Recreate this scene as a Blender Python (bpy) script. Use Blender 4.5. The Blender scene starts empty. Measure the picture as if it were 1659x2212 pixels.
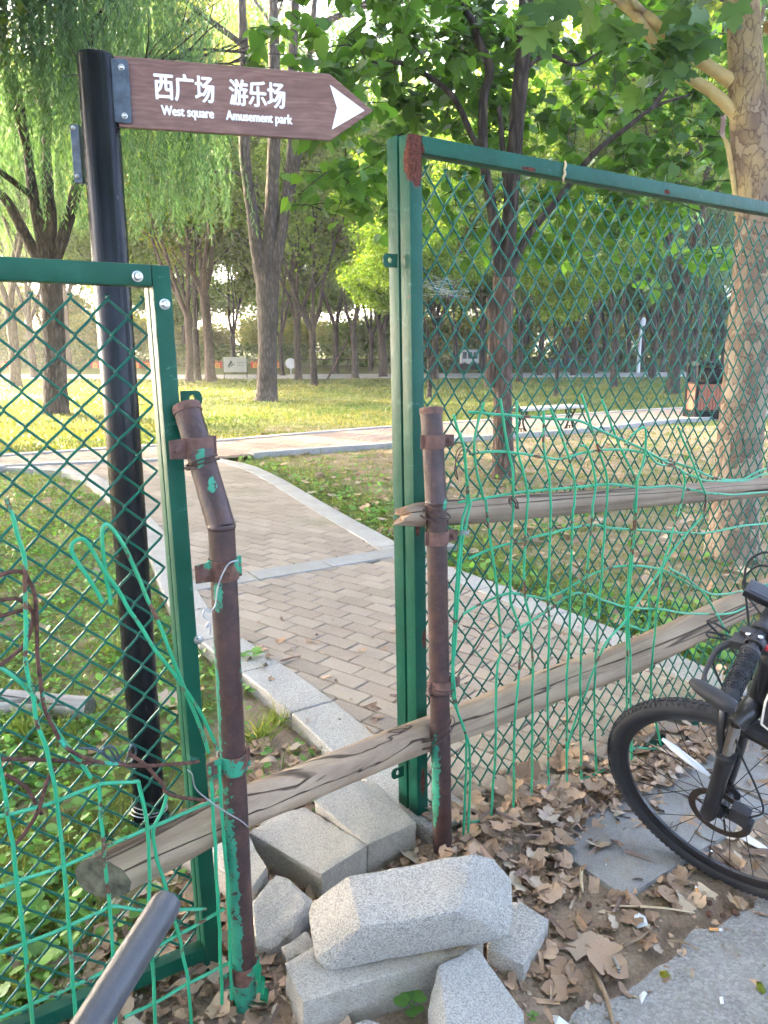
import bpy, bmesh, math, random
import numpy as np
from mathutils import Vector, Matrix

random.seed(7)
rng = np.random.default_rng(7)
scene = bpy.context.scene
COL = scene.collection
R = math.radians
PI = math.pi

# ------------------------------------------------------------------ camera
CAM_H, PITCH, FPX, CX, CY = 1.45, R(12.1), 1660.0, 829.5, 1106.0
cam_d = bpy.data.cameras.new('camera')
cam_d.sensor_fit = 'VERTICAL'
cam_d.sensor_height = 36.0
cam_d.lens = 36.0 * FPX / 2212.0
cam_d.clip_start = 0.02
cam_d.clip_end = 600
cam = bpy.data.objects.new('camera', cam_d)
cam.location = (0, 0, CAM_H)
cam.rotation_euler = (R(90) - PITCH, 0, 0)
COL.objects.link(cam)
scene.camera = cam

# ------------------------------------------------------------------ sky, sun, exposure
SUN_AZ, SUN_EL = R(-55), R(25)
world = bpy.data.worlds.new('World')
scene.world = world
world.use_nodes = True
wn = world.node_tree
sky = wn.nodes.new('ShaderNodeTexSky')
sky.sky_type = 'NISHITA'
sky.sun_disc = False
sky.sun_elevation = SUN_EL
sky.sun_rotation = SUN_AZ
sky.air_density = 0.4
sky.dust_density = 3.5
sky.ozone_density = 0.1
bg = wn.nodes['Background']
bg.inputs['Strength'].default_value = 0.15
wn.links.new(sky.outputs['Color'], bg.inputs['Color'])
sun_d = bpy.data.lights.new('sun', 'SUN')
sun_d.energy = 2.7
sun_d.angle = R(0.53)
sun_d.color = (1.0, 0.80, 0.48)
sun = bpy.data.objects.new('sun', sun_d)
sv = Vector((math.sin(SUN_AZ) * math.cos(SUN_EL), math.cos(SUN_AZ) * math.cos(SUN_EL), math.sin(SUN_EL)))
sun.rotation_euler = sv.to_track_quat('Z', 'Y').to_euler()
sun.location = sv * 60
COL.objects.link(sun)
scene.view_settings.view_transform = 'Standard'
scene.view_settings.look = 'None'
scene.view_settings.exposure = 4.3
scene.view_settings.gamma = 1.0
scene.render.engine = 'CYCLES'
scene.cycles.use_denoising = True
try:
    scene.cycles.denoiser = 'OPENIMAGEDENOISE'
    scene.cycles.denoising_prefilter = 'ACCURATE'
except Exception:
    pass
scene.cycles.use_adaptive_sampling = True
scene.cycles.adaptive_threshold = 0.03
scene.cycles.max_bounces = 6
scene.cycles.diffuse_bounces = 3
scene.cycles.glossy_bounces = 3
scene.cycles.transmission_bounces = 4
scene.cycles.transparent_max_bounces = 8
scene.cycles.caustics_reflective = False
scene.cycles.caustics_refractive = False

# ------------------------------------------------------------------ layout helpers (photo coordinates -> place)
def ray(x, y):
    a = (x - CX) / FPX
    b = -(y - CY) / FPX
    c, s = math.cos(PITCH), math.sin(PITCH)
    return np.array([a, c + s * b, b * c - s])

def G(x, y, z=0.0):
    d = ray(x, y)
    t = (z - CAM_H) / d[2]
    return np.array([d[0] * t, d[1] * t, z])

def AtY(x, y, Y):
    d = ray(x, y)
    t = Y / d[1]
    return np.array([d[0] * t, Y, CAM_H + d[2] * t])

def OnPlane(x, y, p0, ang, off=0.0):
    """point where the sight line meets the upright plane through p0 running at angle ang, set back by off"""
    n = np.array([-math.sin(ang), math.cos(ang)])
    d = ray(x, y)
    k = n @ np.array(p0[:2]) + off
    t = k / (n @ d[:2])
    return np.array([d[0] * t, d[1] * t, CAM_H + d[2] * t])

CROP = {'1': (0, 0, .5), '2': (829.5, 0, .5), '3': (0, 535.8, .5), '4': (829.5, 535.8, .5), '5': (0, 1071.6, .5),
        '6': (829.5, 1071.6, .5), '7': (0, 1638, .5), '8': (829.5, 1638, .5),
        'z': (0, 1100.3, .346), 'w': (1243.8, 1530.8, .2503), 'v': (1243.8, 1243.8, .2503), 's': (535.8, 1674.3, .4268), 'd': (0, 0, 1)}

def px(c, pts):
    ox, oy, k = CROP[c]
    return [(ox + p[0] * k, oy + p[1] * k) for p in pts]

# ------------------------------------------------------------------ object helpers
def tag(o, label=None, cat=None, group=None, kind=None):
    if label: o['label'] = label
    if cat: o['category'] = cat
    if group: o['group'] = group
    if kind: o['kind'] = kind
    return o

def empty(name, loc, label=None, cat=None, group=None):
    o = bpy.data.objects.new(name, None)
    o.empty_display_size = 0.1
    o.location = loc
    COL.objects.link(o)
    return tag(o, label, cat, group)

def world_loc(o):
    v = Vector((0, 0, 0))
    while o is not None:
        v = v + o.location
        o = o.parent
    return v

def link(name, me, parent=None, loc=(0, 0, 0)):
    o = bpy.data.objects.new(name, me)
    o.location = loc
    COL.objects.link(o)
    if parent is not None:
        o.parent = parent
    return o

def copy_tree(o, parent=None):
    c = o.copy()
    COL.objects.link(c)
    c.parent = parent
    for ch in list(o.children):
        copy_tree(ch, c)
    return c

def frames(P):
    P = np.asarray(P, float)
    T = np.gradient(P, axis=0)
    T /= np.linalg.norm(T, axis=1)[:, None] + 1e-12
    u = np.cross(T[0], [0, 0, 1.0])
    if np.linalg.norm(u) < 1e-3: u = np.cross(T[0], [0, 1.0, 0])
    u /= np.linalg.norm(u)
    U = [u]
    for i in range(1, len(P)):
        u = U[-1] - T[i] * (U[-1] @ T[i])
        u /= np.linalg.norm(u) + 1e-12
        U.append(u)
    U = np.array(U)
    return T, U, np.cross(T, U)

def smooth(P, sub=4):
    P = np.asarray(P, float)
    if len(P) < 3: return P
    Q = np.vstack([2 * P[0] - P[1], P, 2 * P[-1] - P[-2]])
    out = []
    for i in range(1, len(Q) - 2):
        for k in range(sub):
            t = k / sub
            out.append(.5 * ((2 * Q[i]) + (-Q[i - 1] + Q[i + 1]) * t + (2 * Q[i - 1] - 5 * Q[i] + 4 * Q[i + 1] - Q[i + 2]) * t * t
                             + (-Q[i - 1] + 3 * Q[i] - 3 * Q[i + 1] + Q[i + 2]) * t ** 3))
    out.append(P[-1])
    return np.array(out)

def vnoise(P, scale=1.0, seed=0):
    """cheap smooth value noise -1..1 for arrays of 3-d points"""
    P = np.asarray(P, float) * scale + seed * 17.13
    i = np.floor(P).astype(np.int64)
    f = P - i
    f = f * f * (3 - 2 * f)
    def h(a, b, c):
        n = (a * 374761393 + b * 668265263 + c * 2147483647 + seed * 974711) & 0x7fffffff
        n = ((n ^ (n >> 13)) * 1274126177) & 0x7fffffff
        return (n & 0xffff) / 32767.5 - 1.0
    r = 0
    for dx in (0, 1):
        for dy in (0, 1):
            for dz in (0, 1):
                w = (f[..., 0] if dx else 1 - f[..., 0]) * (f[..., 1] if dy else 1 - f[..., 1]) * (f[..., 2] if dz else 1 - f[..., 2])
                r = r + w * h(i[..., 0] + dx, i[..., 1] + dy, i[..., 2] + dz)
    return r

class MB:
    def __init__(s):
        s.v, s.f, s.n = [], [], 0
    def add(s, v, f):
        s.v.append(np.asarray(v, float).reshape(-1, 3))
        s.f += [tuple(int(i) + s.n for i in q) for q in f]
        s.n += len(s.v[-1])
        return s
    def tube(s, P, r, n=8, cap=True, wob=0, wobs=6.0, seed=0):
        P = np.asarray(P, float)
        m = len(P)
        r = np.interp(np.linspace(0, 1, m), np.linspace(0, 1, len(r)), r) if np.ndim(r) else np.full(m, r)
        T, U, V = frames(P)
        a = np.linspace(0, 2 * PI, n, endpoint=False)
        ring = np.cos(a)[None, :, None] * U[:, None] + np.sin(a)[None, :, None] * V[:, None]
        rr = r[:, None, None] * np.ones((1, n, 1))
        if wob:
            rr = rr * (1 + wob * vnoise(P[:, None] + ring * r[:, None, None], wobs, seed)[..., None])
        v = P[:, None] + ring * rr
        f = []
        for i in range(m - 1):
            for j in range(n):
                k = (j + 1) % n
                f.append((i * n + j, i * n + k, (i + 1) * n + k, (i + 1) * n + j))
        if cap:
            f.append(tuple(range(n - 1, -1, -1)))
            f.append(tuple((m - 1) * n + j for j in range(n)))
        return s.add(v.reshape(-1, 3), f)
    def box(s, c, size, ax=None):
        ax = np.eye(3) if ax is None else np.asarray(ax, float)
        h = np.asarray(size, float) / 2
        v = [np.asarray(c, float) + (sx * h[0]) * ax[0] + (sy * h[1]) * ax[1] + (sz * h[2]) * ax[2]
             for sx in (-1, 1) for sy in (-1, 1) for sz in (-1, 1)]
        return s.add(v, [(0, 1, 3, 2), (4, 6, 7, 5), (0, 4, 5, 1), (2, 3, 7, 6), (0, 2, 6, 4), (1, 5, 7, 3)])
    def prism(s, poly, t, o, ux, uy, uz):
        """flat outline (u,v) at o in the axes ux,uy, thickness t along uz (from 0 to t)"""
        o, ux, uy, uz = [np.asarray(q, float) for q in (o, ux, uy, uz)]
        p = np.asarray(poly, float)
        a = o + p[:, :1] * ux + p[:, 1:2] * uy
        m = len(p)
        f = [tuple(range(m - 1, -1, -1)), tuple(range(m, 2 * m))]
        f += [(i, (i + 1) % m, m + (i + 1) % m, m + i) for i in range(m)]
        return s.add(np.vstack([a, a + uz * t]), f)
    def lathe(s, prof, o, axis, n=24, close=False):
        """profile list of (radius, along) turned about axis"""
        o = np.asarray(o, float); w = np.asarray(axis, float); w = w / np.linalg.norm(w)
        u = np.cross(w, [0, 0, 1.0])
        if np.linalg.norm(u) < 1e-3: u = np.array([1.0, 0, 0])
        u /= np.linalg.norm(u); q = np.cross(w, u)
        a = np.linspace(0, 2 * PI, n, endpoint=False)
        v = []
        for r, h in prof:
            v.append(o + h * w + r * (np.cos(a)[:, None] * u + np.sin(a)[:, None] * q))
        m = len(prof); f = []
        for i in range(m if close else m - 1):
            for j in range(n):
                k = (j + 1) % n; i2 = (i + 1) % m
                f.append((i * n + j, i * n + k, i2 * n + k, i2 * n + j))
        if not close:
            f += [tuple(range(n - 1, -1, -1)), tuple((m - 1) * n + j for j in range(n))]
        return s.add(np.vstack(v), f)
    def mesh(s, name, mat, off=(0, 0, 0), sm=True, bevel=0, ang=40, seg=1):
        me = bpy.data.meshes.new(name)
        v = np.vstack(s.v) - np.asarray(off, float)
        me.from_pydata(v.tolist(), [], s.f)
        bm = bmesh.new(); bm.from_mesh(me)
        bmesh.ops.recalc_face_normals(bm, faces=bm.faces)
        if bevel:
            es = [e for e in bm.edges if len(e.link_faces) == 2 and e.calc_face_angle(0) > R(25)]
            bmesh.ops.bevel(bm, geom=es, offset=bevel, segments=seg, affect='EDGES', profile=.6, clamp_overlap=True)
        bm.to_mesh(me); bm.free()
        if sm:
            me.polygons.foreach_set('use_smooth', [True] * len(me.polygons))
            me.set_sharp_from_angle(angle=R(ang))
        if mat is not None:
            for m_ in (mat if isinstance(mat, (list, tuple)) else [mat]): me.materials.append(m_)
        return me
    def part(s, name, mat, parent, **k):
        return link(name, s.mesh(name, mat, off=world_loc(parent), **k), parent)
    def thing(s, name, mat, label, cat, group=None, loc=None, **k):
        v = np.vstack(s.v)
        if loc is None:
            loc = (v[:, 0].mean(), v[:, 1].mean(), v[:, 2].min())
        o = link(name, s.mesh(name, mat, off=loc, **k), None, loc)
        return tag(o, label, cat, group)

def big_mesh(name, V, F, mat, smooth_=False):
    """V (n,3), F (m,3 or 4) arrays"""
    me = bpy.data.meshes.new(name)
    V = np.ascontiguousarray(V, np.float32); F = np.ascontiguousarray(F, np.int32)
    k = F.shape[1]
    me.vertices.add(len(V)); me.vertices.foreach_set('co', V.ravel())
    me.loops.add(F.size); me.loops.foreach_set('vertex_index', F.ravel())
    me.polygons.add(len(F)); me.polygons.foreach_set('loop_start', np.arange(0, F.size, k, dtype=np.int32))
    me.update(calc_edges=True)
    if smooth_: me.polygons.foreach_set('use_smooth', np.ones(len(F), bool))
    me.materials.append(mat)
    return me

def unit(v):
    return v / (np.linalg.norm(v, axis=-1, keepdims=True) + 1e-9)

def leaves(P, D, Nn, S, tmpl, W=None):
    """place a leaf template (verts in x across, y along, z up; triangles) at P with along-direction D, face normal about Nn and size S"""
    tv, tf = tmpl
    tv = np.asarray(tv, float); tf = np.asarray(tf)
    D = unit(D); X = unit(np.cross(D, Nn)); Z = np.cross(X, D)
    S = np.asarray(S, float).reshape(-1, 1, 1)
    Wd = S if W is None else np.asarray(W, float).reshape(-1, 1, 1)
    V = P[:, None] + Wd * tv[None, :, :1] * X[:, None] + S * tv[None, :, 1:2] * D[:, None] + S * tv[None, :, 2:] * Z[:, None]
    F = tf[None] + (np.arange(len(P)) * len(tv))[:, None, None]
    return V.reshape(-1, 3), F.reshape(-1, tf.shape[1])

def rdir(n, g=None):
    v = (g or rng).normal(size=(n, 3))
    return unit(v)

def fan(outline, centre, cup=0.0, fold=0.0):
    o = np.array([[x, y, cup * (x * x + (y - centre[1]) ** 2) + fold * abs(x)] for x, y in outline] + [[centre[0], centre[1], 0]])
    m = len(outline)
    return o, np.array([[i, (i + 1) % m, m] for i in range(m)])

KITE = (np.array([[0, 0, 0], [.5, .42, .05], [0, 1, -.05], [-.5, .42, .05]]), np.array([[0, 1, 2], [0, 2, 3]]))
BLADE = (np.array([[-.5, 0, 0], [.5, 0, 0], [.36, .55, .05], [-.36, .55, .05], [0, 1, .28]]), np.array([[0, 1, 2], [0, 2, 3], [3, 2, 4]]))
HEART = fan([(0, .03), (.2, -.08), (.4, .05), (.47, .28), (.36, .58), (.14, .85), (0, 1.03), (-.14, .85), (-.36, .58), (-.47, .28), (-.4, .05), (-.2, -.08)], (0, .35), -.15, .1)
half = [(.05, .02), (.22, -.1), (.36, .0), (.56, .1), (.44, .2), (.5, .3), (.62, .5), (.44, .5), (.36, .46), (.26, .52), (.3, .68), (.16, .76), (0, 1.0)]
PLANE_OUT = half + [(-x, y) for x, y in half[-2::-1]]
PLANE = fan(PLANE_OUT, (0, .3), -.12, .1)
ROUND = fan([(0, 0), (.32, .12), (.5, .45), (.34, .85), (0, 1), (-.34, .85), (-.5, .45), (-.32, .12)], (0, .5), -.15, .12)
# ------------------------------------------------------------------ procedural materials
class NT:
    def __init__(s, name):
        s.m = bpy.data.materials.new(name)
        s.m.use_nodes = True
        s.t = s.m.node_tree
        s.b = s.t.nodes['Principled BSDF']
        s.out = s.t.nodes['Material Output']
        s._tc = None
    def n(s, typ, **k):
        nd = s.t.nodes.new(typ)
        for a, b in k.items(): setattr(nd, a, b)
        return nd
    def set(s, sock, v):
        if isinstance(v, bpy.types.NodeSocket): s.t.links.new(v, sock)
        elif v is not None:
            if hasattr(sock, 'default_value') and hasattr(sock.default_value, '__len__') and not hasattr(v, '__len__'): v = (v,) * len(sock.default_value)
            if hasattr(v, '__len__') and len(v) == 3 and len(sock.default_value) == 4: v = (*v, 1)
            sock.default_value = v
    def co(s, which='Object', scale=None, rot=None, loc=None):
        if s._tc is None: s._tc = s.n('ShaderNodeTexCoord')
        o = s._tc.outputs[which]
        if scale is None and rot is None and loc is None: return o
        mp = s.n('ShaderNodeMapping')
        s.t.links.new(o, mp.inputs['Vector'])
        if scale is not None: mp.inputs['Scale'].default_value = scale if hasattr(scale, '__len__') else (scale,) * 3
        if rot is not None: mp.inputs['Rotation'].default_value = rot
        if loc is not None: mp.inputs['Location'].default_value = loc
        return mp.outputs[0]
    def noise(s, scale, detail=4, rough=.55, co=None, dist=0.0, out='Fac'):
        nd = s.n('ShaderNodeTexNoise')
        s.set(nd.inputs['Vector'], co if co is not None else s.co())
        nd.inputs['Scale'].default_value = scale; nd.inputs['Detail'].default_value = detail
        nd.inputs['Roughness'].default_value = rough; nd.inputs['Distortion'].default_value = dist
        return nd.outputs[out]
    def voro(s, scale, co=None, feat='F1', out='Distance', rand=1.0):
        nd = s.n('ShaderNodeTexVoronoi', feature=feat)
        s.set(nd.inputs['Vector'], co if co is not None else s.co())
        nd.inputs['Scale'].default_value = scale; nd.inputs['Randomness'].default_value = rand
        return nd.outputs[out]
    def ramp(s, fac, stops, interp='LINEAR'):
        nd = s.n('ShaderNodeValToRGB')
        nd.color_ramp.interpolation = interp
        e = nd.color_ramp.elements
        while len(e) < len(stops): e.new(.5)
        for el, (p, c) in zip(e, stops):
            el.position = p
            c = (c,) * 3 if not hasattr(c, '__len__') else c
            el.color = (*c[:3], 1)
        s.set(nd.inputs[0], fac)
        return nd.outputs[0]
    def mix(s, fac, a, b, mode='MIX'):
        nd = s.n('ShaderNodeMix', data_type='RGBA', blend_type=mode)
        s.set(nd.inputs[0], fac); s.set(nd.inputs[6], a); s.set(nd.inputs[7], b)
        return nd.outputs[2]
    def math(s, op, a, b=None, c=None, clamp=False):
        nd = s.n('ShaderNodeMath', operation=op, use_clamp=clamp)
        s.set(nd.inputs[0], a)
        if b is not None: s.set(nd.inputs[1], b)
        if c is not None: s.set(nd.inputs[2], c)
        return nd.outputs[0]
    def island(s):
        return s.n('ShaderNodeNewGeometry').outputs['Random Per Island']
    def objrand(s):
        return s.n('ShaderNodeObjectInfo').outputs['Random']
    def near(s, p, scale, soft=.3, nscale=30, amp=.5):
        """1 inside a ragged blob about the object-space point p with the given half sizes"""
        mp = s.co('Object', scale=tuple(1 / q for q in scale), loc=tuple(-a / q for a, q in zip(p, scale)))
        ln = s.n('ShaderNodeVectorMath', operation='LENGTH'); s.t.links.new(mp, ln.inputs[0])
        d = s.math('ADD', ln.outputs['Value'], s.math('MULTIPLY', s.math('SUBTRACT', s.noise(nscale, 3), .5), amp * 2))
        return s.ramp(d, [(1 - soft * .5, 1), (1.0, 0)])
    def bump(s, h, strength=.5, dist=.01, normal=None):
        nd = s.n('ShaderNodeBump')
        nd.inputs['Strength'].default_value = strength; nd.inputs['Distance'].default_value = dist
        s.set(nd.inputs['Height'], h)
        if normal is not None: s.set(nd.inputs['Normal'], normal)
        return nd.outputs[0]
    def done(s, col=None, rough=.6, metal=None, normal=None, spec=None, coat=None):
        s.set(s.b.inputs['Base Color'], col); s.set(s.b.inputs['Roughness'], rough)
        if metal is not None: s.set(s.b.inputs['Metallic'], metal)
        if normal is not None: s.set(s.b.inputs['Normal'], normal)
        if spec is not None: s.set(s.b.inputs['Specular IOR Level'], spec)
        if coat is not None: s.set(s.b.inputs['Coat Weight'], coat)
        return s.m

def simple(name, col, rough=.5, metal=0, var=.15, nscale=20, bump=.15, bd=.003, spec=None):
    t = NT(name)
    nz = t.noise(nscale, 5)
    c2 = tuple(q * (1 - var) for q in col); c3 = tuple(min(1, q * (1 + var)) for q in col)
    return t.done(t.ramp(nz, [(.3, c2), (.7, c3)]), rough, metal, t.bump(t.noise(nscale * 6, 3), bump, bd), spec)

def leaf_mat(name, cols, trans=.45, rough=.45, tcol=None, spec=.35, nmix=.3, nsc=1.3):
    t = NT(name)
    rnd = t.math('FRACT', t.math('ADD', t.island(), t.objrand()))
    k = len(cols)
    c = t.ramp(rnd, [(i / max(1, k - 1), q) for i, q in enumerate(cols)])
    c = t.mix(nmix, c, t.ramp(t.noise(nsc, 3), [(.35, cols[0]), (.65, cols[-1])]))
    t.done(c, rough, spec=spec)
    tr = t.n('ShaderNodeBsdfTranslucent')
    tc = t.mix(1.0, c, tcol or (1.6, 1.55, .7), 'MULTIPLY')
    t.t.links.new(tc, tr.inputs['Color'])
    ms = t.n('ShaderNodeMixShader'); ms.inputs[0].default_value = trans
    t.t.links.new(t.b.outputs[0], ms.inputs[1]); t.t.links.new(tr.outputs[0], ms.inputs[2])
    t.t.links.new(ms.outputs[0], t.out.inputs['Surface'])
    return t.m

def bark_mat(name, dark, light, sc=(16, 16, 4), strength=.9, dist=.03):
    t = NT(name)
    co = t.co('Object', scale=sc)
    a = t.noise(1.0, 6, .62, co, .8)
    v = t.voro(.9, co, 'DISTANCE_TO_EDGE')
    h = t.math('ADD', t.math('MULTIPLY', a, .6), t.math('MULTIPLY', t.math('MINIMUM', v, .35), 1.6))
    c = t.ramp(h, [(.3, dark), (.62, tuple((x + y) / 2 for x, y in zip(dark, light))), (.85, light)])
    c = t.mix(.35, c, t.ramp(t.noise(2.2, 4), [(.35, dark), (.7, light)]))
    return t.done(c, .9, None, t.bump(h, strength, dist), .2)

M = {}
M['bark_dark'] = bark_mat('bark_dark', (.018, .014, .012), (.10, .08, .066))
M['bark_grey'] = bark_mat('bark_grey', (.026, .021, .018), (.135, .112, .098))
M['bark_red'] = bark_mat('bark_red', (.05, .034, .027), (.20, .14, .11), (24, 24, 5))
def plane_bark():
    t = NT('bark_plane')
    co = t.co('Object', scale=(1, 1, .55))
    wob = t.noise(5, 4, co=co, out='Color')
    co2 = t.mix(.25, co, wob)
    v = t.voro(20, co2, 'F1', 'Color')
    sep = t.n('ShaderNodeSeparateColor'); t.t.links.new(v, sep.inputs[0])
    e = t.voro(20, co2, 'DISTANCE_TO_EDGE')
    c = t.ramp(sep.outputs[0], [(0, (.16, .115, .085)), (.3, (.20, .145, .105)), (.5, (.24, .18, .13)), (.72, (.31, .25, .18)), (1, (.19, .14, .10))])
    sp = t.n('ShaderNodeSeparateXYZ'); t.t.links.new(t.co(), sp.inputs[0])
    up = t.math('ADD', t.math('DIVIDE', sp.outputs[2], 5.5), t.math('MULTIPLY', t.math('SUBTRACT', t.noise(3.2, 4), .5), 1.3))
    c = t.mix(t.ramp(up, [(.45, 0), (.62, 1)]), c, t.ramp(t.noise(4, 4), [(.3, (.24, .17, .10)), (.7, (.42, .34, .18))]))
    c = t.mix(t.ramp(e, [(.0, .7), (.06, 0)]), c, (.07, .045, .035))
    h = t.math('ADD', t.math('MULTIPLY', sep.outputs[0], .5), t.math('ADD', t.math('MULTIPLY', t.math('MINIMUM', e, .1), 3), t.math('MULTIPLY', t.noise(30, 4), .4)))
    return t.done(c, .85, None, t.bump(h, .7, .02), .2)
M['bark_plane'] = plane_bark()
def plane_limb():
    t = NT('bark_plane_limb')
    c = t.ramp(t.noise(5, 4), [(.3, (.33, .25, .10)), (.55, (.48, .38, .18)), (.72, (.24, .16, .09))])
    return t.done(c, .7, None, t.bump(t.noise(40, 4), .4, .01), .25)
M['bark_plane_limb'] = plane_limb()

M['leaf_willow'] = leaf_mat('leaf_willow', [(.065, .135, .052), (.105, .20, .078), (.15, .26, .11)], .52, tcol=(1.35, 1.42, .95))
M['leaf_far'] = leaf_mat('leaf_far', [(.07, .15, .022), (.12, .235, .03), (.22, .30, .035)], .58)
M['leaf_yellow'] = leaf_mat('leaf_yellow', [(.10, .18, .02), (.20, .26, .025), (.38, .33, .03)], .58)
M['leaf_heart'] = leaf_mat('leaf_heart', [(.05, .13, .022), (.08, .19, .028), (.135, .265, .038)], .55, .38, (1.4, 1.45, .65))
M['leaf_plane'] = leaf_mat('leaf_plane', [(.035, .09, .028), (.055, .13, .035), (.10, .19, .045)], .42, .4)
M['grass'] = leaf_mat('grass', [(.07, .14, .02), (.11, .20, .03), (.18, .25, .05), (.30, .27, .09)], .4)
M['lawn'] = leaf_mat('lawn', [(.06, .13, .022), (.095, .165, .026), (.16, .20, .04), (.30, .23, .09)], .35, nmix=.5, nsc=.45)
M['weed'] = leaf_mat('weed', [(.06, .16, .03), (.11, .25, .045), (.17, .34, .07)], .38)
M['dry_grass'] = leaf_mat('dry_grass', [(.12, .14, .04), (.25, .20, .08), (.36, .27, .13)], .3)
def litter_mat():
    t = NT('dry_leaf')
    r = t.math('FRACT', t.math('ADD', t.objrand(), t.island()))
    c = t.ramp(r, [(0, (.14, .085, .052)), (.3, (.28, .18, .11)), (.55, (.42, .275, .175)), (.8, (.54, .37, .235)), (.92, (.42, .34, .26)), (1, (.60, .51, .37))])
    c = t.mix(.3, c, t.ramp(t.noise(35, 4), [(.3, (.16, .10, .062)), (.7, (.52, .37, .24))]))
    return t.done(c, .75, None, t.bump(t.noise(60, 4), .5, .004), .25)
M['dry_leaf'] = litter_mat()
def chip_mat():
    t = NT('bark_chip')
    r = t.math('FRACT', t.math('ADD', t.objrand(), t.island()))
    c = t.ramp(r, [(0, (.18, .12, .095)), (.5, (.31, .215, .17)), (1, (.42, .32, .26))])
    c = t.mix(.4, c, t.ramp(t.noise(22, 4), [(.3, (.10, .065, .05)), (.7, (.32, .24, .19))]))
    return t.done(c, .9, None, t.bump(t.noise(50, 5), .7, .004), .15)
M['bark_chip'] = chip_mat()

def green_paint(name, col, rusts=(), wear=.5):
    t = NT(name)
    c = t.ramp(t.noise(7, 4), [(.3, tuple(q * .8 for q in col)), (.7, tuple(q * 1.2 for q in col))])
    scr = t.math('ADD', t.ramp(t.noise(14, 8, .72, t.co('Object', scale=(1, 1, 2.0))), [(.62, 0), (.67, wear)]), t.ramp(t.noise(5, 7, .75, t.co('Object', scale=(1, 1, .35))), [(.55, 0), (.8, .18)]), clamp=True)
    c = t.mix(scr, c, (.07, .20, .15))
    chips = t.ramp(t.noise(23, 4, .6), [(.735, 0), (.75, 1)])
    c = t.mix(t.math('MULTIPLY', chips, .8), c, (.10, .035, .02))
    rough = .45
    hgt = t.noise(30, 3)
    st = .05
    for p, sc in rusts:
        k = t.near(p, sc, .25, 45, .35)
        c = t.mix(k, c, t.ramp(t.noise(160, 5), [(.3, (.03, .011, .008)), (.6, (.12, .038, .024)), (.8, (.22, .08, .05))]))
        rough = t.math('MAXIMUM', rough, t.math('MULTIPLY', k, .9))
        hgt = t.math('SUBTRACT', hgt, t.math('MULTIPLY', k, t.noise(160, 4)))
        st = .5
    return t.done(c, rough, 0, t.bump(hgt, st, .004), .2)
M['frame_left'] = green_paint('frame_left', (.005, .070, .040), [], .7)
M['mesh_green'] = simple('mesh_green', (.003, .095, .062), .32, 0, .2, 15, .1, .003, .3)
def wire_mat():
    t = NT('wire_green')
    c = t.ramp(t.noise(6, 4), [(.3, (.014, .225, .10)), (.7, (.03, .35, .18))])
    rust = t.ramp(t.noise(11, 6, .7), [(.57, 0), (.60, 1)])
    c = t.mix(rust, c, t.ramp(t.noise(90, 4), [(.3, (.05, .02, .014)), (.7, (.17, .08, .05))]))
    return t.done(c, t.ramp(rust, [(0, .32), (1, .85)]), 0, t.bump(t.noise(120, 3), .25, .002), .45)
M['wire_green'] = wire_mat()
def rusty_wire():
    t = NT('wire_rusty')
    c = t.ramp(t.noise(80, 4), [(.3, (.035, .016, .012)), (.7, (.13, .06, .04))])
    g = t.ramp(t.noise(7, 5, .65), [(.58, 0), (.61, 1)])
    c = t.mix(g, c, (.03, .36, .23))
    return t.done(c, .8, 0, t.bump(t.noise(200, 3), .5, .002), .3)
M['wire_rusty'] = rusty_wire()
M['wire_tie'] = simple('wire_tie', (.07, .04, .032), .6, .4, .3, 60)
M['wire_steel'] = simple('wire_steel', (.33, .34, .35), .4, .8, .2, 60)
M['bolt'] = simple('bolt', (.55, .55, .54), .28, .95, .1, 60)
def pipe_mat(name, patches):
    t = NT(name)
    c = t.ramp(t.noise(28, 6, .65), [(.25, (.020, .010, .009)), (.5, (.045, .021, .018)), (.75, (.085, .037, .027))])
    c = t.mix(t.ramp(t.noise(120, 3), [(.58, 0), (.78, .45)]), c, (.12, .07, .055))
    h = t.noise(90, 5)
    rough = t.ramp(t.noise(9, 3), [(.3, .36), (.7, .62)])
    for p, sc in patches:
        k = t.math('MULTIPLY', t.near(p, sc, .05, 75, .85), t.ramp(t.noise(48, 6, .7), [(.40, 0), (.43, 1)]))
        c = t.mix(k, c, t.ramp(t.noise(25, 4), [(.3, (.012, .16, .095)), (.7, (.035, .26, .16))]))
        h = t.math('ADD', h, t.math('MULTIPLY', k, 2.5))
    return t.done(c, rough, .0, t.bump(h, .45, .003), .5)
M['bracket'] = simple('bracket', (.12, .06, .045), .75, 0, .5, 30, .6)
def bracket_g():
    t = NT('bracket_green')
    rust = t.ramp(t.noise(60, 4), [(.3, (.05, .025, .018)), (.7, (.17, .08, .055))])
    c = t.mix(t.ramp(t.noise(26, 5, .6), [(.52, 0), (.56, 1)]), rust, (.03, .24, .14))
    return t.done(c, .7, 0, t.bump(t.noise(70, 4), .5, .003), .3)
M['bracket_green'] = bracket_g()

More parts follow.
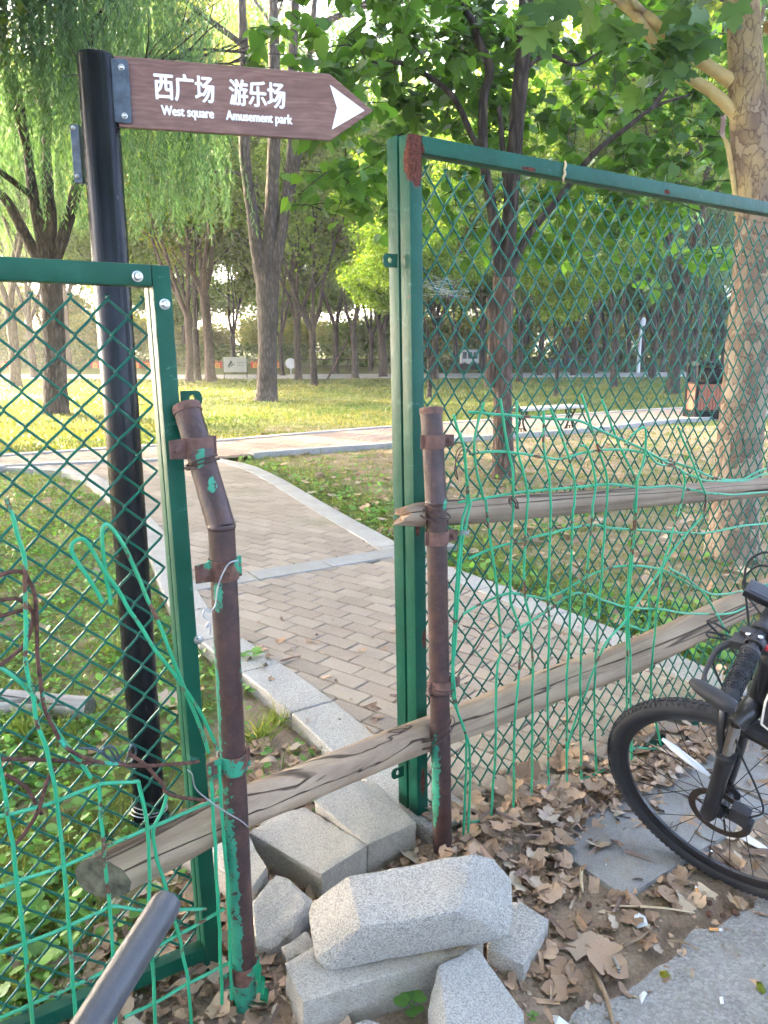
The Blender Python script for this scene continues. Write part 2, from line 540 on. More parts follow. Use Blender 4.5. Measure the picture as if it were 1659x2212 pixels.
def wood_mat(name, lo, hi, crack=1.0, sc=(1.1, 30, 30)):
    t = NT(name)
    co = t.co('Object', scale=sc)
    g = t.noise(1.0, 7, .62, co, .35)
    g2 = t.noise(2.3, 5, .6, t.co('Object', scale=(1.2, 60, 60)), .5)
    c = t.ramp(g, [(.25, lo), (.5, tuple((x + y) / 2 for x, y in zip(lo, hi))), (.78, hi)])
    c = t.mix(.3, c, t.ramp(t.noise(3.5, 4), [(.35, lo), (.65, hi)]))
    ck = t.ramp(t.noise(.8, 3, .5, t.co('Object', scale=(.35, 13, 13)), .3), [(.488, 0), (.498, 1), (.502, 1), (.512, 0)])
    ck = t.math('MULTIPLY', ck, crack)
    c = t.mix(t.math('MULTIPLY', ck, .85), c, tuple(q * .25 for q in lo))
    h = t.math('SUBTRACT', t.math('ADD', t.math('MULTIPLY', g, .5), t.math('MULTIPLY', g2, .4)), t.math('MULTIPLY', ck, 1.2))
    return t.done(c, .85, None, t.bump(h, .8, .012), .2)
M['wood_log'] = wood_mat('wood_log', (.17, .113, .075), (.46, .345, .235))
M['wood_log_dark'] = wood_mat('wood_log_dark', (.14, .095, .066), (.40, .305, .22))
M['wood_grey'] = wood_mat('wood_grey', (.16, .14, .12), (.44, .41, .37))
M['wood_split'] = wood_mat('wood_split', (.20, .10, .05), (.55, .36, .22), .6, (4, 34, 34))
def log_end():
    t = NT('log_end')
    c = t.ramp(t.noise(40, 5), [(.3, (.05, .05, .035)), (.7, (.17, .16, .11))])
    return t.done(c, .95, None, t.bump(t.noise(70, 4), .8, .006), .15)
M['log_end'] = log_end()

def granite(name, tint=(1, 1, 1), dirt=.35, sc=1.0, con=1.0):
    t = NT(name)
    a = t.noise(270 * sc, 3, .75)
    b = t.voro(400 * sc, feat='F1', out='Color')
    sp = t.n('ShaderNodeSeparateColor'); t.t.links.new(b, sp.inputs[0])
    k = t.math('ADD', t.math('MULTIPLY', a, .55), t.math('MULTIPLY', sp.outputs[0], .45))
    c = t.ramp(k, [(.27, (.11, .11, .108)), (.40, (.26, .258, .25)), (.55, (.38, .375, .36)), (.75, (.49, .485, .465))])
    if con < 1: c = t.mix(1 - con, c, (.36, .355, .34))
    c = t.mix(.25, c, t.ramp(t.noise(3.5, 5, .6), [(.3, (.22, .215, .205)), (.7, (.50, .495, .47))]))
    c = t.mix(1.0, c, tint, 'MULTIPLY')
    d = t.math('MULTIPLY', t.ramp(t.noise(5, 5, .6), [(.42, 0), (.75, 1)]), dirt)
    sz = t.n('ShaderNodeSeparateXYZ'); t.t.links.new(t.n('ShaderNodeNewGeometry').outputs['Position'], sz.inputs[0])
    mud = t.ramp(t.math('ADD', t.math('MULTIPLY', sz.outputs[2], 14), t.math('MULTIPLY', t.math('SUBTRACT', t.noise(16, 5, .65), .5), 1.6)), [(.05, .75), (.55, 0)])
    d = t.math('MAXIMUM', d, mud if sc == 1.0 and dirt < 2 else 0.0)
    c = t.mix(d, c, (.26, .215, .16))
    h = t.math('ADD', t.noise(60 * sc, 5, .7), t.math('MULTIPLY', t.noise(260, 3), .5))
    return t.done(c, .8, None, t.bump(h, .6, .005), .3)
M['granite'] = granite('granite', (1.06, 1.02, .95))
M['granite_warm'] = granite('granite_warm', (1.10, 1.03, .92), .45, con=.7)
M['granite_blue'] = granite('granite_blue', (.96, .96, .94), .2, con=.8)
M['granite_dirty'] = granite('granite_dirty', (1.06, .99, .88), .7, con=.7)
M['kerb_granite'] = granite('kerb_granite', (.98, .96, .91), .4, 1.01)
def concrete():
    t = NT('concrete')
    c = t.ramp(t.noise(7, 6, .7), [(.28, (.17, .16, .145)), (.5, (.27, .26, .24)), (.75, (.36, .35, .325))])
    c = t.mix(.35, c, t.ramp(t.noise(240, 3, .8), [(.35, (.10, .095, .085)), (.65, (.42, .41, .38))]))
    c = t.mix(t.ramp(t.noise(5, 5, .7), [(.5, 0), (.68, .6)]), c, (.22, .165, .115))
    return t.done(c, .95, None, t.bump(t.math('ADD', t.noise(90, 5, .75), t.noise(300, 3)), .7, .003), .12)
M['concrete'] = concrete()

def paver_mat(name, lo, hi):
    t = NT(name)
    r = t.math('FRACT', t.math('ADD', t.island(), t.objrand()))
    c = t.ramp(r, [(0, lo), (.5, tuple((x + y) / 2 for x, y in zip(lo, hi))), (1, hi)])
    pos = t.n('ShaderNodeNewGeometry').outputs['Position']
    c = t.mix(.4, c, t.ramp(t.noise(2.1, 6, .65, pos), [(.3, tuple(q * .65 for q in lo)), (.7, hi)]))
    c = t.mix(.25, c, t.ramp(t.noise(120, 4, .7, pos), [(.3, (.12, .10, .08)), (.7, (.5, .45, .38))]))
    mo = t.ramp(t.noise(1.1, 5, .65, pos), [(.55, 0), (.72, .55)])
    c = t.mix(mo, c, (.17, .18, .11))
    return t.done(c, .9, None, t.bump(t.noise(150, 5, .7, pos), .5, .003), .2)
M['paver'] = paver_mat('paver', (.225, .172, .125), (.38, .31, .235))
M['paver_red'] = paver_mat('paver_red', (.30, .185, .135), (.42, .29, .22))
M['paver_grey'] = granite('paver_grey', (.80, .81, .80), .5, 1.01)
M['bedding'] = simple('bedding', (.12, .10, .07), .95, 0, .4, 18, .5, .004, .1)

def asphalt():
    t = NT('asphalt')
    k = t.voro(150, out='Color')
    sp = t.n('ShaderNodeSeparateColor'); t.t.links.new(k, sp.inputs[0])
    c = t.ramp(sp.outputs[0], [(0, (.16, .155, .145)), (.6, (.28, .27, .25)), (1, (.42, .41, .38))])
    c = t.mix(.55, c, t.ramp(t.noise(4, 6, .65), [(.3, (.21, .203, .188)), (.7, (.36, .345, .315))]))
    c = t.mix(t.ramp(t.noise(6, 6, .7), [(.56, 0), (.70, .7)]), c, (.24, .19, .135))
    return t.done(c, .9, None, t.bump(t.voro(150), .8, .004), .25)
M['asphalt'] = asphalt()
M['road'] = simple('road', (.42, .41, .39), .9, 0, .1, 2)

def ground_mat():
    t = NT('ground_soil_and_turf')
    at = t.n('ShaderNodeAttribute'); at.attribute_name = 'turf'
    pos = t.n('ShaderNodeNewGeometry').outputs['Position']
    soil = t.ramp(t.noise(9, 7, .65, pos), [(.25, (.16, .108, .07)), (.5, (.29, .21, .14)), (.75, (.41, .32, .23))])
    soil = t.mix(.4, soil, t.ramp(t.noise(95, 4, .7, pos), [(.3, (.10, .07, .048)), (.75, (.46, .36, .26))]))
    turf = t.ramp(t.noise(1.4, 6, .62, pos), [(.28, (.055, .085, .018)), (.5, (.10, .13, .026)), (.68, (.19, .18, .05)), (.82, (.26, .21, .10))])
    turf = t.mix(.35, turf, t.ramp(t.noise(28, 4, .7, pos), [(.3, (.04, .06, .015)), (.7, (.24, .23, .08))]))
    f = t.math('ADD', at.outputs['Fac'], t.math('MULTIPLY', t.math('SUBTRACT', t.noise(3.0, 5, .65, pos), .5), 1.1))
    c = t.mix(t.ramp(f, [(.38, 0), (.62, 1)]), soil, turf)
    h = t.math('ADD', t.noise(30, 6, .65, pos), t.math('MULTIPLY', t.noise(140, 4, .7, pos), .5))
    return t.done(c, .95, None, t.bump(h, .8, .012), .12)
M['ground'] = ground_mat()

def post_black():
    t = NT('post_black')
    c = t.ramp(t.noise(6, 5), [(.3, (.004, .005, .006)), (.7, (.010, .011, .013))])
    sp = t.n('ShaderNodeSeparateXYZ'); t.t.links.new(t.co(), sp.inputs[0])
    c = t.mix(t.ramp(t.noise(26, 6, .7), [(.68, 0), (.72, .5)]), c, (.12, .12, .12))
    c = t.mix(t.ramp(t.noise(7, 5, .7, t.co('Object', scale=(1, 1, .3))), [(.66, 0), (.74, .55)]), c, (.055, .022, .015))
    return t.done(c, t.ramp(t.noise(5, 4), [(.3, .16), (.7, .30)]), 0, t.bump(t.noise(60, 3), .06, .003), .18)
M['post_black'] = post_black()
M['steel_blue'] = simple('steel_blue', (.05, .07, .09), .4, .3, .5, 40, .3)
def sign_wood():
    t = NT('sign_wood')
    co = t.co('Object', scale=(2.2, 9, 9))
    n1 = t.noise(2.2, 6, .6, co, 2.2)
    wv = t.n('ShaderNodeTexWave', wave_type='BANDS', bands_direction='Z')
    t.set(wv.inputs['Vector'], t.co('Object', scale=(1.2, 1, 6.5)))
    wv.inputs['Scale'].default_value = 3.2; wv.inputs['Distortion'].default_value = 16; wv.inputs['Detail'].default_value = 4; wv.inputs['Detail Scale'].default_value = 1.2
    k = t.math('ADD', t.math('MULTIPLY', n1, .85), t.math('MULTIPLY', wv.outputs['Fac'], .15))
    c = t.ramp(k, [(.25, (.105, .050, .036)), (.5, (.165, .080, .058)), (.75, (.235, .130, .100))])
    return t.done(c, .42, None, t.bump(k, .1, .002), .4)
M['sign_wood'] = sign_wood()
M['sign_edge'] = simple('sign_edge', (.035, .02, .015), .6)
M['white'] = simple('white_vinyl', (.80, .82, .83), .4, 0, .03)
M['rubber'] = simple('rubber', (.018, .019, .021), .75, 0, .3, 30, .4, .003, .35)
M['black_paint'] = simple('black_paint', (.010, .010, .012), .3, 0, .3, 20, .1)
M['black_matt'] = simple('black_matt', (.016, .016, .018), .6, 0, .3, 30, .3)
M['grip'] = simple('grip_grey', (.05, .053, .058), .45, 0, .25, 16, .3)
M['chrome'] = simple('chrome', (.50, .48, .46), .18, 1, .08, 40, .05)
M['dark_metal'] = simple('dark_metal', (.075, .06, .05), .4, .8, .3, 60, .2)
M['spoke'] = simple('spoke', (.045, .04, .038), .35, .8, .2, 40, .1)
M['red_plastic'] = simple('red_plastic', (.5, .02, .03), .4)
M['clear_plastic'] = simple('clear_plastic', (.62, .64, .66), .25, 0, .08)
M['screen'] = simple('screen', (.03, .035, .04), .15, 0, .1)
M['cream'] = simple('cream', (.62, .59, .52), .6)
M['bench_top'] = simple('bench_top', (.44, .42, .39), .8, 0, .15, 6)
M['cast_iron'] = simple('cast_iron', (.012, .013, .014), .6, 0, .3, 30, .15, .003, .12)
M['bin_slat'] = simple('bin_slat', (.27, .105, .07), .7, 0, .15, 9, .15, .003, .15)
M['bin_black'] = simple('bin_black', (.006, .007, .009), .6, .0, .2, 20, .1, .003, .08)
M['board_cream'] = simple('board_cream', (.55, .52, .44), .7, 0, .06, 4)
M['ink'] = simple('ink', (.10, .09, .085), .7)
M['banner_red'] = simple('banner_red', (.62, .035, .025), .6)
M['banner_gold'] = simple('banner_gold', (.75, .48, .04), .6)
M['hedge'] = leaf_mat('hedge', [(.06, .12, .022), (.10, .18, .03), (.15, .23, .04)], .5)
M['blue_cloth'] = simple('blue_cloth', (.10, .30, .62), .6, 0, .2, 2)
M['white_paint'] = simple('white_paint', (.70, .71, .70), .5)
M['orange'] = simple('orange', (.62, .24, .07), .6)
M['twig'] = simple('twig', (.24, .165, .10), .85, 0, .35, 30, .5)
M['straw'] = simple('straw', (.52, .41, .24), .7)
M['paper'] = simple('paper', (.66, .66, .64), .8)
M['filter'] = simple('cigarette_filter', (.60, .30, .10), .8)
M['seed'] = simple('seed_ball', (.11, .055, .032), .9, 0, .4, 120, .9, .004)
M['cobweb'] = simple('cobweb', (.75, .75, .75), .6)
M['tree_paint'] = simple('tree_paint', (.34, .15, .13), .9)
# ------------------------------------------------------------------ layout of the place
A_R = R(34.5)                                   # direction of the old fence line
U_R = np.array([math.cos(A_R), math.sin(A_R)])
LP = G(530, 2173)[:2]                           # foot of the left pipe post
RP = G(958, 1855)[:2]                           # foot of the right pipe post
A_M = math.atan2(RP[1] - LP[1], RP[0] - LP[0])

def pip(P, poly):
    P = np.asarray(P); x, y = P[..., 0], P[..., 1]
    inside = np.zeros(x.shape, bool)
    n = len(poly)
    for i in range(n):
        x1, y1 = poly[i][:2]; x2, y2 = poly[(i + 1) % n][:2]
        c = ((y1 > y) != (y2 > y)) & (x < (x2 - x1) * (y - y1) / (y2 - y1 + 1e-12) + x1)
        inside ^= c
    return inside

def fence_side(P):
    """distance behind the fence line (negative: the camera's side)"""
    P = np.asarray(P)
    n = np.array([-math.sin(A_R), math.cos(A_R)])
    a = (P - LP) @ n; b = (P - RP) @ n
    t = np.clip((P[..., 0] - LP[0]) / (RP[0] - LP[0]), 0, 1)
    return a * (1 - t) + b * t

Z_PATH = .05
kl = [(860, 1748), (800, 1700), (720, 1627), (615, 1529), (525, 1458), (440, 1392), (378, 1330), (345, 1262), (312, 1175), (275, 1122), (240, 1084), (205, 1052), (160, 1026), (95, 1016), (0, 1010)]
kr = [(470, 990), (545, 1006), (600, 1030), (640, 1052), (690, 1081), (745, 1112), (830, 1158), (922, 1208), (1060, 1256), (1190, 1308), (1290, 1345), (1375, 1378), (1530, 1445)]
KL = smooth([G(x, y, Z_PATH)[:2] for x, y in kl], 5)
KR = smooth([G(x, y, Z_PATH)[:2] for x, y in kr], 5)
# run the two edges on to just in front of the panels
KL = np.vstack([KL[0] + (KL[0] - KL[4]) / np.linalg.norm(KL[0] - KL[4]) * .16, KL])
dR = (KR[-1] - KR[-5]) / np.linalg.norm(KR[-1] - KR[-5])
KR = np.vstack([KR, KR[-1] + dR * .25])
cf = [(-420, 1015), (0, 983), (345, 961), (460, 952), (640, 937), (830, 922), (1070, 906), (1485, 880), (1900, 860)]
cn = [(-420, 1062), (0, 1010), (230, 1000), (470, 990), (600, 977), (830, 961), (1045, 944), (1270, 928), (1485, 906), (1900, 878)]
CF = smooth([G(x, y, Z_PATH)[:2] for x, y in cf], 5)
CN = smooth([G(x, y, Z_PATH)[:2] for x, y in cn], 5)
PATH_POLY = np.vstack([KL, KR])                 # from the gap up the left edge, back down the right edge
CROSS_POLY = np.vstack([CF, CN[::-1]])
def on_path(P, grow=0):
    return pip(P, PATH_POLY) | pip(P, CROSS_POLY)

KERB0 = np.array([.622, 1.77]); KERB_D = np.array([.82, .5724]); KERB_N = np.array([-.5724, .82])
ASPH0 = np.array([.62, 1.585])

def berm(P):
    """low ridge of soil along the fence foot, higher where it buries the end of the path"""
    P = np.asarray(P, float); s = fence_side(P)
    k = 1 / (1 + np.exp(-(P[..., 0] - RP[0]) / .04))
    q = np.concatenate([P, np.zeros(P.shape[:-1] + (1,))], -1)
    far = np.exp(-((P[..., 0] - .2) ** 2 + (P[..., 1] - 2.2) ** 2) / 40)
    return (.012 * np.exp(-(s / .16) ** 2) * (1 - k) + k * (.050 + .018 * vnoise(q, 6, 77)) * np.exp(-((s + .03) / .115) ** 2)) * far
# ------------------------------------------------------------------ ground: one sheet to the horizon
def axis(lo, hi, c, d0, g):
    a = [c]; d = d0
    while a[-1] < hi: a.append(a[-1] + d); d *= g
    b = [c]; d = d0
    while b[-1] > lo: b.append(b[-1] - d); d *= g
    return np.array(sorted(set(b[1:] + a)))
gx = axis(-150, 150, .2, .03, 1.028)
gy = axis(-40, 170, 2.0, .03, 1.026)
GX, GY = np.meshgrid(gx, gy)
Pg = np.stack([GX, GY], -1)
P3 = np.stack([GX, GY, 0 * GX], -1)
side = fence_side(Pg)
near = np.exp(-((GX - .2) ** 2 + (GY - 2.2) ** 2) / 40)
Zg = (.010 * vnoise(P3, 3.1, 1) + .006 * vnoise(P3, 11, 2) + .004 * vnoise(P3, 27, 3)) * near - .002
Zg += berm(Pg)
asd = (Pg - ASPH0) @ np.array([math.sin(R(35)), -math.cos(R(35))])
kb = (Pg - KERB0) @ KERB_N
Zg = np.where((kb < .30) & (side < 0) & (Zg > .004) & (kb > 0), .004, Zg)
Zg = np.where(asd > -.02, -.02, Zg)
Zg = np.where(on_path(Pg) & (side > .10), -.02, Zg)
Zg += np.where(GY > 45, .014 * np.clip(GY - 45, 0, 40), 0)        # the lawn bank beyond the far road
turf = np.where(side < .1, -.6, .55)
kd = np.min(np.linalg.norm(Pg[..., None, :] - KR[None, None, ::4], axis=-1), -1)
right = (side > .1) & (GX > -2.2) & (GY < 14.5)
lineR = np.interp(GY, KR[::-1, 1], KR[::-1, 0])
right &= GX > lineR
turf = np.where(right, .46 + .5 * np.exp(-(kd / .55) ** 2), turf)
turf = np.where((GY > 10) & ~right, .95, turf)
leftpatch = (side > 0) & (GX > -1.1) & (GX < .6) & (GY < 3.4) & ~right
turf = np.where(leftpatch & (GX > -.62), .05, turf)
Vg = np.stack([GX, GY, Zg], -1).reshape(-1, 3)
ny_, nx_ = GX.shape
idx = np.arange(nx_ * ny_).reshape(ny_, nx_)
Fg = np.stack([idx[:-1, :-1], idx[:-1, 1:], idx[1:, 1:], idx[1:, :-1]], -1).reshape(-1, 4)
gme = big_mesh('ground', Vg, Fg, M['ground'], True)
ga = gme.attributes.new('turf', 'FLOAT', 'POINT'); ga.data.foreach_set('value', turf.ravel().astype(np.float32))
ground = tag(link('ground', gme), 'bare brown soil and park turf reaching away under the trees', kind='structure')

# ------------------------------------------------------------------ asphalt and roadside kerb
def asph_edge(s):
    p = ASPH0 + s[:, None] * KERB_D
    q = np.stack([s, s * 0, s * 0], -1)
    return p - KERB_N * ((.06 * vnoise(q, 2.2, 5) + .03 * vnoise(q, 7, 6) + .012 * vnoise(q, 21, 7)) + .03)[:, None]
s_ = np.concatenate([np.linspace(-14, -1, 30), np.linspace(-.95, 3, 160), np.linspace(3.2, 16, 30)])
ed = asph_edge(s_)
mb = MB()
rows = 14
q = []
for k in range(rows):
    q.append(ed - KERB_N * (k / (rows - 1)) ** 2 * 12)
q = np.array(q)
v = np.concatenate([q, np.full(q.shape[:2] + (1,), .006)], -1)
ii = np.arange(q.shape[0] * q.shape[1]).reshape(q.shape[:2])
Fa = np.stack([ii[:-1, :-1], ii[:-1, 1:], ii[1:, 1:], ii[1:, :-1]], -1).reshape(-1, 4)
tag(link('asphalt_road', big_mesh('asphalt_road', v.reshape(-1, 3), Fa, M['asphalt'])), 'worn grey asphalt at the roadside', kind='structure')
kerb_root = tag(empty('roadside_kerb', (KERB0[0], KERB0[1], 0)), 'flush concrete kerb slabs under the leaf litter', kind='structure')
for i in range(-1, 4):
    L = .74
    c = KERB0 + KERB_D * (L * i + L / 2 + .02 + .0) + KERB_N * .15
    mb = MB().box((c[0], c[1], -.03), (L - .012, .30, .10 + .004 * (i % 2)), [(*KERB_D, 0), (*KERB_N, 0), (0, 0, 1)])
    if i == -1: continue
    mb.part('kerb_stone', M['concrete'], kerb_root, bevel=.012, seg=2)

# ------------------------------------------------------------------ paved paths
path = tag(empty('paved_path', (0, 4, 0)), 'beige brick footpath with granite edging leading in from the gap', kind='structure')
def sheet(poly, z):
    bm = bmesh.new()
    vs = [bm.verts.new((p[0], p[1], z)) for p in poly]
    f = bm.faces.new(vs)
    bmesh.ops.triangulate(bm, faces=[f])
    me = bpy.data.meshes.new('bedding'); bm.to_mesh(me); bm.free()
    return me
def bed(poly, z, parent, name='bedding'):
    me = sheet(poly, z); me.materials.append(M['bedding'])
    me.transform(Matrix.Translation(-world_loc(parent)))
    me.name = name
    return link(name, me, parent)
def shrink(edge, d, sgn):
    T = np.gradient(edge, axis=0); T /= np.linalg.norm(T, axis=1)[:, None]
    return edge + sgn * d * np.stack([-T[:, 1], T[:, 0]], -1)
bed(PATH_POLY, Z_PATH - .009, path)

band0, band1 = G(505, 1262, Z_PATH)[:2], G(850, 1203, Z_PATH)[:2]
bdir = (band1 - band0) / np.linalg.norm(band1 - band0); bnor = np.array([-bdir[1], bdir[0]])
ang = math.atan2(-.596, .776)
e1 = np.array([math.cos(ang), math.sin(ang)]); e2 = np.array([-e1[1], e1[0]])
BL, BW, BG = .205, .103, .005
def brick_mesh(L, W, H, mat, name):
    mb = MB().box((0, 0, -H / 2), (L - BG, W - BG, H))
    return mb.mesh(name, mat, bevel=.004, sm=False)
bricks = []
for r in range(-70, 110):
    for c in range(-50, 60):
        p = np.array([0.0, 4.0]) + e1 * (c + .5 * (r % 2)) * BL + e2 * r * BW
        bricks.append(p)
bricks = np.array(bricks)
inl = shrink(KL, .10, -1); inr = shrink(KR, .10, -1)
inner = np.vstack([inl, inr])
ok = pip(bricks, inner) & ~pip(bricks, CROSS_POLY)
bd = (bricks - band0) @ bnor
ok &= np.abs(bd - .09) > .035
ok &= fence_side(bricks) > -.06
bricks = bricks[ok]
dist = np.linalg.norm(bricks, axis=1)
az = np.degrees(np.arctan2(bricks[:, 0], bricks[:, 1]))
order = np.argsort(dist + np.where(np.abs(az) > 29, 100, 0))
bmesh_ = brick_mesh(BL, BW, .03, M['paver'], 'paver')
pw = world_loc(path)
rest = MB()
rb = random.Random(3)
AX = np.array([[*e1, 0], [*e2, 0], [0, 0, 1.0]])
for k, i in enumerate(order):
    x, y = bricks[i]; z = Z_PATH + rb.uniform(-.002, .002)
    if k < 300:
        o = link('paver', bmesh_, path, (x - pw.x, y - pw.y, z - pw.z))
        o.rotation_euler = (rb.uniform(-.008, .008), rb.uniform(-.008, .008), ang + rb.uniform(-.012, .012))
    else:
        rest.box((x, y, z - .012), (BL - BG, BW - BG, .024), AX)
tag(rest.part('paver_field', M['paver'], path, sm=False), kind='stuff')
# granite band across the path
mb = MB(); nb = 4
Lb = np.linalg.norm(band1 - band0) + .9
for i in range(nb):
    t = -.35 + (i + .5) * Lb / nb
    c = band0 + bdir * t + bnor * .09
    MB().box((c[0], c[1], Z_PATH - .013), (Lb / nb - .006, .19, .04), [(*bdir, 0), (*bnor, 0), (0, 0, 1)]).part('band_stone', M['paver_grey'], path, bevel=.004)

def kerb_run(edge, width, sgn, parent, mat, seg_len, top, name='kerb_stone', depth=.14, skip=None):
    d = np.r_[0, np.cumsum(np.linalg.norm(np.diff(edge, axis=0), axis=1))]
    n = max(1, int(round(d[-1] / seg_len)))
    at = lambda s: np.array([np.interp(s, d, edge[:, 0]), np.interp(s, d, edge[:, 1])])
    for i in range(n):
        s0, s1 = d[-1] * i / n + .003, d[-1] * (i + 1) / n - .003
        ss = np.linspace(s0, s1, 3)
        A = np.array([at(s) for s in ss])
        T = np.array([at(s + .01) - at(s - .01) for s in ss]); T /= np.linalg.norm(T, axis=1)[:, None]
        Nn = np.stack([-T[:, 1], T[:, 0]], -1) * sgn
        B = A + Nn * width
        if skip is not None and skip(A.mean(0)): continue
        poly = np.vstack([A, B[::-1]])
        if sgn < 0: poly = poly[::-1]
        zt = top + random.uniform(-.002, .002)
        MB().prism(poly, depth, (0, 0, zt - depth), (1, 0, 0), (0, 1, 0), (0, 0, 1)).part(name, mat, parent, bevel=.005)
kerb_run(KL, .19, -1, path, M['kerb_granite'], .46, Z_PATH + .006, skip=lambda c: c[1] > 9.0)
kerb_run(KR, .19, -1, path, M['kerb_granite'], .55, Z_PATH + .006)

cross = tag(empty('cross_path', (0, 13, 0)), 'wider reddish brick path crossing behind the gap', kind='structure')
bed(CROSS_POLY, Z_PATH - .010, cross)
mbc = MB(); mbr = MB()
cd = CF[-20] - CF[20]; ca = math.atan2(cd[1], cd[0]) + R(45)
f1 = np.array([math.cos(ca), math.sin(ca)]); f2 = np.array([-f1[1], f1[0]])
innc = np.vstack([shrink(CF, .1, -1), shrink(CN, .1, 1)[::-1]])
cand = []
for r in range(-260, 260):
    for c in range(-130, 130):
        cand.append(np.array([0, 13.]) + f1 * (c + .5 * (r % 2)) * .22 + f2 * r * .112)
cand = np.array(cand)
cand = cand[pip(cand, innc) & (np.abs(cand[:, 0] / cand[:, 1]) < .62)]
AXc = np.array([[*f1, 0], [*f2, 0], [0, 0, 1.0]])
for p in cand:
    (mbr if p[0] > -2.6 else mbc).box((p[0], p[1], Z_PATH - .012 + rb.uniform(-.0015, .0015)), (.214, .106, .024), AXc)
tag(mbc.part('paver_field', M['paver'], cross, sm=False), kind='stuff')
tag(mbr.part('paver_field', M['paver_red'], cross, sm=False), kind='stuff')
kerb_run(CF, .16, -1, cross, M['kerb_granite'], 1.0, Z_PATH + .02, depth=.16)
mouth = lambda c: (KL[-22][0] - .15 < c[0] < KR[0][0] + .05)
kerb_run(CN, .16, 1, cross, M['kerb_granite'], 1.0, Z_PATH + .02, depth=.18, skip=mouth)

# far road beyond the lawn
mb = MB()
mb.prism([(-70, 36.5), (-8, 36.0), (25, 41), (90, 58), (90, 66), (25, 47), (-8, 41.5), (-70, 41.5)], .05, (0, 0, -.02), (1, 0, 0), (0, 1, 0), (0, 0, 1))
o = link('park_road', mb.mesh('park_road', M['road'])); tag(o, 'pale sunlit park road beyond the lawn', kind='structure')
# ------------------------------------------------------------------ chain link panels
def zig_wire(p, V, r, z0, z1, first):
    """one flattened-spiral wire: local x along the panel, y through it, z up"""
    P = []
    k = 0; z = z0
    e = .16
    while z < z1:
        x = (p + .5 * r) if (k + first) % 2 else -.5 * r
        ydir = 1 if (k + first) % 2 else -1
        sx = 1 if (k + first) % 2 else -1
        P.append((x - sx * e * p, ydir * -r * .9, z - e * V / 2))
        P.append((x, 0, z))
        P.append((x - sx * e * p, ydir * r * .9, z + e * V / 2))
        z += V / 2; k += 1
    return np.array(P)

def chain_link(parent, o, ang, s0, s1, z0, z1, lean, mat, bulge, seed, p=.0335, V=.068, r=.0029):
    ux = np.array([math.cos(ang), math.sin(ang), 0]); uy = np.array([-math.sin(ang), math.cos(ang), 0])
    n = int((s1 - s0) / p)
    for i in range(n):
        W = zig_wire(p, V, r, z0, z1, i % 2)
        s = s0 + i * p + W[:, 0]
        q = np.stack([s * 2.6, W[:, 2] * 2.6, np.zeros(len(s))], -1)
        d = vnoise(q, 1.0, seed) * bulge
        w1 = vnoise(q, 1.7, seed + 1) * bulge * .55
        w2 = vnoise(q, 1.7, seed + 2) * bulge * .55
        e0 = np.minimum(1, np.minimum((z1 - W[:, 2]) / .15, (s - s0) / .12).clip(0, 1))
        P = o + (s + w1 * e0)[:, None] * ux + (W[:, 1] + d * e0)[:, None] * uy + (W[:, 2] + w2 * e0)[:, None] * np.array([0, 0, 1.0])
        P[:, :2] += lean * (P[:, 2:3])
        mb = MB().tube(P, r, 5, cap=False)
        me = bpy.data.meshes.new('mesh_wire')
        off = np.array(world_loc(parent))
        V_ = np.vstack(mb.v) - off
        me = big_mesh('mesh_wire', V_, np.array(mb.f), mat, True)
        link('mesh_wire', me, parent)

def bolt(parent, c, nrm, r=.008, name='bolt'):
    n = np.asarray(nrm, float); c = np.asarray(c, float)
    mb = MB().lathe([(r * 1.3, -.002), (r * 1.3, .001), (r, .0015), (r * .98, .006), (r * .75, .0085), (r * .35, .009), (r * .3, .005)], c, n, 14)
    return mb.part(name, M['bolt'], parent)

ANG = R(32)
UX = np.array([math.cos(ANG), math.sin(ANG), 0]); UY = np.array([-math.sin(ANG), math.cos(ANG), 0]); UZ = np.array([0, 0, 1.0])

# left panel: corner post at its right end, runs out of the picture to the left
LB = G(474, 2085); LT = AtY(362, 575, LB[1] - .005)
LLEAN = (LT[:2] - LB[:2]) / LT[2]
HL = LT[2]
lpan = empty('chain_link_panel', LB, 'low green chain link panel with three bolts on the left of the gap', 'fence panel')
ax = np.array([UX, UY, UZ])
def lpt(s, y, z):
    return LB + UX * s + UY * y + np.array([LLEAN[0] * z, LLEAN[1] * z, z])
def bar(parent, name, mat, a, b, w, h, side, up, bevel=.003):
    """square bar from a to b; w along side, h along up"""
    a, b, side, up = [np.asarray(q, float) for q in (a, b, side, up)]
    v = []
    for q in (a, b):
        for i, j in ((-1, -1), (1, -1), (1, 1), (-1, 1)):
            v.append(q + side * w / 2 * i + up * h / 2 * j)
    f = [(0, 1, 2, 3), (4, 7, 6, 5), (0, 4, 5, 1), (1, 5, 6, 2), (2, 6, 7, 3), (3, 7, 4, 0)]
    return MB().add(v, f).part(name, mat, parent, bevel=bevel, seg=2)
W_ = .036
bar(lpan, 'post', M['frame_left'], lpt(-W_ / 2, 0, -.05), lpt(-W_ / 2, 0, HL), W_, .03, UX, UY)
bar(lpan, 'inner_post', M['frame_left'], lpt(-W_ / 2 - .004, .032, -.05), lpt(-W_ / 2 - .004, .032, HL - .02), W_ - .006, .03, UX, UY)
bar(lpan, 'rail', M['frame_left'], lpt(-W_ - .001, .0, HL - .02), lpt(-1.3, .0, HL - .02), .032, .04, UY, UZ)
bar(lpan, 'inner_rail', M['frame_left'], lpt(-W_ - .001, .034, HL - .024), lpt(-1.3, .034, HL - .024), .030, .03, UY, UZ)
bar(lpan, 'rail', M['frame_left'], lpt(-W_ - .001, .0, .06), lpt(-1.3, .0, .06), .032, .036, UY, UZ)
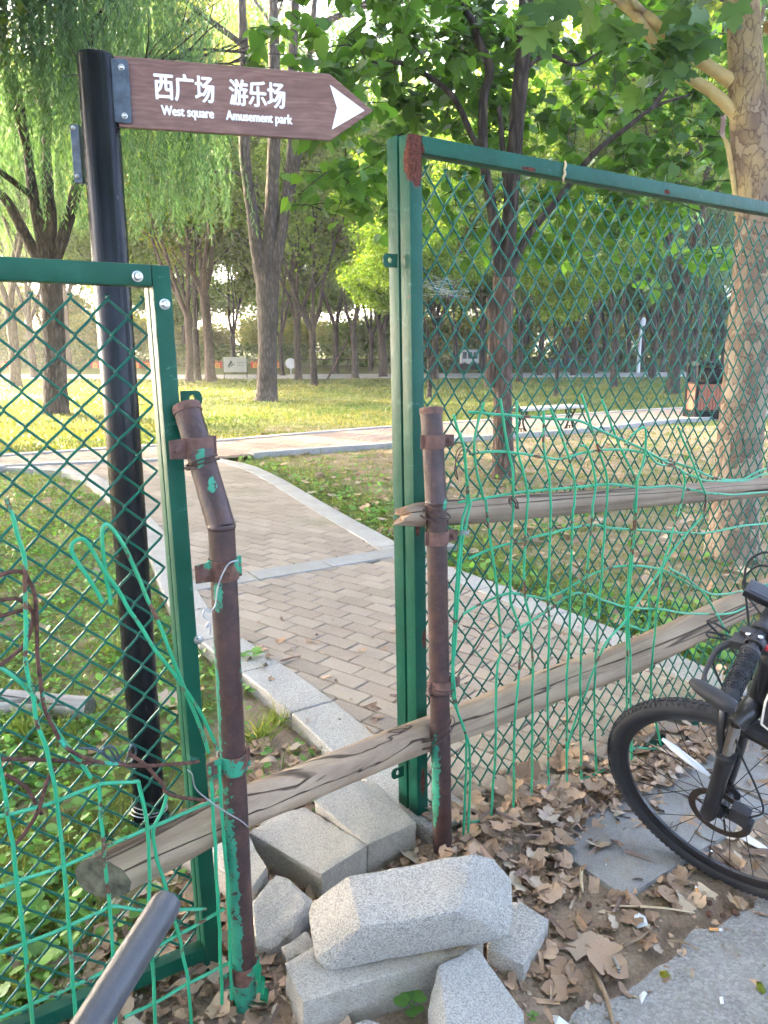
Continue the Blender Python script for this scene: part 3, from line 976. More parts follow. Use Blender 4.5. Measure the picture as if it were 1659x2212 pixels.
bar(lpan, 'post', M['frame_left'], lpt(-1.3 - W_ / 2, 0, -.05), lpt(-1.3 - W_ / 2, 0, HL), W_, .04, UX, UY)
chain_link(lpan, LB + UY * .012, ANG, -1.29, -W_ * .75, .08, HL - .035, LLEAN, M['mesh_green'], .012, 11)
fn = -UY
for bx_, by_ in ((297, 597), (356, 657), (429, 1382)):
    c = OnPlane(bx_, by_, LB + np.append(LLEAN * 1.2, 0), ANG, -.0155)
    if by_ == 1382: c = OnPlane(bx_, by_, LB + np.append(LLEAN * .7, 0), ANG, -.0155)
    bolt(lpan, c, fn)
def lug(parent, c, ux, uy, uz, w=.035, h=.034, mat=None, name='lug'):
    o = []
    for k in range(9):
        a = PI * k / 8
        o.append((w / 2 + .3 * h * math.sin(a) * 1.0, h / 2 * -math.cos(a)))
    out = [(-w / 2, -h / 2)] + o + [(-w / 2, h / 2)]
    inner = [(w * .18 + .006 * math.cos(2 * PI * k / 12), .010 * math.sin(2 * PI * k / 12)) for k in range(12)]
    m = len(out); n = len(inner)
    mb = MB()
    # plate with a slot: bridge the outline to the slot ring
    P = [np.asarray(c) + ux * a + uz * b for a, b in out] + [np.asarray(c) + ux * a + uz * b for a, b in inner]
    P = np.array(P); T = .004
    A = np.vstack([P - uy * T / 2, P + uy * T / 2]); K = m + n
    f = []
    oa = [math.atan2(b, a - w * .18) for a, b in out]
    ia = [math.atan2(b, a - w * .18) for a, b in inner]
    near_i = [min(range(n), key=lambda j: abs((ia[j] - t + PI) % (2 * PI) - PI)) for t in oa]
    for i in range(m):
        i2 = (i + 1) % m; j, j2 = near_i[i], near_i[i2]
        steps = (j2 - j) % n
        for off in (0, K):
            prev = j
            for s in range(steps):
                f.append((i + off, m + prev + off, m + (prev + 1) % n + off)); prev = (prev + 1) % n
            f.append((i + off, m + prev + off, i2 + off))
        f.append((i, i2, i2 + K, i + K))
    for j in range(n):
        f.append((m + j, m + (j + 1) % n, m + (j + 1) % n + K, m + j + K))
    mb.add(A, f)
    return mb.part(name, mat or M['frame_left'], parent, ang=30)
c = OnPlane(408, 862, LB + np.append(LLEAN * 1.2, 0), ANG, .01)
lug(lpan, c, UX, UY, UZ)

# right panel: tall, double post at its left end
RB = G(893, 1790); RT = AtY(872, 291, RB[1])
RLEAN = (RT[:2] - RB[:2]) / RT[2]
HR = RT[2]
ANG2 = A_R
VX = np.array([math.cos(ANG2), math.sin(ANG2), 0]); VY = np.array([-math.sin(ANG2), math.cos(ANG2), 0])
def rpt(s, y, z):
    return RB + VX * s + VY * y + np.array([RLEAN[0] * z, RLEAN[1] * z, z])
rust_corner = (rpt(.018, -.025, HR - .055) - RB)
M['frame_right'] = green_paint('frame_right', (.004, .066, .040), [(tuple(rust_corner), (.034, .034, .075)), (tuple(rpt(.012, -.025, .95) - RB), (.006, .02, .02)), (tuple(rpt(.020, -.025, .16) - RB), (.007, .02, .05)), (tuple(rpt(.030, -.025, .62) - RB), (.006, .02, .03)), (tuple(rpt(.42, -.025, HR - .035) - RB), (.03, .03, .006)), (tuple(rpt(1.05, -.025, HR - .03) - RB), (.015, .03, .008))], .35)
rpan = empty('chain_link_panel', RB, 'tall green chain link panel with rusted corner right of the gap', 'fence panel')
RWd = .040
bar(rpan, 'post', M['frame_right'], rpt(RWd / 2, -.0, -.05), rpt(RWd / 2, -.0, HR), RWd, .046, VX, VY)
bar(rpan, 'back_post', M['frame_right'], rpt(RWd / 2 - .003, .05, -.05), rpt(RWd / 2 - .003, .05, HR + .004), RWd, .046, VX, VY)
bar(rpan, 'rail', M['frame_right'], rpt(RWd + .001, 0, HR - .021), rpt(2.5, 0, HR - .021), .046, .042, VY, UZ)
bar(rpan, 'post', M['frame_right'], rpt(2.5 + RWd / 2, 0, -.05), rpt(2.5 + RWd / 2, 0, HR), RWd, .046, VX, VY)
chain_link(rpan, RB + VY * .004, ANG2, RWd, 2.5, .015, HR - .04, RLEAN, M['mesh_green'], .022, 23, V=.088, r=.0031)
lug(rpan, OnPlane(846, 563, RB + np.append(RLEAN * 1.6, 0), ANG2, .02), -VX, VY, UZ)
lug(rpan, OnPlane(862, 1668, RB, ANG2, .02), -VX, VY, UZ)
# strip of dry creeper stuck to the top rail
c = rpt(.56, -.027, HR - .02)
sx = [(0, .024), (.004, .012), (-.001, 0), (.003, -.012), (-.003, -.024), (.001, -.034)]
MB().tube(smooth([c + VX * a + UZ * b for a, b in sx], 3), [.002, .0045, .003, .0045, .003, .001], 6).thing('dried_tendril', M['straw'], 'dried pale tendril stuck on the top rail of the tall panel', 'tendril')

# cobweb in the corner of the tall panel
cw = empty('cobweb', rpt(.05, .02, 1.42), 'faint white cobweb spun beside the tall green post', 'cobweb')
mb = MB()
a0 = OnPlane(906, 612, RB, ANG2, .03); a1 = OnPlane(1015, 634, RB, ANG2, -.02)
for k in range(34):
    t0 = rng.uniform(0, .5); t1 = rng.uniform(.4, 1)
    p = a0 + (a1 - a0) * t0 + np.array([0, 0, rng.normal(0, .012)]) + VY * rng.uniform(-.02, .02)
    q = a0 + (a1 - a0) * t1 + np.array([0, 0, rng.normal(0, .018) + .004]) + VY * rng.uniform(-.05, .03)
    if k % 3 == 0: p = a0 + np.array([0, 0, rng.uniform(-.03, .05)]) - VX * .01
    m_ = (p + q) / 2 - np.array([0, 0, .006])
    mb.tube([p, m_, q], (.00018), 3, cap=False)
tag(mb.part('threads', M['cobweb'], cw), kind='stuff')

# ------------------------------------------------------------------ the two rusty pipe posts
def pipe_pts(base, mid, top):
    P = [base + (mid - base) * t for t in np.linspace(0, 1, 14)]
    return np.array(P), np.array([mid + (top - mid) * t for t in np.linspace(0, 1, 6)])
LP3 = np.array([LP[0], LP[1], 0]); RP3 = np.array([RP[0], RP[1], 0])
def clamp(parent, c, r, ddir, nrm, L, h, mat):
    c = np.asarray(c, float); d = np.asarray(ddir, float); n = np.asarray(nrm, float)
    mb = MB().lathe([(r + .001, -h / 2), (r + .004, -h / 2), (r + .004, h / 2), (r + .001, h / 2)], c, (0, 0, 1), 24, close=True)
    poly = [(r * .6, -h / 2), (r + L, -h / 2 + .002), (r + L + .001, h / 2 - .004), (r * .6, h / 2)]
    mb.prism(poly, .004, c - n * (r * .35), d, np.array([0, 0, 1.0]), n)
    poly2 = [(-r * .6, -h / 2), (-r - .012, -h / 2), (-r - .012, h / 2), (-r * .6, h / 2)]
    mb.prism(poly2, .004, c - n * (r * .1), d, np.array([0, 0, 1.0]), n)
    br = mb.part('bracket', mat, parent, bevel=.0008)
    k = c + d * (r + L * .55) - n * (r * .35 + .001)
    MB().lathe([(.010, -.001), (.010, .002), (.0075, .003), (.0075, .006), (.003, .007)], k, -n, 12).part('rivet', M['bracket'], br)
    return br
lmid = AtY(478, 1137, LP[1]); ltop = AtY(403, 880, LP[1] + .09)
M['pipe_left'] = pipe_mat('pipe_left', [((-.012, -.026, .2), (.016, .03, .36)), ((-.02, -.02, .12), (.022, .03, .26)), ((-.012, -.02, .98), (.010, .02, .04)), ((-.026, -.012, .72), (.008, .02, .16)),
                                       ((.03, -.01, .82), (.008, .02, .06)), ((-.045, .02, 1.245), (.010, .03, .022)), ((-.02, -.01, 1.19), (.008, .03, .02)), ((.02, -.02, .03), (.03, .03, .06))])
M['pipe_right'] = pipe_mat('pipe_right', [((-.026, -.012, .27), (.014, .02, .15)), ((-.012, -.02, 1.05), (.008, .02, .016)), ((.01, -.025, .035), (.008, .02, .012))])
def pipe_post(base, mid, top, r, mat, label):
    root = empty('pipe_post', base, label, 'pipe post')
    a, b = pipe_pts(base - np.array([0, 0, .06]), mid, top)
    MB().tube(a, r, 28, wob=.02, wobs=30).part('pipe', mat, root)
    b = b.copy(); b[0] = b[0] - (b[1] - b[0]) / np.linalg.norm(b[1] - b[0]) * .004
    MB().tube(b, r * 1.03, 28, cap=True).part('bent_arm', mat, root)
    ax_ = (b[-1] - b[-2]); ax_ /= np.linalg.norm(ax_)
    MB().lathe([(r * 1.10, -.012), (r * 1.12, -.002), (r * 1.09, .004), (r * .8, .006), (r * .2, .007)], b[-1], ax_, 28).part('cap', M['bracket'], root)
    MB().lathe([(r * 1.0, -.006), (r * 1.07, -.002), (r * 1.07, .002), (r * 1.0, .006)], mid, (0, 0, 1), 28).part('weld', mat, root)
    return root
RLp = .0262
lp = pipe_post(LP3, lmid, ltop, RLp, M['pipe_left'], 'rusty bent pipe post with peeling green paint at left of the gap')
rmid = AtY(942, 1085, RP[1]); rtop = AtY(931, 884, RP[1] + .03)
rp = pipe_post(RP3, rmid, rtop, .0275, M['pipe_right'], 'dark rusty pipe post standing before the tall green panel')
WN = np.array([-math.sin(A_R), math.cos(A_R), 0]); WD = np.array([*U_R, 0])
def on_axis(base, mid, top, z):
    if z <= mid[2]: return base + (mid - base) * (z / mid[2])
    return mid + (top - mid) * ((z - mid[2]) / (top[2] - mid[2]))
for zpx, mat in ((967, 'bracket'), (1228, 'bracket_green'), (1645, 'bracket_green'), (2095, 'bracket_green')):
    z = AtY(430, zpx, LP[1] + (.05 if zpx < 1100 else 0))[2]
    clamp(lp, on_axis(LP3, lmid, ltop, z), RLp, -WD, WN, .034, .042, M[mat])
for zpx in (955, 1160, 1480):
    z = AtY(950, zpx, RP[1])[2]
    clamp(rp, on_axis(RP3, rmid, rtop, z), .0275, WD, WN, .036, .036, M['bracket'])
# curled flake of paint standing off the left pipe foot
mb = MB()
for k in range(3):
    c = LP3 + np.array([.03 + .006 * k, -.012 + .004 * k, .10 - .035 * k])
    w = .018
    prof = [(-.5, 0), (-.2, .18), (.1, .22), (.4, .05), (.5, -.25)]
    v = []
    for j, zz in enumerate((-.022, 0, .02)):
        for a, b in prof:
            v.append(c + np.array([w * (a + .15 * j), w * b * (1 + .4 * j) - .004, zz]))
    f = [(j * 5 + i, j * 5 + i + 1, (j + 1) * 5 + i + 1, (j + 1) * 5 + i) for j in range(2) for i in range(4)]
    mb.add(v, f)
mb.part('paint_flake', M['wire_green'], lp)

# ------------------------------------------------------------------ wire ties
def loop_round(c, axis_, r, turns=2.0, pitch=.006, n=40, wob=.12, tail=None, ph=0):
    w = np.asarray(axis_, float); w /= np.linalg.norm(w)
    u = np.cross(w, [0.3, 1, .2]); u /= np.linalg.norm(u); q = np.cross(w, u)
    t = np.linspace(0, turns * 2 * PI, int(n * turns)) + ph
    rr = r * (1 + wob * np.sin(t * 1.7 + ph) * .5 + wob * .5)
    P = np.asarray(c) + rr[:, None] * (np.cos(t)[:, None] * u + np.sin(t)[:, None] * q) + ((t - ph) / (2 * PI) * pitch - turns * pitch / 2)[:, None] * w
    if tail is not None: P = np.vstack([P, P[-1] + np.asarray(tail)])
    return P
def tie(label, P, mat='wire_tie', r=.0014, name='wire_tie'):
    return MB().tube(P, r, 6).thing(name, M[mat], label, 'wire', 'binding wires on the fence')
c = on_axis(LP3, lmid, ltop, AtY(430, 1000, LP[1] + .04)[2])
tie('rusty wire twisted round the left pipe post below its cap', np.vstack([loop_round(c, (-.2, .1, .7), .031, 1.6, .008), c + np.array([-.05, .05, -.02]), c + np.array([-.075, .06, -.045]), c + np.array([-.08, .07, -.04])]), r=.002)
e = OnPlane(445, 1340, LP3, A_R, -.02)
P = smooth([OnPlane(x, y, LP3, A_R, -.034) for x, y in px('5', [(1030, 278), (990, 290), (960, 340), (940, 400), (930, 470), (905, 500), (885, 490), (880, 520), (905, 540), (890, 565), (910, 560), (905, 600)])], 4)
tie('pale twisted wire hanging off the middle bracket of the left pipe post', P, 'wire_steel', .0016)
P = smooth([OnPlane(x, y, LP3, A_R, -.034) for x, y in px('7', [(810, 50), (830, 70), (845, 130), (900, 180), (980, 235), (1040, 270), (1075, 300)])], 4)
tie('grey wire crossing the foot of the left pipe post', P, 'wire_steel', .0016)
# log lashings on the right pipe
zt = AtY(945, 1110, RP[1])[2]
tie('rusty wire lashing the upper log to the right pipe post', loop_round(on_axis(RP3, rmid, rtop, zt), (.35, 0, .9), .036, 2.3, .016), r=.002)
zt = AtY(945, 1490, RP[1])[2]
tie('rusty wire wound round the lowest bracket of the right pipe post', np.vstack([loop_round(on_axis(RP3, rmid, rtop, zt), (.1, .1, .9), .034, 3.2, .009), OnPlane(990, 1450, RP3, A_R), OnPlane(1030, 1400, RP3, A_R), OnPlane(1045, 1375, RP3, A_R), OnPlane(1025, 1358, RP3, A_R), OnPlane(1000, 1352, RP3, A_R)]), r=.0018)
zt = AtY(945, 1585, RP[1])[2]
tie('rusty wire lashing the lower log to the right pipe post', loop_round(on_axis(RP3, rmid, rtop, zt) + WN * .03, (-.45, 0, .85), .058, 1.6, .02, wob=.2), r=.002)
tie('dark wire twisted round the top bracket of the right pipe post', smooth(np.vstack([OnPlane(x, y, RP3, A_R, -.02) for x, y in px('4', [(300, 850), (320, 840), (345, 850), (320, 870), (310, 900), (312, 960), (320, 1000), (310, 985), (305, 950), (330, 880), (360, 870), (375, 890), (410, 885), (400, 870)])]), 3), r=.0014)
tie('silver wire tied round the mesh beside the upper log', loop_round(OnPlane(1003, 1150, RP3, A_R, -.02), (0, .2, 1), .011, 3, .004), 'wire_steel', .0015)
tie('rusty wire knotted on the mesh before the upper log', loop_round(OnPlane(1110, 1086, RP3, A_R, -.01), (.5, .2, .3), .013, 4, .003, wob=.6), r=.0014)

# ------------------------------------------------------------------ bent welded wire fencing
WR = .0038
def wires(root, lists, p0, ang, off, mat, name, r=WR, j=.003):
    for k, w in enumerate(lists):
        o = off + (k % 5 - 2) * j
        P = smooth([OnPlane(x, y, p0, ang, o) for x, y in w], 8)
        P = P + .0016 * np.stack([vnoise(P, 24, 5 + k), vnoise(P, 24, 6 + k), vnoise(P, 24, 7 + k)], -1)
        P[:, 2] = np.maximum(P[:, 2], -.01)
        MB().tube(P, r, 7).part(name, mat, root)
def cat(*segs):
    out = []
    for c_, pts in segs: out += px(c_, pts)
    return out
VR = [
 cat(('4', [(300, 720), (320, 790), (345, 870), (365, 1060), (372, 1100)]), ('6', [(375, 30), (350, 140), (335, 230), (310, 600), (300, 760), (310, 880), (320, 940), (365, 1060)]), ('8', [(370, 0), (372, 120), (358, 410)])),
 cat(('4', [(330, 800), (350, 900), (360, 1090)]), ('6', [(362, 20), (338, 120), (318, 300), (303, 560), (294, 760), (300, 880), (350, 1020)]), ('8', [(355, 0), (345, 300), (335, 400)])),
 cat(('4', [(430, 665), (405, 760), (390, 840), (400, 960), (430, 1080)]), ('6', [(440, 20), (450, 120), (470, 250), (490, 430), (505, 640), (490, 740), (483, 900), (482, 1130)]), ('8', [(470, 130), (455, 415)])),
 cat(('4', [(503, 650), (530, 840), (555, 960), (560, 1060)]), ('6', [(558, 40), (550, 200), (545, 420), (565, 510), (590, 590), (580, 800), (565, 960), (562, 1130)]), ('8', [(560, 150), (548, 395)])),
 cat(('4', [(575, 660), (577, 860), (600, 960), (620, 1060)]), ('6', [(615, 100), (608, 250), (608, 420), (630, 540), (642, 700), (640, 900), (640, 1130)]), ('8', [(637, 180), (632, 350)])),
 cat(('4', [(688, 700), (690, 860), (715, 1000), (722, 1120)]), ('6', [(720, 80), (712, 300), (708, 430), (715, 560), (707, 800), (710, 1130)]), ('8', [(710, 250)])),
 cat(('4', [(718, 690), (790, 880), (825, 1020), (820, 1120)]), ('6', [(815, 80), (805, 380), (800, 600), (790, 800), (790, 1130)]), ('8', [(788, 280)])),
 cat(('4', [(850, 855), (880, 870), (915, 1010), (903, 1120)]), ('6', [(900, 80), (875, 350), (860, 560), (850, 700), (850, 1130)]), ('8', [(860, 250)])),
 cat(('4', [(853, 630), (930, 880), (965, 1010), (960, 1120)]), ('6', [(955, 100), (940, 340), (915, 700), (910, 900), (915, 1130)]), ('8', [(933, 225)])),
 cat(('4', [(940, 655), (1025, 870), (1090, 1010), (1080, 1120)]), ('6', [(1085, 40), (1060, 330), (1045, 500), (1050, 650), (1050, 920), (1070, 1120)]), ('w', [(500, 430), (560, 600), (680, 810)])),
 cat(('4', [(1040, 850), (1080, 800), (1120, 775), (1132, 800), (1125, 900), (1095, 1000), (1090, 1100)]), ('6', [(1085, 150), (1065, 330), (1055, 520), (1065, 700), (1065, 900)]), ('w', [(480, 330), (480, 520)])),
 cat(('4', [(1130, 870), (1180, 930), (1270, 950), (1300, 1000), (1285, 1100)]), ('6', [(1270, 60), (1235, 200), (1205, 300), (1180, 480), (1165, 650), (1155, 760), (1155, 870)]), ('w', [(690, 110), (740, 350), (790, 690)])),
 cat(('4', [(1268, 770), (1320, 890), (1370, 1020), (1388, 1060)]), ('6', [(1390, 20), (1370, 90), (1300, 170), (1230, 260), (1150, 380), (1040, 540), (950, 650), (870, 850), (810, 1020), (785, 1120)])),
 cat(('6', [(1145, 420), (1147, 540), (1130, 580), (1080, 565), (1030, 550)])),
 cat(('6', [(1230, 310), (1300, 350), (1380, 420), (1430, 500), (1470, 570), (1500, 640)])),
]
HRW = [
 cat(('4', [(365, 710), (440, 715), (690, 735), (840, 745), (940, 790), (1100, 860), (1250, 940), (1320, 980), (1400, 1005), (1560, 1005), (1659, 975), (1900, 950)])),
 cat(('4', [(370, 890), (450, 880), (550, 882), (690, 905), (760, 912), (860, 885), (980, 870), (1100, 880), (1200, 910), (1330, 950), (1420, 990), (1540, 1000), (1659, 950), (1900, 900)])),
 cat(('4', [(320, 1100), (440, 1080), (600, 1055), (820, 1035), (980, 1020), (1100, 1035), (1250, 1030), (1380, 1055), (1500, 1065), (1659, 1055), (1900, 1050)])),
 cat(('6', [(365, 270), (470, 225), (700, 165), (880, 125), (1000, 140), (1150, 148), (1320, 160), (1420, 155), (1540, 130), (1659, 118), (1850, 100)])),
 cat(('6', [(340, 510), (430, 460), (540, 420), (640, 435), (700, 440), (800, 395), (880, 345), (980, 310), (1080, 300), (1200, 318), (1290, 365), (1370, 405), (1440, 425), (1560, 410), (1659, 380), (1850, 350)])),
 cat(('6', [(520, 610), (700, 500), (800, 430), (870, 420), (960, 455), (1050, 480), (1200, 490), (1300, 505), (1480, 508), (1560, 480), (1620, 430), (1700, 350), (1850, 300)])),
 cat(('8', [(360, 280), (480, 255), (560, 220), (700, 150), (830, 100), (980, 35)]), ('w', [(480, 350), (660, 345), (900, 335), (1130, 255), (1250, 190), (1440, 10)])),
]
wf = empty('wire_fence', RP3 + WD * .05, 'bent light green welded wire fencing hanging in front of the tall panel', 'wire fence')
wires(wf, VR, RP3, A_R, -.012, M['wire_green'], 'upright_wire')
wires(wf, HRW, RP3, A_R, -.002, M['wire_green'], 'cross_wire')
VL = [
 cat(('z', [(40, -70), (60, 0), (110, 150), (150, 300), (155, 500), (160, 700), (165, 950), (200, 1150), (230, 1320), (290, 1500)]), ('7', [(210, 0), (240, 150), (270, 400), (300, 750), (330, 1148), (345, 1300)])),
 cat(('7', [(-10, -40), (0, 30), (60, 420), (105, 800), (140, 1148), (155, 1300)])),
 cat(('7', [(425, 110), (445, 350), (470, 600), (490, 900), (505, 1200)])),
 cat(('7', [(600, 100), (630, 250), (645, 500), (645, 640), (660, 920), (670, 1148), (675, 1250)])),
 cat(('7', [(720, 150), (700, 230), (662, 320), (675, 420), (710, 540), (760, 720), (790, 850), (815, 980), (825, 1148)])),
 cat(('7', [(905, 40), (925, 300), (945, 700), (960, 1060)])),
 cat(('7', [(945, 30), (960, 250), (985, 600), (1000, 1040)])),
 cat(('z', [(635, 580), (560, 440), (490, 340), (450, 260), (460, 210), (510, 190), (560, 230), (620, 330), (700, 450), (790, 600), (860, 700), (950, 850), (1050, 980), (1150, 1110), (1250, 1270), (1360, 1500)])),
 cat(('z', [(690, 595), (670, 450), (650, 300), (635, 160), (650, 100), (690, 110), (750, 190), (820, 320), (870, 430), (920, 560), (1000, 730), (1090, 960), (1150, 1110), (1210, 1260), (1270, 1420), (1300, 1520)])),
 cat(('z', [(-60, 980), (0, 990), (100, 1060), (200, 1150), (290, 1280), (360, 1390), (470, 1540), (520, 1600), (570, 1670)])),
]
HLW = [
 cat(('7', [(-60, 268), (0, 250), (200, 200), (430, 115), (600, 100)])),
 cat(('7', [(-60, 578), (0, 555), (260, 470), (480, 370), (700, 280), (850, 215), (945, 175)])),
 cat(('7', [(-60, 865), (0, 840), (200, 765), (430, 665), (490, 640), (640, 655), (890, 650)])),
 cat(('7', [(-60, 1145), (0, 1120), (250, 1010), (490, 905), (760, 770), (970, 650)])),
 cat(('7', [(540, 1120), (700, 1040), (830, 965), (1000, 880)])),
]
RL = [
 cat(('z', [(-80, 440), (0, 410), (80, 390), (150, 400), (190, 460), (215, 520), (230, 700), (235, 900), (260, 1130), (280, 1250), (340, 1380), (420, 1490), (560, 1560), (700, 1590), (900, 1605), (1240, 1575)])),
 cat(('z', [(-100, 575), (0, 565), (100, 560), (170, 600), (210, 660), (190, 760), (140, 860), (60, 930), (0, 970), (-80, 1010)])),
 cat(('z', [(-90, 680), (0, 665), (90, 640), (170, 620)])),
 cat(('z', [(-60, 1555), (0, 1560), (250, 1565), (560, 1580), (900, 1605)])),
 cat(('7', [(20, 70), (110, 120), (150, 190), (180, 240)])),
 cat(('7', [(560, -20), (640, 40), (700, 110), (720, 150), (790, 170), (890, 180)])),
 cat(('7', [(240, 40), (200, 110), (150, 260), (60, 380)])),
]
wl = empty('wire_fence', LP3 - WD * .2, 'twisted rust-spotted green wire fencing on the left pipe post', 'wire fence')
wires(wl, VL, LP3, A_R, -.012, M['wire_green'], 'upright_wire')
wires(wl, HLW, LP3, A_R, -.004, M['wire_green'], 'cross_wire')
wires(wl, RL, LP3, A_R, -.008, M['wire_rusty'], 'rusty_wire')
# grey plastic twine knotted on the left wires
P = smooth([OnPlane(x, y, LP3, A_R, .02) for x, y in px('z', [(490, 1490), (600, 1500), (680, 1560), (730, 1590), (740, 1540), (700, 1480), (640, 1500), (700, 1570), (780, 1580), (810, 1500), (830, 1470), (850, 1520), (800, 1590), (740, 1570), (680, 1490)])], 4)
MB().tube(P, .0022, 6).thing('plastic_twine', M['steel_blue'], 'grey plastic twine knotted on the rusty left wires', 'twine')

# ------------------------------------------------------------------ logs
def log(name, P, r, mat, label, endmat=None, n=26, wob=.10, seed=1, groove=True, jag=None):
    P = smooth(P, 10)
    d0 = P[-1] - P[0]; L = np.linalg.norm(d0)
    o = P[0].copy(); o2 = np.array([o[0], o[1], o[2]])
    ux = d0 / L; uy = np.cross([0, 0, 1.0], ux); uy /= np.linalg.norm(uy); uz = np.cross(ux, uy)
    Rm = np.array([ux, uy, uz])
    Q = (P - o) @ Rm.T
    m = len(Q)
    rr = np.interp(np.linspace(0, 1, m), np.linspace(0, 1, len(r)), r)
    a = np.linspace(0, 2 * PI, n, endpoint=False)
    v = []
    for i in range(m):
        pr = rr[i]
        base = np.stack([np.full(n, Q[i, 0]), Q[i, 1] + np.cos(a) * pr, Q[i, 2] + np.sin(a) * pr], -1)
        k = wob * vnoise(np.stack([np.full(n, Q[i, 0] * 3.0), np.cos(a) * 1.3, np.sin(a) * 1.3], -1), 1.0, seed) + .5 * wob * vnoise(np.stack([np.full(n, Q[i, 0] * 9), np.cos(a) * 4, np.sin(a) * 4], -1), 1.0, seed + 3)
        if groove:
            for ga, gd, gw in ((3.6, .30, .16), (2.5, .16, .12)):
                gg = ga + .35 * math.sin(Q[i, 0] * 2.1 + seed) + .1 * math.sin(Q[i, 0] * 9)
                amp = gd * (.55 + .45 * math.sin(Q[i, 0] * 3.3 + ga))
                dd = (a - gg + PI) % (2 * PI) - PI
                k = k - amp * np.exp(-(dd / gw) ** 2)
        base[:, 1] = Q[i, 1] + (base[:, 1] - Q[i, 1]) * (1 + k)
        base[:, 2] = Q[i, 2] + (base[:, 2] - Q[i, 2]) * (1 + k)
        if not jag and i < 4:
            base[:, 0] += (4 - i) / 4 * -(base[:, 1] - Q[i, 1]) * .9
        if jag and i < jag:
            base[:, 0] += (jag - i) / jag * .03 * vnoise(np.stack([a * 2, a * 0, a * 0], -1), 1.4, seed)
        v.append(base)
    root = empty(name, o2, label, 'log')
    root.rotation_mode = 'QUATERNION'
    root.rotation_quaternion = Matrix(Rm.T.tolist()).to_quaternion()
    f = [(i * n + j, i * n + (j + 1) % n, (i + 1) * n + (j + 1) % n, (i + 1) * n + j) for i in range(m - 1) for j in range(n)]
    tr = link('trunk', MB().add(np.vstack(v), f).mesh('trunk', mat, ang=50), root)
    for e_, nm in ((0, 'cut_end'), (m - 1, 'cut_end')):
        ring = v[e_]; c = ring.mean(0)
        r2 = c + (ring - c) * .55; r2[:, 0] += (-.004 if e_ == 0 else .004)
        vv = np.vstack([ring, r2, c[None]])
        ff = [(j, (j + 1) % n, n + (j + 1) % n, n + j) for j in range(n)] + [(n + j, n + (j + 1) % n, 2 * n) for j in range(n)]
        link(nm, MB().add(vv, ff).mesh(nm, endmat or M['log_end'], ang=60), root)
    return root
lo = .068
A1 = OnPlane(222, 1898, LP3, A_R, lo - .01); A2 = OnPlane(505, 1752, LP3, A_M, lo); A3 = OnPlane(735, 1658, LP3, A_M, lo); A4 = OnPlane(945, 1578, RP3, A_R, lo)
A5 = OnPlane(1150, 1498, RP3, A_R, lo + .004); A6 = OnPlane(1400, 1402, RP3, A_R, lo + .008); A7 = OnPlane(1640, 1288, RP3, A_R, lo + .01)
A8 = A7 + (A7 - A6) * .9
log('log_rail', [A1, (A1 + A2) / 2, A2, A3, A4, A5, A6, A7, A8], [.046, .047, .046, .045, .048, .056, .058, .052, .05], M['wood_log'], 'long weathered log slanting low across the gap behind both pipe posts', seed=4)
B1 = OnPlane(864, 1114, RP3, A_R, lo - .01); B2 = OnPlane(950, 1108, RP3, A_R, lo - .005); B3 = OnPlane(1250, 1085, RP3, A_R, lo); B4 = OnPlane(1659, 1052, RP3, A_R, lo)
log('log_rail', [B1, B2, B3, B4, B4 + (B4 - B3) * .6], [.024, .034, .037, .036, .033], M['wood_log_dark'], 'upper log with a splintered orange end tied behind the right pipe post', M['wood_split'], seed=8, jag=6)
# splintered raw wood at the upper log's end
g0 = G(-40, 1515, .05); g1 = G(195, 1530, .05)
log('fallen_log', [g0 + (g0 - g1) * .8, g0, g1], [.055, .052, .047], M['wood_grey'], 'grey weathered log lying in the grass behind the left panel', seed=12)

# ------------------------------------------------------------------ sign post with board
PB = G(325, 1772)
PT = AtY(205, 117, PB[1])
spost = empty('sign_post', PB, 'black round sign post behind the left chain link panel', 'sign post')
pr = .0475
mb = MB().lathe([(pr, -.05), (pr, PT[2] - .012), (pr * .95, PT[2] - .003), (pr * .8, PT[2]), (pr * .2, PT[2] + .002)], PB, (0, 0, 1), 40)
mb.part('pole', M['post_black'], spost)
MB().lathe([(pr + .002, -.01), (pr + .014, 0), (pr + .012, .012), (pr + .002, .02)], PB, (0, 0, 1), 32).part('base_collar', M['post_black'], spost)
MB().tube(loop_round(PB + np.array([0, 0, .05]), (.1, .1, 1), pr + .004, 2.3, .012, wob=.1), .0018, 6).part('base_wire', M['wire_steel'], spost)
SA = math.atan2(.134, .538)
SX = np.array([math.cos(SA), math.sin(SA), 0]); SN = np.array([math.sin(SA), -math.cos(SA), 0])
S0 = np.array([-.682, 2.142, 2.089])           # left edge, mid height
sgn = empty('direction_sign', S0, 'brown wood-grain arrow sign with white Chinese and English lettering', 'sign')
Hs = .083
board = [(0, -Hs), (.552, -Hs), (.672, 0), (.552, Hs), (0, Hs)]
sgn.rotation_euler = (0, 0, SA)
def sgn_part(mb, name, mat, **k):
    return link(name, mb.mesh(name, mat, **k), sgn)
E3 = np.eye(3)
sgn_part(MB().prism(board, .012, (0, .002, 0), E3[0], E3[2], E3[1]), 'board', M['sign_wood'], bevel=.0008)
sgn_part(MB().prism([(x * .998 + .0005, y * .993) for x, y in board], .006, (0, .0145, 0), E3[0], E3[2], E3[1]), 'backing', M['sign_edge'])
arrow = [(.552, .056), (.648, -.002), (.556, -.056), (.571, .000)]
sgn_part(MB().prism(arrow, .0012, (0, .0005, 0), E3[0], E3[2], E3[1]), 'arrow', M['white'], sm=False)
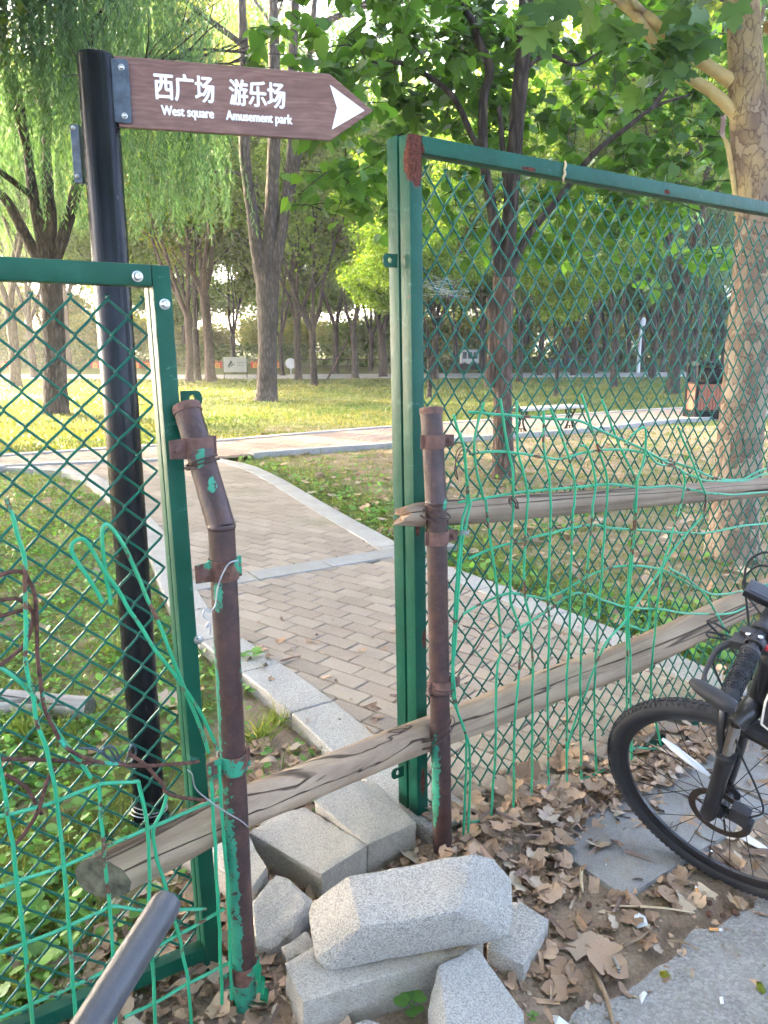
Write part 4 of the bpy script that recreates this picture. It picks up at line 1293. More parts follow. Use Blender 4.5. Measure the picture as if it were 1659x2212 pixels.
def text_mesh(body, name, offset):
    cu = bpy.data.curves.new('t', 'FONT')
    cu.body = body; cu.size = 1; cu.offset = offset; cu.extrude = .008; cu.resolution_u = 4
    ob = bpy.data.objects.new('t', cu); COL.objects.link(ob)
    dg = bpy.context.evaluated_depsgraph_get()
    me = bpy.data.meshes.new_from_object(ob.evaluated_get(dg))
    bpy.data.objects.remove(ob)
    me.name = name
    return me
def lettering(body, x0, x1, z0, z1, offset, fit=None):
    me = text_mesh(body, 'lettering', 0)
    co = np.zeros(len(me.vertices) * 3); me.vertices.foreach_get('co', co); co = co.reshape(-1, 3)
    lo_, hi_ = co.min(0), co.max(0)
    b0, b1 = (lo_[1], hi_[1]) if fit is None else fit
    out = np.empty_like(co)
    out[:, 0] = x0 + (co[:, 0] - lo_[0]) / (hi_[0] - lo_[0]) * (x1 - x0)
    out[:, 2] = z0 + (co[:, 1] - b0) / (b1 - b0) * (z1 - z0)
    out[:, 1] = np.where(co[:, 2] > 0, .0004, .0021)
    # heavier strokes: the outline laid down several times, a hair apart in depth
    nf_ = [tuple(p.vertices) for p in me.polygons]
    bpy.data.meshes.remove(me)
    mb = MB()
    for i_, (ax_, az_) in enumerate(((0, 0), (-1, 0), (1, 0), (0, -.6), (0, .6))):
        o_ = out.copy(); o_[:, 0] += ax_ * offset; o_[:, 2] += az_ * offset
        o_[:, 1] -= .00006 * i_
        mb.add(o_, nf_)
    return link('lettering', mb.mesh('lettering', M['white'], sm=False), sgn)
lettering('西广场', .094, .243, -.012, .052, .0019)
lettering('游乐场', .284, .429, -.012, .050, .0019)
lettering('West square', .108, .240, -.048, -.025, .0014, (0.0, .70))
lettering('Amusement park', .273, .447, -.049, -.026, .0014, (0.0, .70))
# plates that hold the board
def plate(parent, c, w, h, t, dx, dn, mat, name, r=.006):
    out = []
    for qx, qz, a0 in ((1, 1, 0), (-1, 1, 90), (-1, -1, 180), (1, -1, 270)):
        for k in range(4):
            a = R(a0 + 30 * k); out.append((qx * (w / 2 - r) + r * math.cos(a), qz * (h / 2 - r) + r * math.sin(a)))
    return MB().prism(out, t, c, dx, np.array([0, 0, 1.0]), dn).part(name, mat, parent, bevel=.0006)
hp = empty('sign_bracket', PB + np.array([.05, 0, 2.09]), 'blue-grey bolted plate fixing the arrow sign to the post', 'bracket')
c = S0 + SX * .012 + SN * .004 + np.array([0, 0, -.001])
plate(hp, c, .042, .150, .004, SX, SN, M['steel_blue'], 'plate')
for z in (.055, -.058):
    bolt(hp, c + SX * .004 + np.array([0, 0, z]) + SN * .005, SN, .006)
MB().box(S0 - SX * .020 + np.array([0, .0, -.004]), (.022, .022, .165), [SX, SN, UZ]).part('web', M['post_black'], hp, bevel=.001)
hp2 = empty('sign_bracket', PB + np.array([-.055, 0, 1.78]), 'small dark plate left over on the side of the black post', 'bracket')
c2 = AtY(165, 332, PB[1] - .004)
plate(hp2, c2, .022, .142, .02, np.array([1.0, 0, 0]), np.array([0, 1.0, 0]), M['steel_blue'], 'plate', .002)
for z in (.062, -.055): bolt(hp2, c2 + np.array([-.002, -.001, z]), (0, -1, 0), .004)
# ------------------------------------------------------------------ granite stones heaped in the gap
def stone(pts, mat, label, rough=.004, bottom=None, name='granite_stone', sub=3, bevel=.0025, drop=None):
    """pts: (x, y in the 's' view, height of that corner); hull closed down to the ground"""
    P = [G(*px('s', [(x, y)])[0], z) for x, y, z in pts]
    P = np.array(P)
    c = P.mean(0)
    B = P.copy(); zb = -.03 if bottom is None else bottom
    B[:, :2] = c[:2] + (B[:, :2] - c[:2]) * 1.0
    B[:, 2] = np.maximum(zb, np.minimum(P[:, 2] - .01, zb if drop is None else P[:, 2] - drop))
    bm = bmesh.new()
    for q in np.vstack([P, B]): bm.verts.new(q)
    r = bmesh.ops.convex_hull(bm, input=bm.verts)
    bmesh.ops.delete(bm, geom=list({e for e in r['geom_interior'] + r['geom_unused'] if isinstance(e, bmesh.types.BMVert)}), context='VERTS')
    bmesh.ops.dissolve_limit(bm, angle_limit=R(6), verts=bm.verts, edges=bm.edges)
    es = [e for e in bm.edges if len(e.link_faces) == 2 and e.calc_face_angle(0) > R(12)]
    bmesh.ops.bevel(bm, geom=es, offset=bevel, segments=2, affect='EDGES', profile=.5, clamp_overlap=True)
    bmesh.ops.triangulate(bm, faces=bm.faces)
    for _ in range(sub):
        le = [e for e in bm.edges if e.calc_length() > .022]
        if not le: break
        bmesh.ops.subdivide_edges(bm, edges=le, cuts=1)
        bmesh.ops.triangulate(bm, faces=[f for f in bm.faces if len(f.verts) > 3])
    bm.normal_update()
    co = np.array([v.co[:] for v in bm.verts]); no = np.array([v.normal[:] for v in bm.verts])
    d = rough * (vnoise(co, 22, 3) + .6 * vnoise(co, 55, 4) + .5 * vnoise(co, 120, 5))
    co = co + no * d[:, None]
    o = np.array([c[0], c[1], 0])
    for v, q in zip(bm.verts, co - o): v.co = q
    me = bpy.data.meshes.new(name); bm.to_mesh(me); bm.free()
    me.materials.append(mat)
    me.polygons.foreach_set('use_smooth', [True] * len(me.polygons)); me.set_sharp_from_angle(angle=R(35))
    ob = link(name, me, None, o)
    return tag(ob, label, 'stone', 'granite blocks heaped in the gap')
zt = .095
stone([(5, 290, zt), (370, 500, zt), (602, 356, zt), (480, 268, zt), (290, 155, zt), (120, 205, zt)], M['granite_warm'], 'squared pale slab under the low log with a dead wood chip on it', .003)
stone([(486, 266, zt), (606, 352, zt), (852, 240, zt), (640, 30, zt + .012), (480, 20, zt + .04), (330, 125, zt + .032)], M['granite_warm'], 'tilted pale slab against the foot of the tall green post', .004)
stone([(505, 512, .235), (1150, 396, .25), (1060, 690, .235), (572, 765, .225), (330, 640, .16), (310, 695, .15), (345, 925, .125), (405, 968, .12), (640, 930, .12), (1190, 828, .125), (1310, 795, .13), (1345, 690, .15), (1330, 520, .185), (1240, 425, .225)], M['granite'], 'largest bright granite block lying on top of the heap', .0035, drop=.012, bevel=.0025)
stone([(185, 950, .105), (335, 865, .115), (700, 860, .115), (1185, 825, .10), (1188, 880, .09), (985, 925, .105), (520, 1060, .105), (275, 1150, .10)], M['granite_dirty'], 'dirty pale block lying beneath the largest granite block', .004)
stone([(970, 965, .13), (1155, 868, .12), (1395, 1195, .10), (1400, 1310, .10), (1010, 1310, .115), (930, 1100, .07), (910, 1185, .06)], M['granite_blue'], 'smooth blue-grey granite block nearest the camera at the foot of the heap', .002)
stone([(1330, 640, .075), (1380, 648, .078), (1525, 728, .06), (1395, 965, .05), (1340, 945, .05), (1215, 868, .065), (1240, 760, .07)], M['granite'], 'small slab sticking out at the right under the largest block', .003)
stone([(25, 640, .09), (140, 498, .10), (200, 520, .10), (322, 632, .085), (262, 700, .08), (230, 790, .06), (120, 880, .04), (40, 860, .05)], M['granite_warm'], 'chalky white broken stone right beside the left pipe post', .005)
stone([(-430, 290, .08), (-330, 215, .11), (-110, 145, .12), (65, 405, .12), (97, 460, .115), (20, 575, .10), (-150, 470, .06), (-330, 420, .05)], M['granite_warm'], 'pale stone block behind the foot of the left panel', .004)
stone([(168, 870, .055), (290, 795, .06), (345, 840, .06), (330, 880, .055), (200, 935, .05)], M['granite_dirty'], 'brown soil-covered stone wedged between the white stone and the dirty block', .006)
stone([(540, 1255, .05), (600, 1232, .05), (680, 1260, .05), (700, 1330, .04), (530, 1330, .04)], M['granite'], 'tip of a small stone at the bottom edge left of the clover plant', .003)

# ------------------------------------------------------------------ bicycle, built on its own axes: x forward, y to its left, z up, origin under the front hub
def wheel(parent, cx, r, disc_side=1):
    w = empty('wheel', (cx, 0, r)); w.parent = parent
    a = np.linspace(0, 2 * PI, 73)[:-1]
    tr_, tw = .021, .021
    def torus(rad, prof, n=96):
        return MB().lathe([(rad + p, q) for p, q in prof], (0, 0, 0), (0, 1, 0), n, close=True)
    k = np.linspace(0, 2 * PI, 15)[:-1]
    link('tyre', torus(r - tr_, [(tr_ * math.cos(t), tw * math.sin(t)) for t in k]).mesh('tyre', M['rubber']), w)
    tread = MB()
    for i in range(120):
        t = 2 * PI * i / 120
        for q, (off, wd) in enumerate(((-.013, .008), (0, .008), (.013, .008))):
            tt = t + (.5 if q == 1 else 0) * 2 * PI / 120
            rad = r - tr_ + math.sqrt(max(0, tr_ ** 2 - off ** 2)) + .0005
            ex = np.array([math.cos(tt), 0, math.sin(tt)]); ey = np.array([-math.sin(tt), 0, math.cos(tt)])
            up = ex * math.cos(off / tr_) + np.array([0, 1, 0]) * math.sin(off / tr_)
            sd = np.cross(up, ey)
            tread.box(ex * rad + np.array([0, off, 0]), (.0095, wd, .003), [ey, sd, up])
    tg = link('tread', tread.mesh('tread', M['rubber'], sm=False), w); tag(tg, kind='stuff')
    rr = r - .045
    link('rim', torus(rr, [(.010, -.012), (.012, -.009), (.006, 0), (.012, .009), (.010, .012), (-.006, .010), (-.014, .004), (-.014, -.004), (-.006, -.010)]).mesh('rim', M['black_paint']), w)
    link('hub', MB().lathe([(.012, -.05), (.012, -.036), (.026, -.035), (.026, -.031), (.014, -.025), (.013, .02), (.026, .026), (.026, .03), (.016, .033), (.010, .05)], (0, 0, 0), (0, 1, 0), 20).mesh('hub', M['black_paint']), w)
    for i in range(28):
        sd = 1 if i % 2 else -1
        t = 2 * PI * i / 28
        th = t + (1 if (i // 2) % 2 else -1) * 1.05
        p = np.array([.024 * math.cos(th), sd * .031, .024 * math.sin(th)])
        q = np.array([(rr - .012) * math.cos(t), sd * .003, (rr - .012) * math.sin(t)])
        link('spoke', MB().tube([p, q], .0011, 5).mesh('spoke', M['spoke']), w)
    rot = MB().lathe([(.062, -.001), (.080, -.001), (.080, .001), (.062, .001)], (0, .040, 0), (0, 1, 0), 40, close=True)
    for i in range(6):
        t = 2 * PI * i / 6
        rot.tube([(.02 * math.cos(t), .040, .02 * math.sin(t)), (.064 * math.cos(t + .35), .040, .064 * math.sin(t + .35))], .003, 5)
    link('disc_rotor', rot.mesh('disc_rotor', M['dark_metal']), w)
    t = R(-78)
    link('valve', MB().tube([((rr - .012) * math.cos(t), 0, (rr - .012) * math.sin(t)), ((rr - .05) * math.cos(t), 0, (rr - .05) * math.sin(t))], .0032, 8).mesh('valve', M['chrome']), w)
    return w

def bicycle(name, label, grip_mat, bar_ends, Rw=.325, tilt=R(13), reflector=True, bag=True):
    root = empty(name, (0, 0, 0), label, 'bicycle')
    def P(mb, nm, mat, parent=root, **k): return link(nm, mb.mesh(nm, mat, **k), parent)
    wheel(root, 0, Rw); wheel(root, -1.03, Rw)
    ax = np.array([-math.sin(tilt), 0, math.cos(tilt)]); hub = np.array([0, 0, Rw])
    fw = np.array([math.cos(tilt), 0, math.sin(tilt)])
    Y_ = np.array([0, 1.0, 0])
    def on(s, y=0, f=0): return hub + ax * s + Y_ * y + fw * f
    fk = empty('fork', (0, 0, 0)); fk.parent = root
    for sd in (-1, 1):
        P(MB().tube([on(-.018, sd * .058, .022), on(.0, sd * .060, .022), on(.05, sd * .060, .02), on(.16, sd * .060, .02), on(.235, sd * .060, .02), on(.24, sd * .060, .02)], [.013, .020, .0195, .019, .022, .0225], 18), 'lower_leg', M['black_paint'], fk)
        P(MB().tube([on(.236, sd * .060, .02), on(.36, sd * .060, .02)], .0145, 18), 'stanchion', M['chrome'], fk)
        P(MB().lathe([(.016, -.004), (.0225, -.003), (.0225, .010), (.017, .012)], on(.238, sd * .060, .02), ax, 18), 'seal', M['black_matt'], fk)
    P(MB().tube(smooth([on(.225, -.060, .02), on(.30, -.058, .045), on(.352 - .0, -.03, .058), on(.356, 0, .062), on(.352, .03, .058), on(.30, .058, .045), on(.225, .060, .02)], 5), .010, 10), 'fork_arch', M['black_paint'], fk)
    P(MB().tube(smooth([on(.365, -.066, .018), on(.385, -.035, .008), on(.392, 0, .0), on(.385, .035, .008), on(.365, .066, .018)], 5), [.021, .025, .027, .025, .021], 14), 'fork_crown', M['black_paint'], fk)
    # brake caliper on the left leg
    cal = MB().box(on(.05, .05, -.045), (.045, .03, .05), [fw, Y_, ax]).box(on(.03, .052, -.07), (.02, .024, .035), [fw, Y_, ax])
    P(cal, 'brake_caliper', M['black_matt'], fk, bevel=.005, seg=2)
    P(MB().tube(smooth([on(.06, .055, -.065), on(.12, .062, -.09), on(.2, .07, -.06), on(.3, .07, .0), on(.42, .06, .05), on(.55, .10, .09), on(.63, .16, .06)], 5), .0025, 6), 'brake_hose', M['rubber'], fk)
    # head tube, frame
    fr = empty('frame', (0, 0, 0)); fr.parent = root
    hb, ht = on(.405), on(.53)
    P(MB().tube([hb, ht], .022, 18), 'head_tube', M['black_paint'], fr)
    bb = np.array([-.62, 0, .28]); st = np.array([-.80, 0, .74]); ra = np.array([-1.03, 0, Rw])
    P(MB().tube([hb + ax * .02, bb], [.021, .026, .024], 18), 'down_tube', M['black_paint'], fr)
    P(MB().tube([ht - ax * .025, st], .018, 16), 'top_tube', M['black_paint'], fr)
    P(MB().tube([bb, st, st + np.array([-.05, 0, .13])], [.018, .017, .014], 16), 'seat_tube', M['black_paint'], fr)
    for sd in (-1, 1):
        P(MB().tube([bb + Y_ * sd * .03, ra + Y_ * sd * .065], .010, 10), 'chain_stay', M['black_paint'], fr)
        P(MB().tube([st + Y_ * sd * .012, ra + Y_ * sd * .065], .008, 10), 'seat_stay', M['black_paint'], fr)
    crk = MB().lathe([(.085, -.002), (.095, -.002), (.095, .002), (.085, .002)], bb - Y_ * .05, (0, 1, 0), 36, close=True)
    for sd in (-1, 1):
        crk.tube([bb + Y_ * sd * .05, bb + Y_ * sd * .065 + np.array([.12 * sd, 0, -.12 * sd])], .010, 8)
        crk.box(bb + Y_ * sd * .11 + np.array([.12 * sd, 0, -.12 * sd]), (.09, .08, .02))
    P(crk, 'crankset', M['dark_metal'], fr)
    sp = st + np.array([-.05, 0, .13])
    P(MB().tube(smooth([sp + np.array([.14, 0, .02]), sp + np.array([.05, 0, .03]), sp + np.array([-.04, 0, .03]), sp + np.array([-.11, 0, .035])], 5), [.016, .028, .062, .070, .045], 16), 'saddle', M['black_matt'], root)
    P(MB().tube([ra + Y_ * .07, np.array([-.98, .22, .015])], .008, 8), 'kickstand', M['black_paint'], root)
    # handlebar
    hbm = empty('handlebar', (0, 0, 0)); hbm.parent = root
    bc = on(.715, 0, .02)
    P(MB().tube([on(.53), on(.60), on(.61, 0, .0), bc], [.02, .019, .018, .019], 14), 'stem', M['black_matt'], hbm)
    back = np.array([-.012, 0, .012])
    def barpt(y):
        t = abs(y) / .31
        return bc + Y_ * y + back * max(0, t - .2) - np.array([0, 0, .11 * abs(y)])
    P(MB().tube([barpt(y) for y in np.linspace(-.305, .305, 21)], .0125, 14), 'bar', M['black_matt'], hbm)
    for sd in (-1, 1):
        g0 = .185 if bar_ends else .150
        ys = np.linspace(g0, .312, 25)
        rad = .0165 + (.0012 * np.sin(np.linspace(0, 30, 25)) if bar_ends else 0 * ys)
        rad = np.array(rad); rad[-2:] *= [.97, .82]
        g = P(MB().tube([barpt(sd * y) for y in ys], list(rad), 20), 'grip', grip_mat, hbm)
        if bar_ends:
            gr = MB()
            for i in range(14):
                y = .196 + i * .0075
                c = barpt(sd * y)
                for kk in range(16):
                    t = 2 * PI * kk / 16 + (.2 if i % 2 else 0)
                    rd = np.array([math.cos(t), 0, math.sin(t)])
                    tv = np.array([-math.sin(t), 0, math.cos(t)])
                    d1 = tv * .6 + Y_ * (.8 if kk % 2 else -.8); d1 /= np.linalg.norm(d1)
                    gr.box(c + rd * .0172, (.006, .0022, .0022), [d1, np.cross(rd, d1), rd])
            tag(P(gr, 'grip_texture', grip_mat, g, sm=False), kind='stuff')
            e = barpt(sd * .318)
            P(MB().tube(smooth([e + np.array([-.018, 0, -.003]), e + np.array([.0, 0, .0]), e + np.array([.025, -sd * .003, .006]), e + np.array([.052, -sd * .008, .013]), e + np.array([.068, -sd * .012, .018])], 5), [.010, .017, .016, .013, .007], 16), 'bar_end', M['black_matt'], hbm)
        P(MB().lathe([(.017, -.004), (.019, -.003), (.019, .006), (.017, .007)], barpt(sd * (g0 - .003)), (0, 1, 0), 18), 'grip_collar', M['black_matt'], hbm)
        c = barpt(sd * (g0 - .03))
        lv = MB().lathe([(.0145, -.010), (.019, -.009), (.019, .009), (.0145, .010)], c, (0, 1, 0), 16, close=True)
        lv.box(c + np.array([.028, 0, -.004]), (.03, .03, .02)).box(c + np.array([.018, -sd * .02, .004]), (.03, .02, .022))
        P(lv, 'lever_clamp', M['black_matt'], hbm, bevel=.004, seg=2)
        lo_ = 0 if bar_ends else 1
        P(MB().tube(smooth([c + np.array([.04 - .01 * lo_, 0, -.006 - .02 * lo_]), c + np.array([.062 - .03 * lo_, sd * .03, -.016 - .035 * lo_]), c + np.array([.06 - .035 * lo_, sd * .09, -.02 - .03 * lo_]), c + np.array([.052 - .035 * lo_, sd * .12, -.022 - .028 * lo_])], 5), [.008, .007, .0055, .0045, .006], 8), 'brake_lever', M['black_matt'], hbm)
        c3 = barpt(sd * (g0 - .067))
        sh = MB().lathe([(.0135, -.009), (.021, -.008), (.021, .008), (.0135, .009)], c3, (0, 1, 0), 16, close=True).box(c3 + np.array([.0, 0, -.03]), (.045, .034, .03)).box(c3 + np.array([-.03, sd * .01, -.028]), (.022, .02, .012))
        P(sh, 'shifter', M['black_matt'], hbm, bevel=.004, seg=2)
        P(MB().box(c3 + np.array([-.024, sd * .03, -.012]), (.014, .014, .010)), 'shift_button', M['red_plastic'], hbm, bevel=.003)
        bolt_ = MB().lathe([(.005, 0), (.005, .004), (.003, .005)], c + np.array([.012, 0, .017]), (0, 0, 1), 10).lathe([(.005, 0), (.005, .004), (.003, .005)], c + np.array([-.01, sd * .0, .017]), (-.3, 0, 1), 10)
        P(bolt_, 'clamp_bolt', M['chrome'], hbm)
        P(MB().tube(smooth([c + np.array([.05, -sd * .01, .004]), c + np.array([.085, -sd * .02, .01]), c + np.array([.11, -sd * .05, -.02]), c + np.array([.09, -sd * .10, -.11]), on(.50, sd * .03, .04), on(.42, sd * .03, .03)], 6), .0026, 6), 'cable', M['rubber'], hbm)
        P(MB().tube(smooth([c3 + np.array([.02, 0, -.03]), c3 + np.array([.09, sd * .02, -.03]), c3 + np.array([.11, -sd * .03, -.06]), c3 + np.array([.04, -sd * .08, -.12]), on(.45, sd * .026, .0)], 6), .0022, 6), 'cable', M['rubber'], hbm)
    cc = bc + Y_ * .055 + np.array([.02, 0, .032])
    comp = P(MB().box(cc, (.055, .045, .018), [(.94, 0, .34), Y_, (-.34, 0, .94)]), 'computer', M['black_paint'], hbm, bevel=.006, seg=2)
    P(MB().box(cc + np.array([-.34, 0, .94]) * .0095, (.038, .03, .001), [(.94, 0, .34), Y_, (-.34, 0, .94)]), 'display', M['screen'], comp)
    if reflector:
        P(MB().tube(smooth([(.02, .036, Rw + .12), (.06, .037, Rw + .145), (.10, .034, Rw + .165), (.14, .03, Rw + .185)], 4), [.004, .009, .009, .009, .004], 8), 'spoke_reflector', M['clear_plastic'], root)
    if bag:
        b0 = on(.47, 0, -.11)
        prof = [(.09, -.10), (.095, .0), (.06, .06), (-.08, .05), (-.11, .0), (-.09, -.10), (0, -.13)]
        sh = MB().prism(prof, .09, b0 - Y_ * .045, fw, ax, Y_)
        bg_ = P(sh, 'frame_bag', M['black_matt'], root, bevel=.018, seg=3)
        ring = smooth([b0 + Y_ * .044 + fw * (u * .92) + ax * (v * .92) for u, v in prof + prof[:1]], 4)
        P(MB().tube(ring, .0028, 6), 'piping', M['cream'], bg_)
    return root
def place(root, contact, f, n):
    f = np.asarray(f, float); n = np.asarray(n, float)
    f /= np.linalg.norm(f); n = n - f * (n @ f); n /= np.linalg.norm(n)
    u = np.cross(f, n)
    m = Matrix(np.array([f, n, u]).T.tolist()).to_4x4()
    m.translation = Vector(contact)
    root.matrix_world = m
    root.rotation_mode = 'QUATERNION'
    loc, q, _ = m.decompose(); root.location = loc; root.rotation_quaternion = q
bf = np.array([math.cos(R(136.4)), math.sin(R(136.4)), 0]); bn = np.array([math.cos(R(-133.6)) * math.cos(R(21)), math.sin(R(-133.6)) * math.cos(R(21)), -math.sin(R(21))])
bu = np.cross(bf, bn)
b1 = bicycle('bicycle', 'black bicycle with chevron grips leaning by the fence on the right', M['rubber'], True)
place(b1, np.array([.882, 1.783, .303]) - bu * .325, bf, bn)
n2 = np.array([-.26, -.91, -.31]); f2_ = np.array([-.96, .27, 0])
b2 = bicycle('bicycle', 'bicycle of the photographer, only its smooth grey handlebar grip in view', M['grip'], False, reflector=False, bag=False)
f2_ = f2_ / np.linalg.norm(f2_); n2 = n2 - f2_ * (n2 @ f2_); n2 /= np.linalg.norm(n2); u2 = np.cross(f2_, n2)
tilt = R(13)
loc_end = .9 * np.array([-.715 * math.sin(tilt) + .02 * math.cos(tilt) - .012 * .8, -.315, .325 + .715 * math.cos(tilt) + .02 * math.sin(tilt) + .012 * .8 - .11 * .315])
E_ = ray(368, 1938) * .72 + np.array([0, 0, CAM_H])
place(b2, E_ - (f2_ * loc_end[0] + n2 * loc_end[1] + u2 * loc_end[2]), f2_, n2)
b2.scale = (.9, .9, .9)

# ------------------------------------------------------------------ bench, bin and far things
bs0, bs1 = G(1106, 884, .44), G(1252, 876, .44)
bd_ = (bs1 - bs0); bd_[2] = 0; BLn = np.linalg.norm(bd_); bd_ /= BLn; bnv = np.array([-bd_[1], bd_[0], 0])
bc_ = (bs0 + bs1) / 2; bc_[2] = 0
bench = empty('park_bench', bc_, 'backless park bench with pale slab seat and black iron legs', 'bench')
for k in range(3):
    MB().box(bc_ + bnv * (k - 1) * .125 + np.array([0, 0, .435]), (BLn - .12, .12, .045), [bd_, bnv, UZ]).part('seat_plank', M['bench_top'], bench, bevel=.006)
for sd in (-1, 1):
    MB().box(bc_ + bd_ * sd * (BLn / 2 - .03) + np.array([0, 0, .432]), (.06, .40, .06), [bd_, bnv, UZ]).part('end_cap', M['cast_iron'], bench, bevel=.012, seg=2)
    lg = MB(); c = bc_ + bd_ * sd * (BLn / 2 - .22)
    for s2 in (-1, 1):
        lg.tube(smooth([c + bd_ * s2 * .12 + UZ * .41, c + bd_ * s2 * .10 + UZ * .34, c + bd_ * s2 * .035 + UZ * .25, c + bd_ * s2 * .05 + UZ * .15, c + bd_ * s2 * .13 + UZ * .03, c + bd_ * s2 * .17], 4), .016, 8)
        lg.tube(loop_round(c + bd_ * s2 * .05 + UZ * .355, bnv, .04, 1, 0, wob=0), .008, 6)
        lg.tube(loop_round(c + bd_ * s2 * .03 + UZ * .07, bnv, .035, 1, 0, wob=0), .008, 6)
    lg.box(c + UZ * .02, (.36, .06, .03), [bd_, bnv, UZ])
    lg.part('leg', M['cast_iron'], bench)
ped = MB()
for sd in (-1, 1):
    ped.box(bc_ + bd_ * sd * (BLn / 2 - .22) - bnv * .1 + UZ * (-.03), (.46, .55, .07), [bd_, bnv, UZ])
ped.thing('footing', M['concrete'], 'pair of pale concrete pads beneath the park bench', 'concrete pad')

tb0 = G(1490, 908); tb1 = G(1572, 908)
tbw = np.linalg.norm(tb1 - tb0) * .92
tc = (tb0 + tb1) / 2 + np.array([0, .25, 0])
a_ = R(12); tx = np.array([math.cos(a_), math.sin(a_), 0]); ty = np.array([-math.sin(a_), math.cos(a_), 0])
lb = empty('litter_bin', tc, 'double litter bin with red-brown slats and black roof by the path', 'litter bin')
hb_ = 1.10
for sx in (-1, 1):
    for sy in (-1, 1):
        MB().box(tc + tx * sx * (tbw / 2 - .03) + ty * sy * .17 + UZ * hb_ / 2, (.055, .055, hb_), [tx, ty, UZ]).part('post', M['bin_black'], lb, bevel=.004)
MB().box(tc + UZ * .10, (tbw, .44, .16), [tx, ty, UZ]).part('plinth', M['bin_black'], lb, bevel=.01)
MB().box(tc + UZ * .46, (tbw - .08, .34, .56), [tx, ty, UZ]).part('inner_box', M['bin_black'], lb)
for k in range(9):
    MB().box(tc + tx * ((k - 4) * (tbw - .1) / 9) - ty * .185 + UZ * .46, ((tbw - .1) / 9 - .010, .02, .52), [tx, ty, UZ]).part('slat', M['bin_slat'], lb, bevel=.003)
for sd in (-1, 1):
    for k in range(4):
        MB().box(tc + tx * sd * (tbw / 2 - .03) + ty * ((k - 1.5) * .085) + UZ * .46, (.02, .075, .52), [tx, ty, UZ]).part('slat', M['bin_slat'], lb, bevel=.003)
MB().box(tc + UZ * .745, (tbw - .02, .40, .03), [tx, ty, UZ]).part('upper_tray', M['bin_black'], lb, bevel=.003)
MB().box(tc + tx * .12 + UZ * .90, (tbw * .5, .30, .27), [tx, ty, UZ]).part('hopper', M['bin_black'], lb, bevel=.01)
MB().prism([(-tbw / 2 - .03, 0), (tbw / 2 + .03, 0), (tbw / 2 - .03, .07), (-tbw / 2 + .03, .07)], .5, tc - ty * .25 + UZ * (hb_ - .01), tx, UZ, ty).part('roof', M['bin_black'], lb, bevel=.008)
MB().box(tc + tx * (tbw / 2 - .08) - ty * .198 + UZ * .56, (.03, .012, .05), [tx, ty, UZ]).part('latch', M['bolt'], lb)

# notice board by the far road
q0, q1 = AtY(485, 823, 34.5), AtY(534, 823, 34.5)
q0[2] = q1[2] = 0
nb_ = empty('notice_board', (q0 + q1) / 2, 'pale notice board with an ink bird picture beside the far road', 'notice board')
for q in (q0, q1):
    MB().tube([q, q + UZ * 1.03], .018, 8).part('leg', M['dark_metal'], nb_)
w_ = q1[0] - q0[0]
MB().box((q0 + q1) / 2 + UZ * .70 - np.array([0, .03, 0]), (w_ * 1.0, .03, .66)).part('panel', M['board_cream'], nb_, bevel=.005)
pc = (q0 + q1) / 2 + UZ * .70 - np.array([0, .05, 0])
ink = MB()
for pts in ([(-.30, -.10), (-.2, -.02), (-.1, .1), (-.18, .2), (-.24, .08), (-.3, -.02)], [(-.22, -.06), (-.08, .04), (.0, .08), (-.06, .0), (-.16, -.08)], [(-.34, -.04), (-.28, -.06), (-.22, -.1), (-.26, -.14)]):
    ink.prism(pts, .004, pc + np.array([0, -.002, 0]), (1, 0, 0), (0, 0, 1), (0, 1, 0))
ink.part('bird_picture', M['ink'], nb_, sm=False)
tx_ = MB()
for r_ in range(2):
    for k in range(4):
        for s in range(3):
            tx_.box(pc + np.array([.12 + k * .075, 0, .09 - r_ * .12 - s * .022 + .02]), (.045, .004, .009))
        tx_.box(pc + np.array([.12 + k * .075, 0.0005, .09 - r_ * .12]), (.009, .004, .06))
tx_.part('printed_text', M['ink'], nb_, sm=False)

bx_list = [(8, 'behind the left willow trunk'), (158, 'left of'), (206, 'seen left of the black sign post'), (294, 'first right of the black sign post'), (318, 'second right of the black sign post'), (470, 'left of the notice board'), (552, 'between the notice board and the three-stemmed tree'), (602, 'just right of the three-stemmed tree'), (630, 'beside the round white sign')]
for bx0, where in bx_list:
    if bx0 == 158: continue
    p = AtY(bx0, 791, 52); z0 = .1
    ban = empty('red_banner', (p[0], 52, p[2] - .3), 'small red banner with a gold character, ' + where, 'banner', 'red banners along the far hedge')
    MB().box((p[0], 52, p[2]), (.62, .04, .62)).part('cloth', M['banner_red'], ban)
    g_ = MB()
    for dx, dz, ww, hh in ((0, .16, .34, .05), (0, .02, .3, .05), (0, -.1, .26, .05), (-.13, -.03, .05, .3), (.13, -.03, .05, .3), (0, .18, .05, .16)):
        g_.box((p[0] + dx, 51.972 - .001 * len(g_.v), p[2] + dz), (ww, .01, hh))
    g_.part('character', M['banner_gold'], ban, sm=False)
p = AtY(628, 785, 42); p2 = G(628, 806)
rs = empty('round_sign', (p[0], 42, 0), 'small round white sign on a thin pole by the far road', 'sign')
MB().tube([(p[0], 42, 0), (p[0], 42, p[2])], .03, 8).part('pole', M['white_paint'], rs)
MB().lathe([(.26, 0), (.28, .01), (.28, .03), (.26, .04)], (p[0], 41.93, p[2]), (0, 1, 0), 20).part('disc', M['white_paint'], rs)

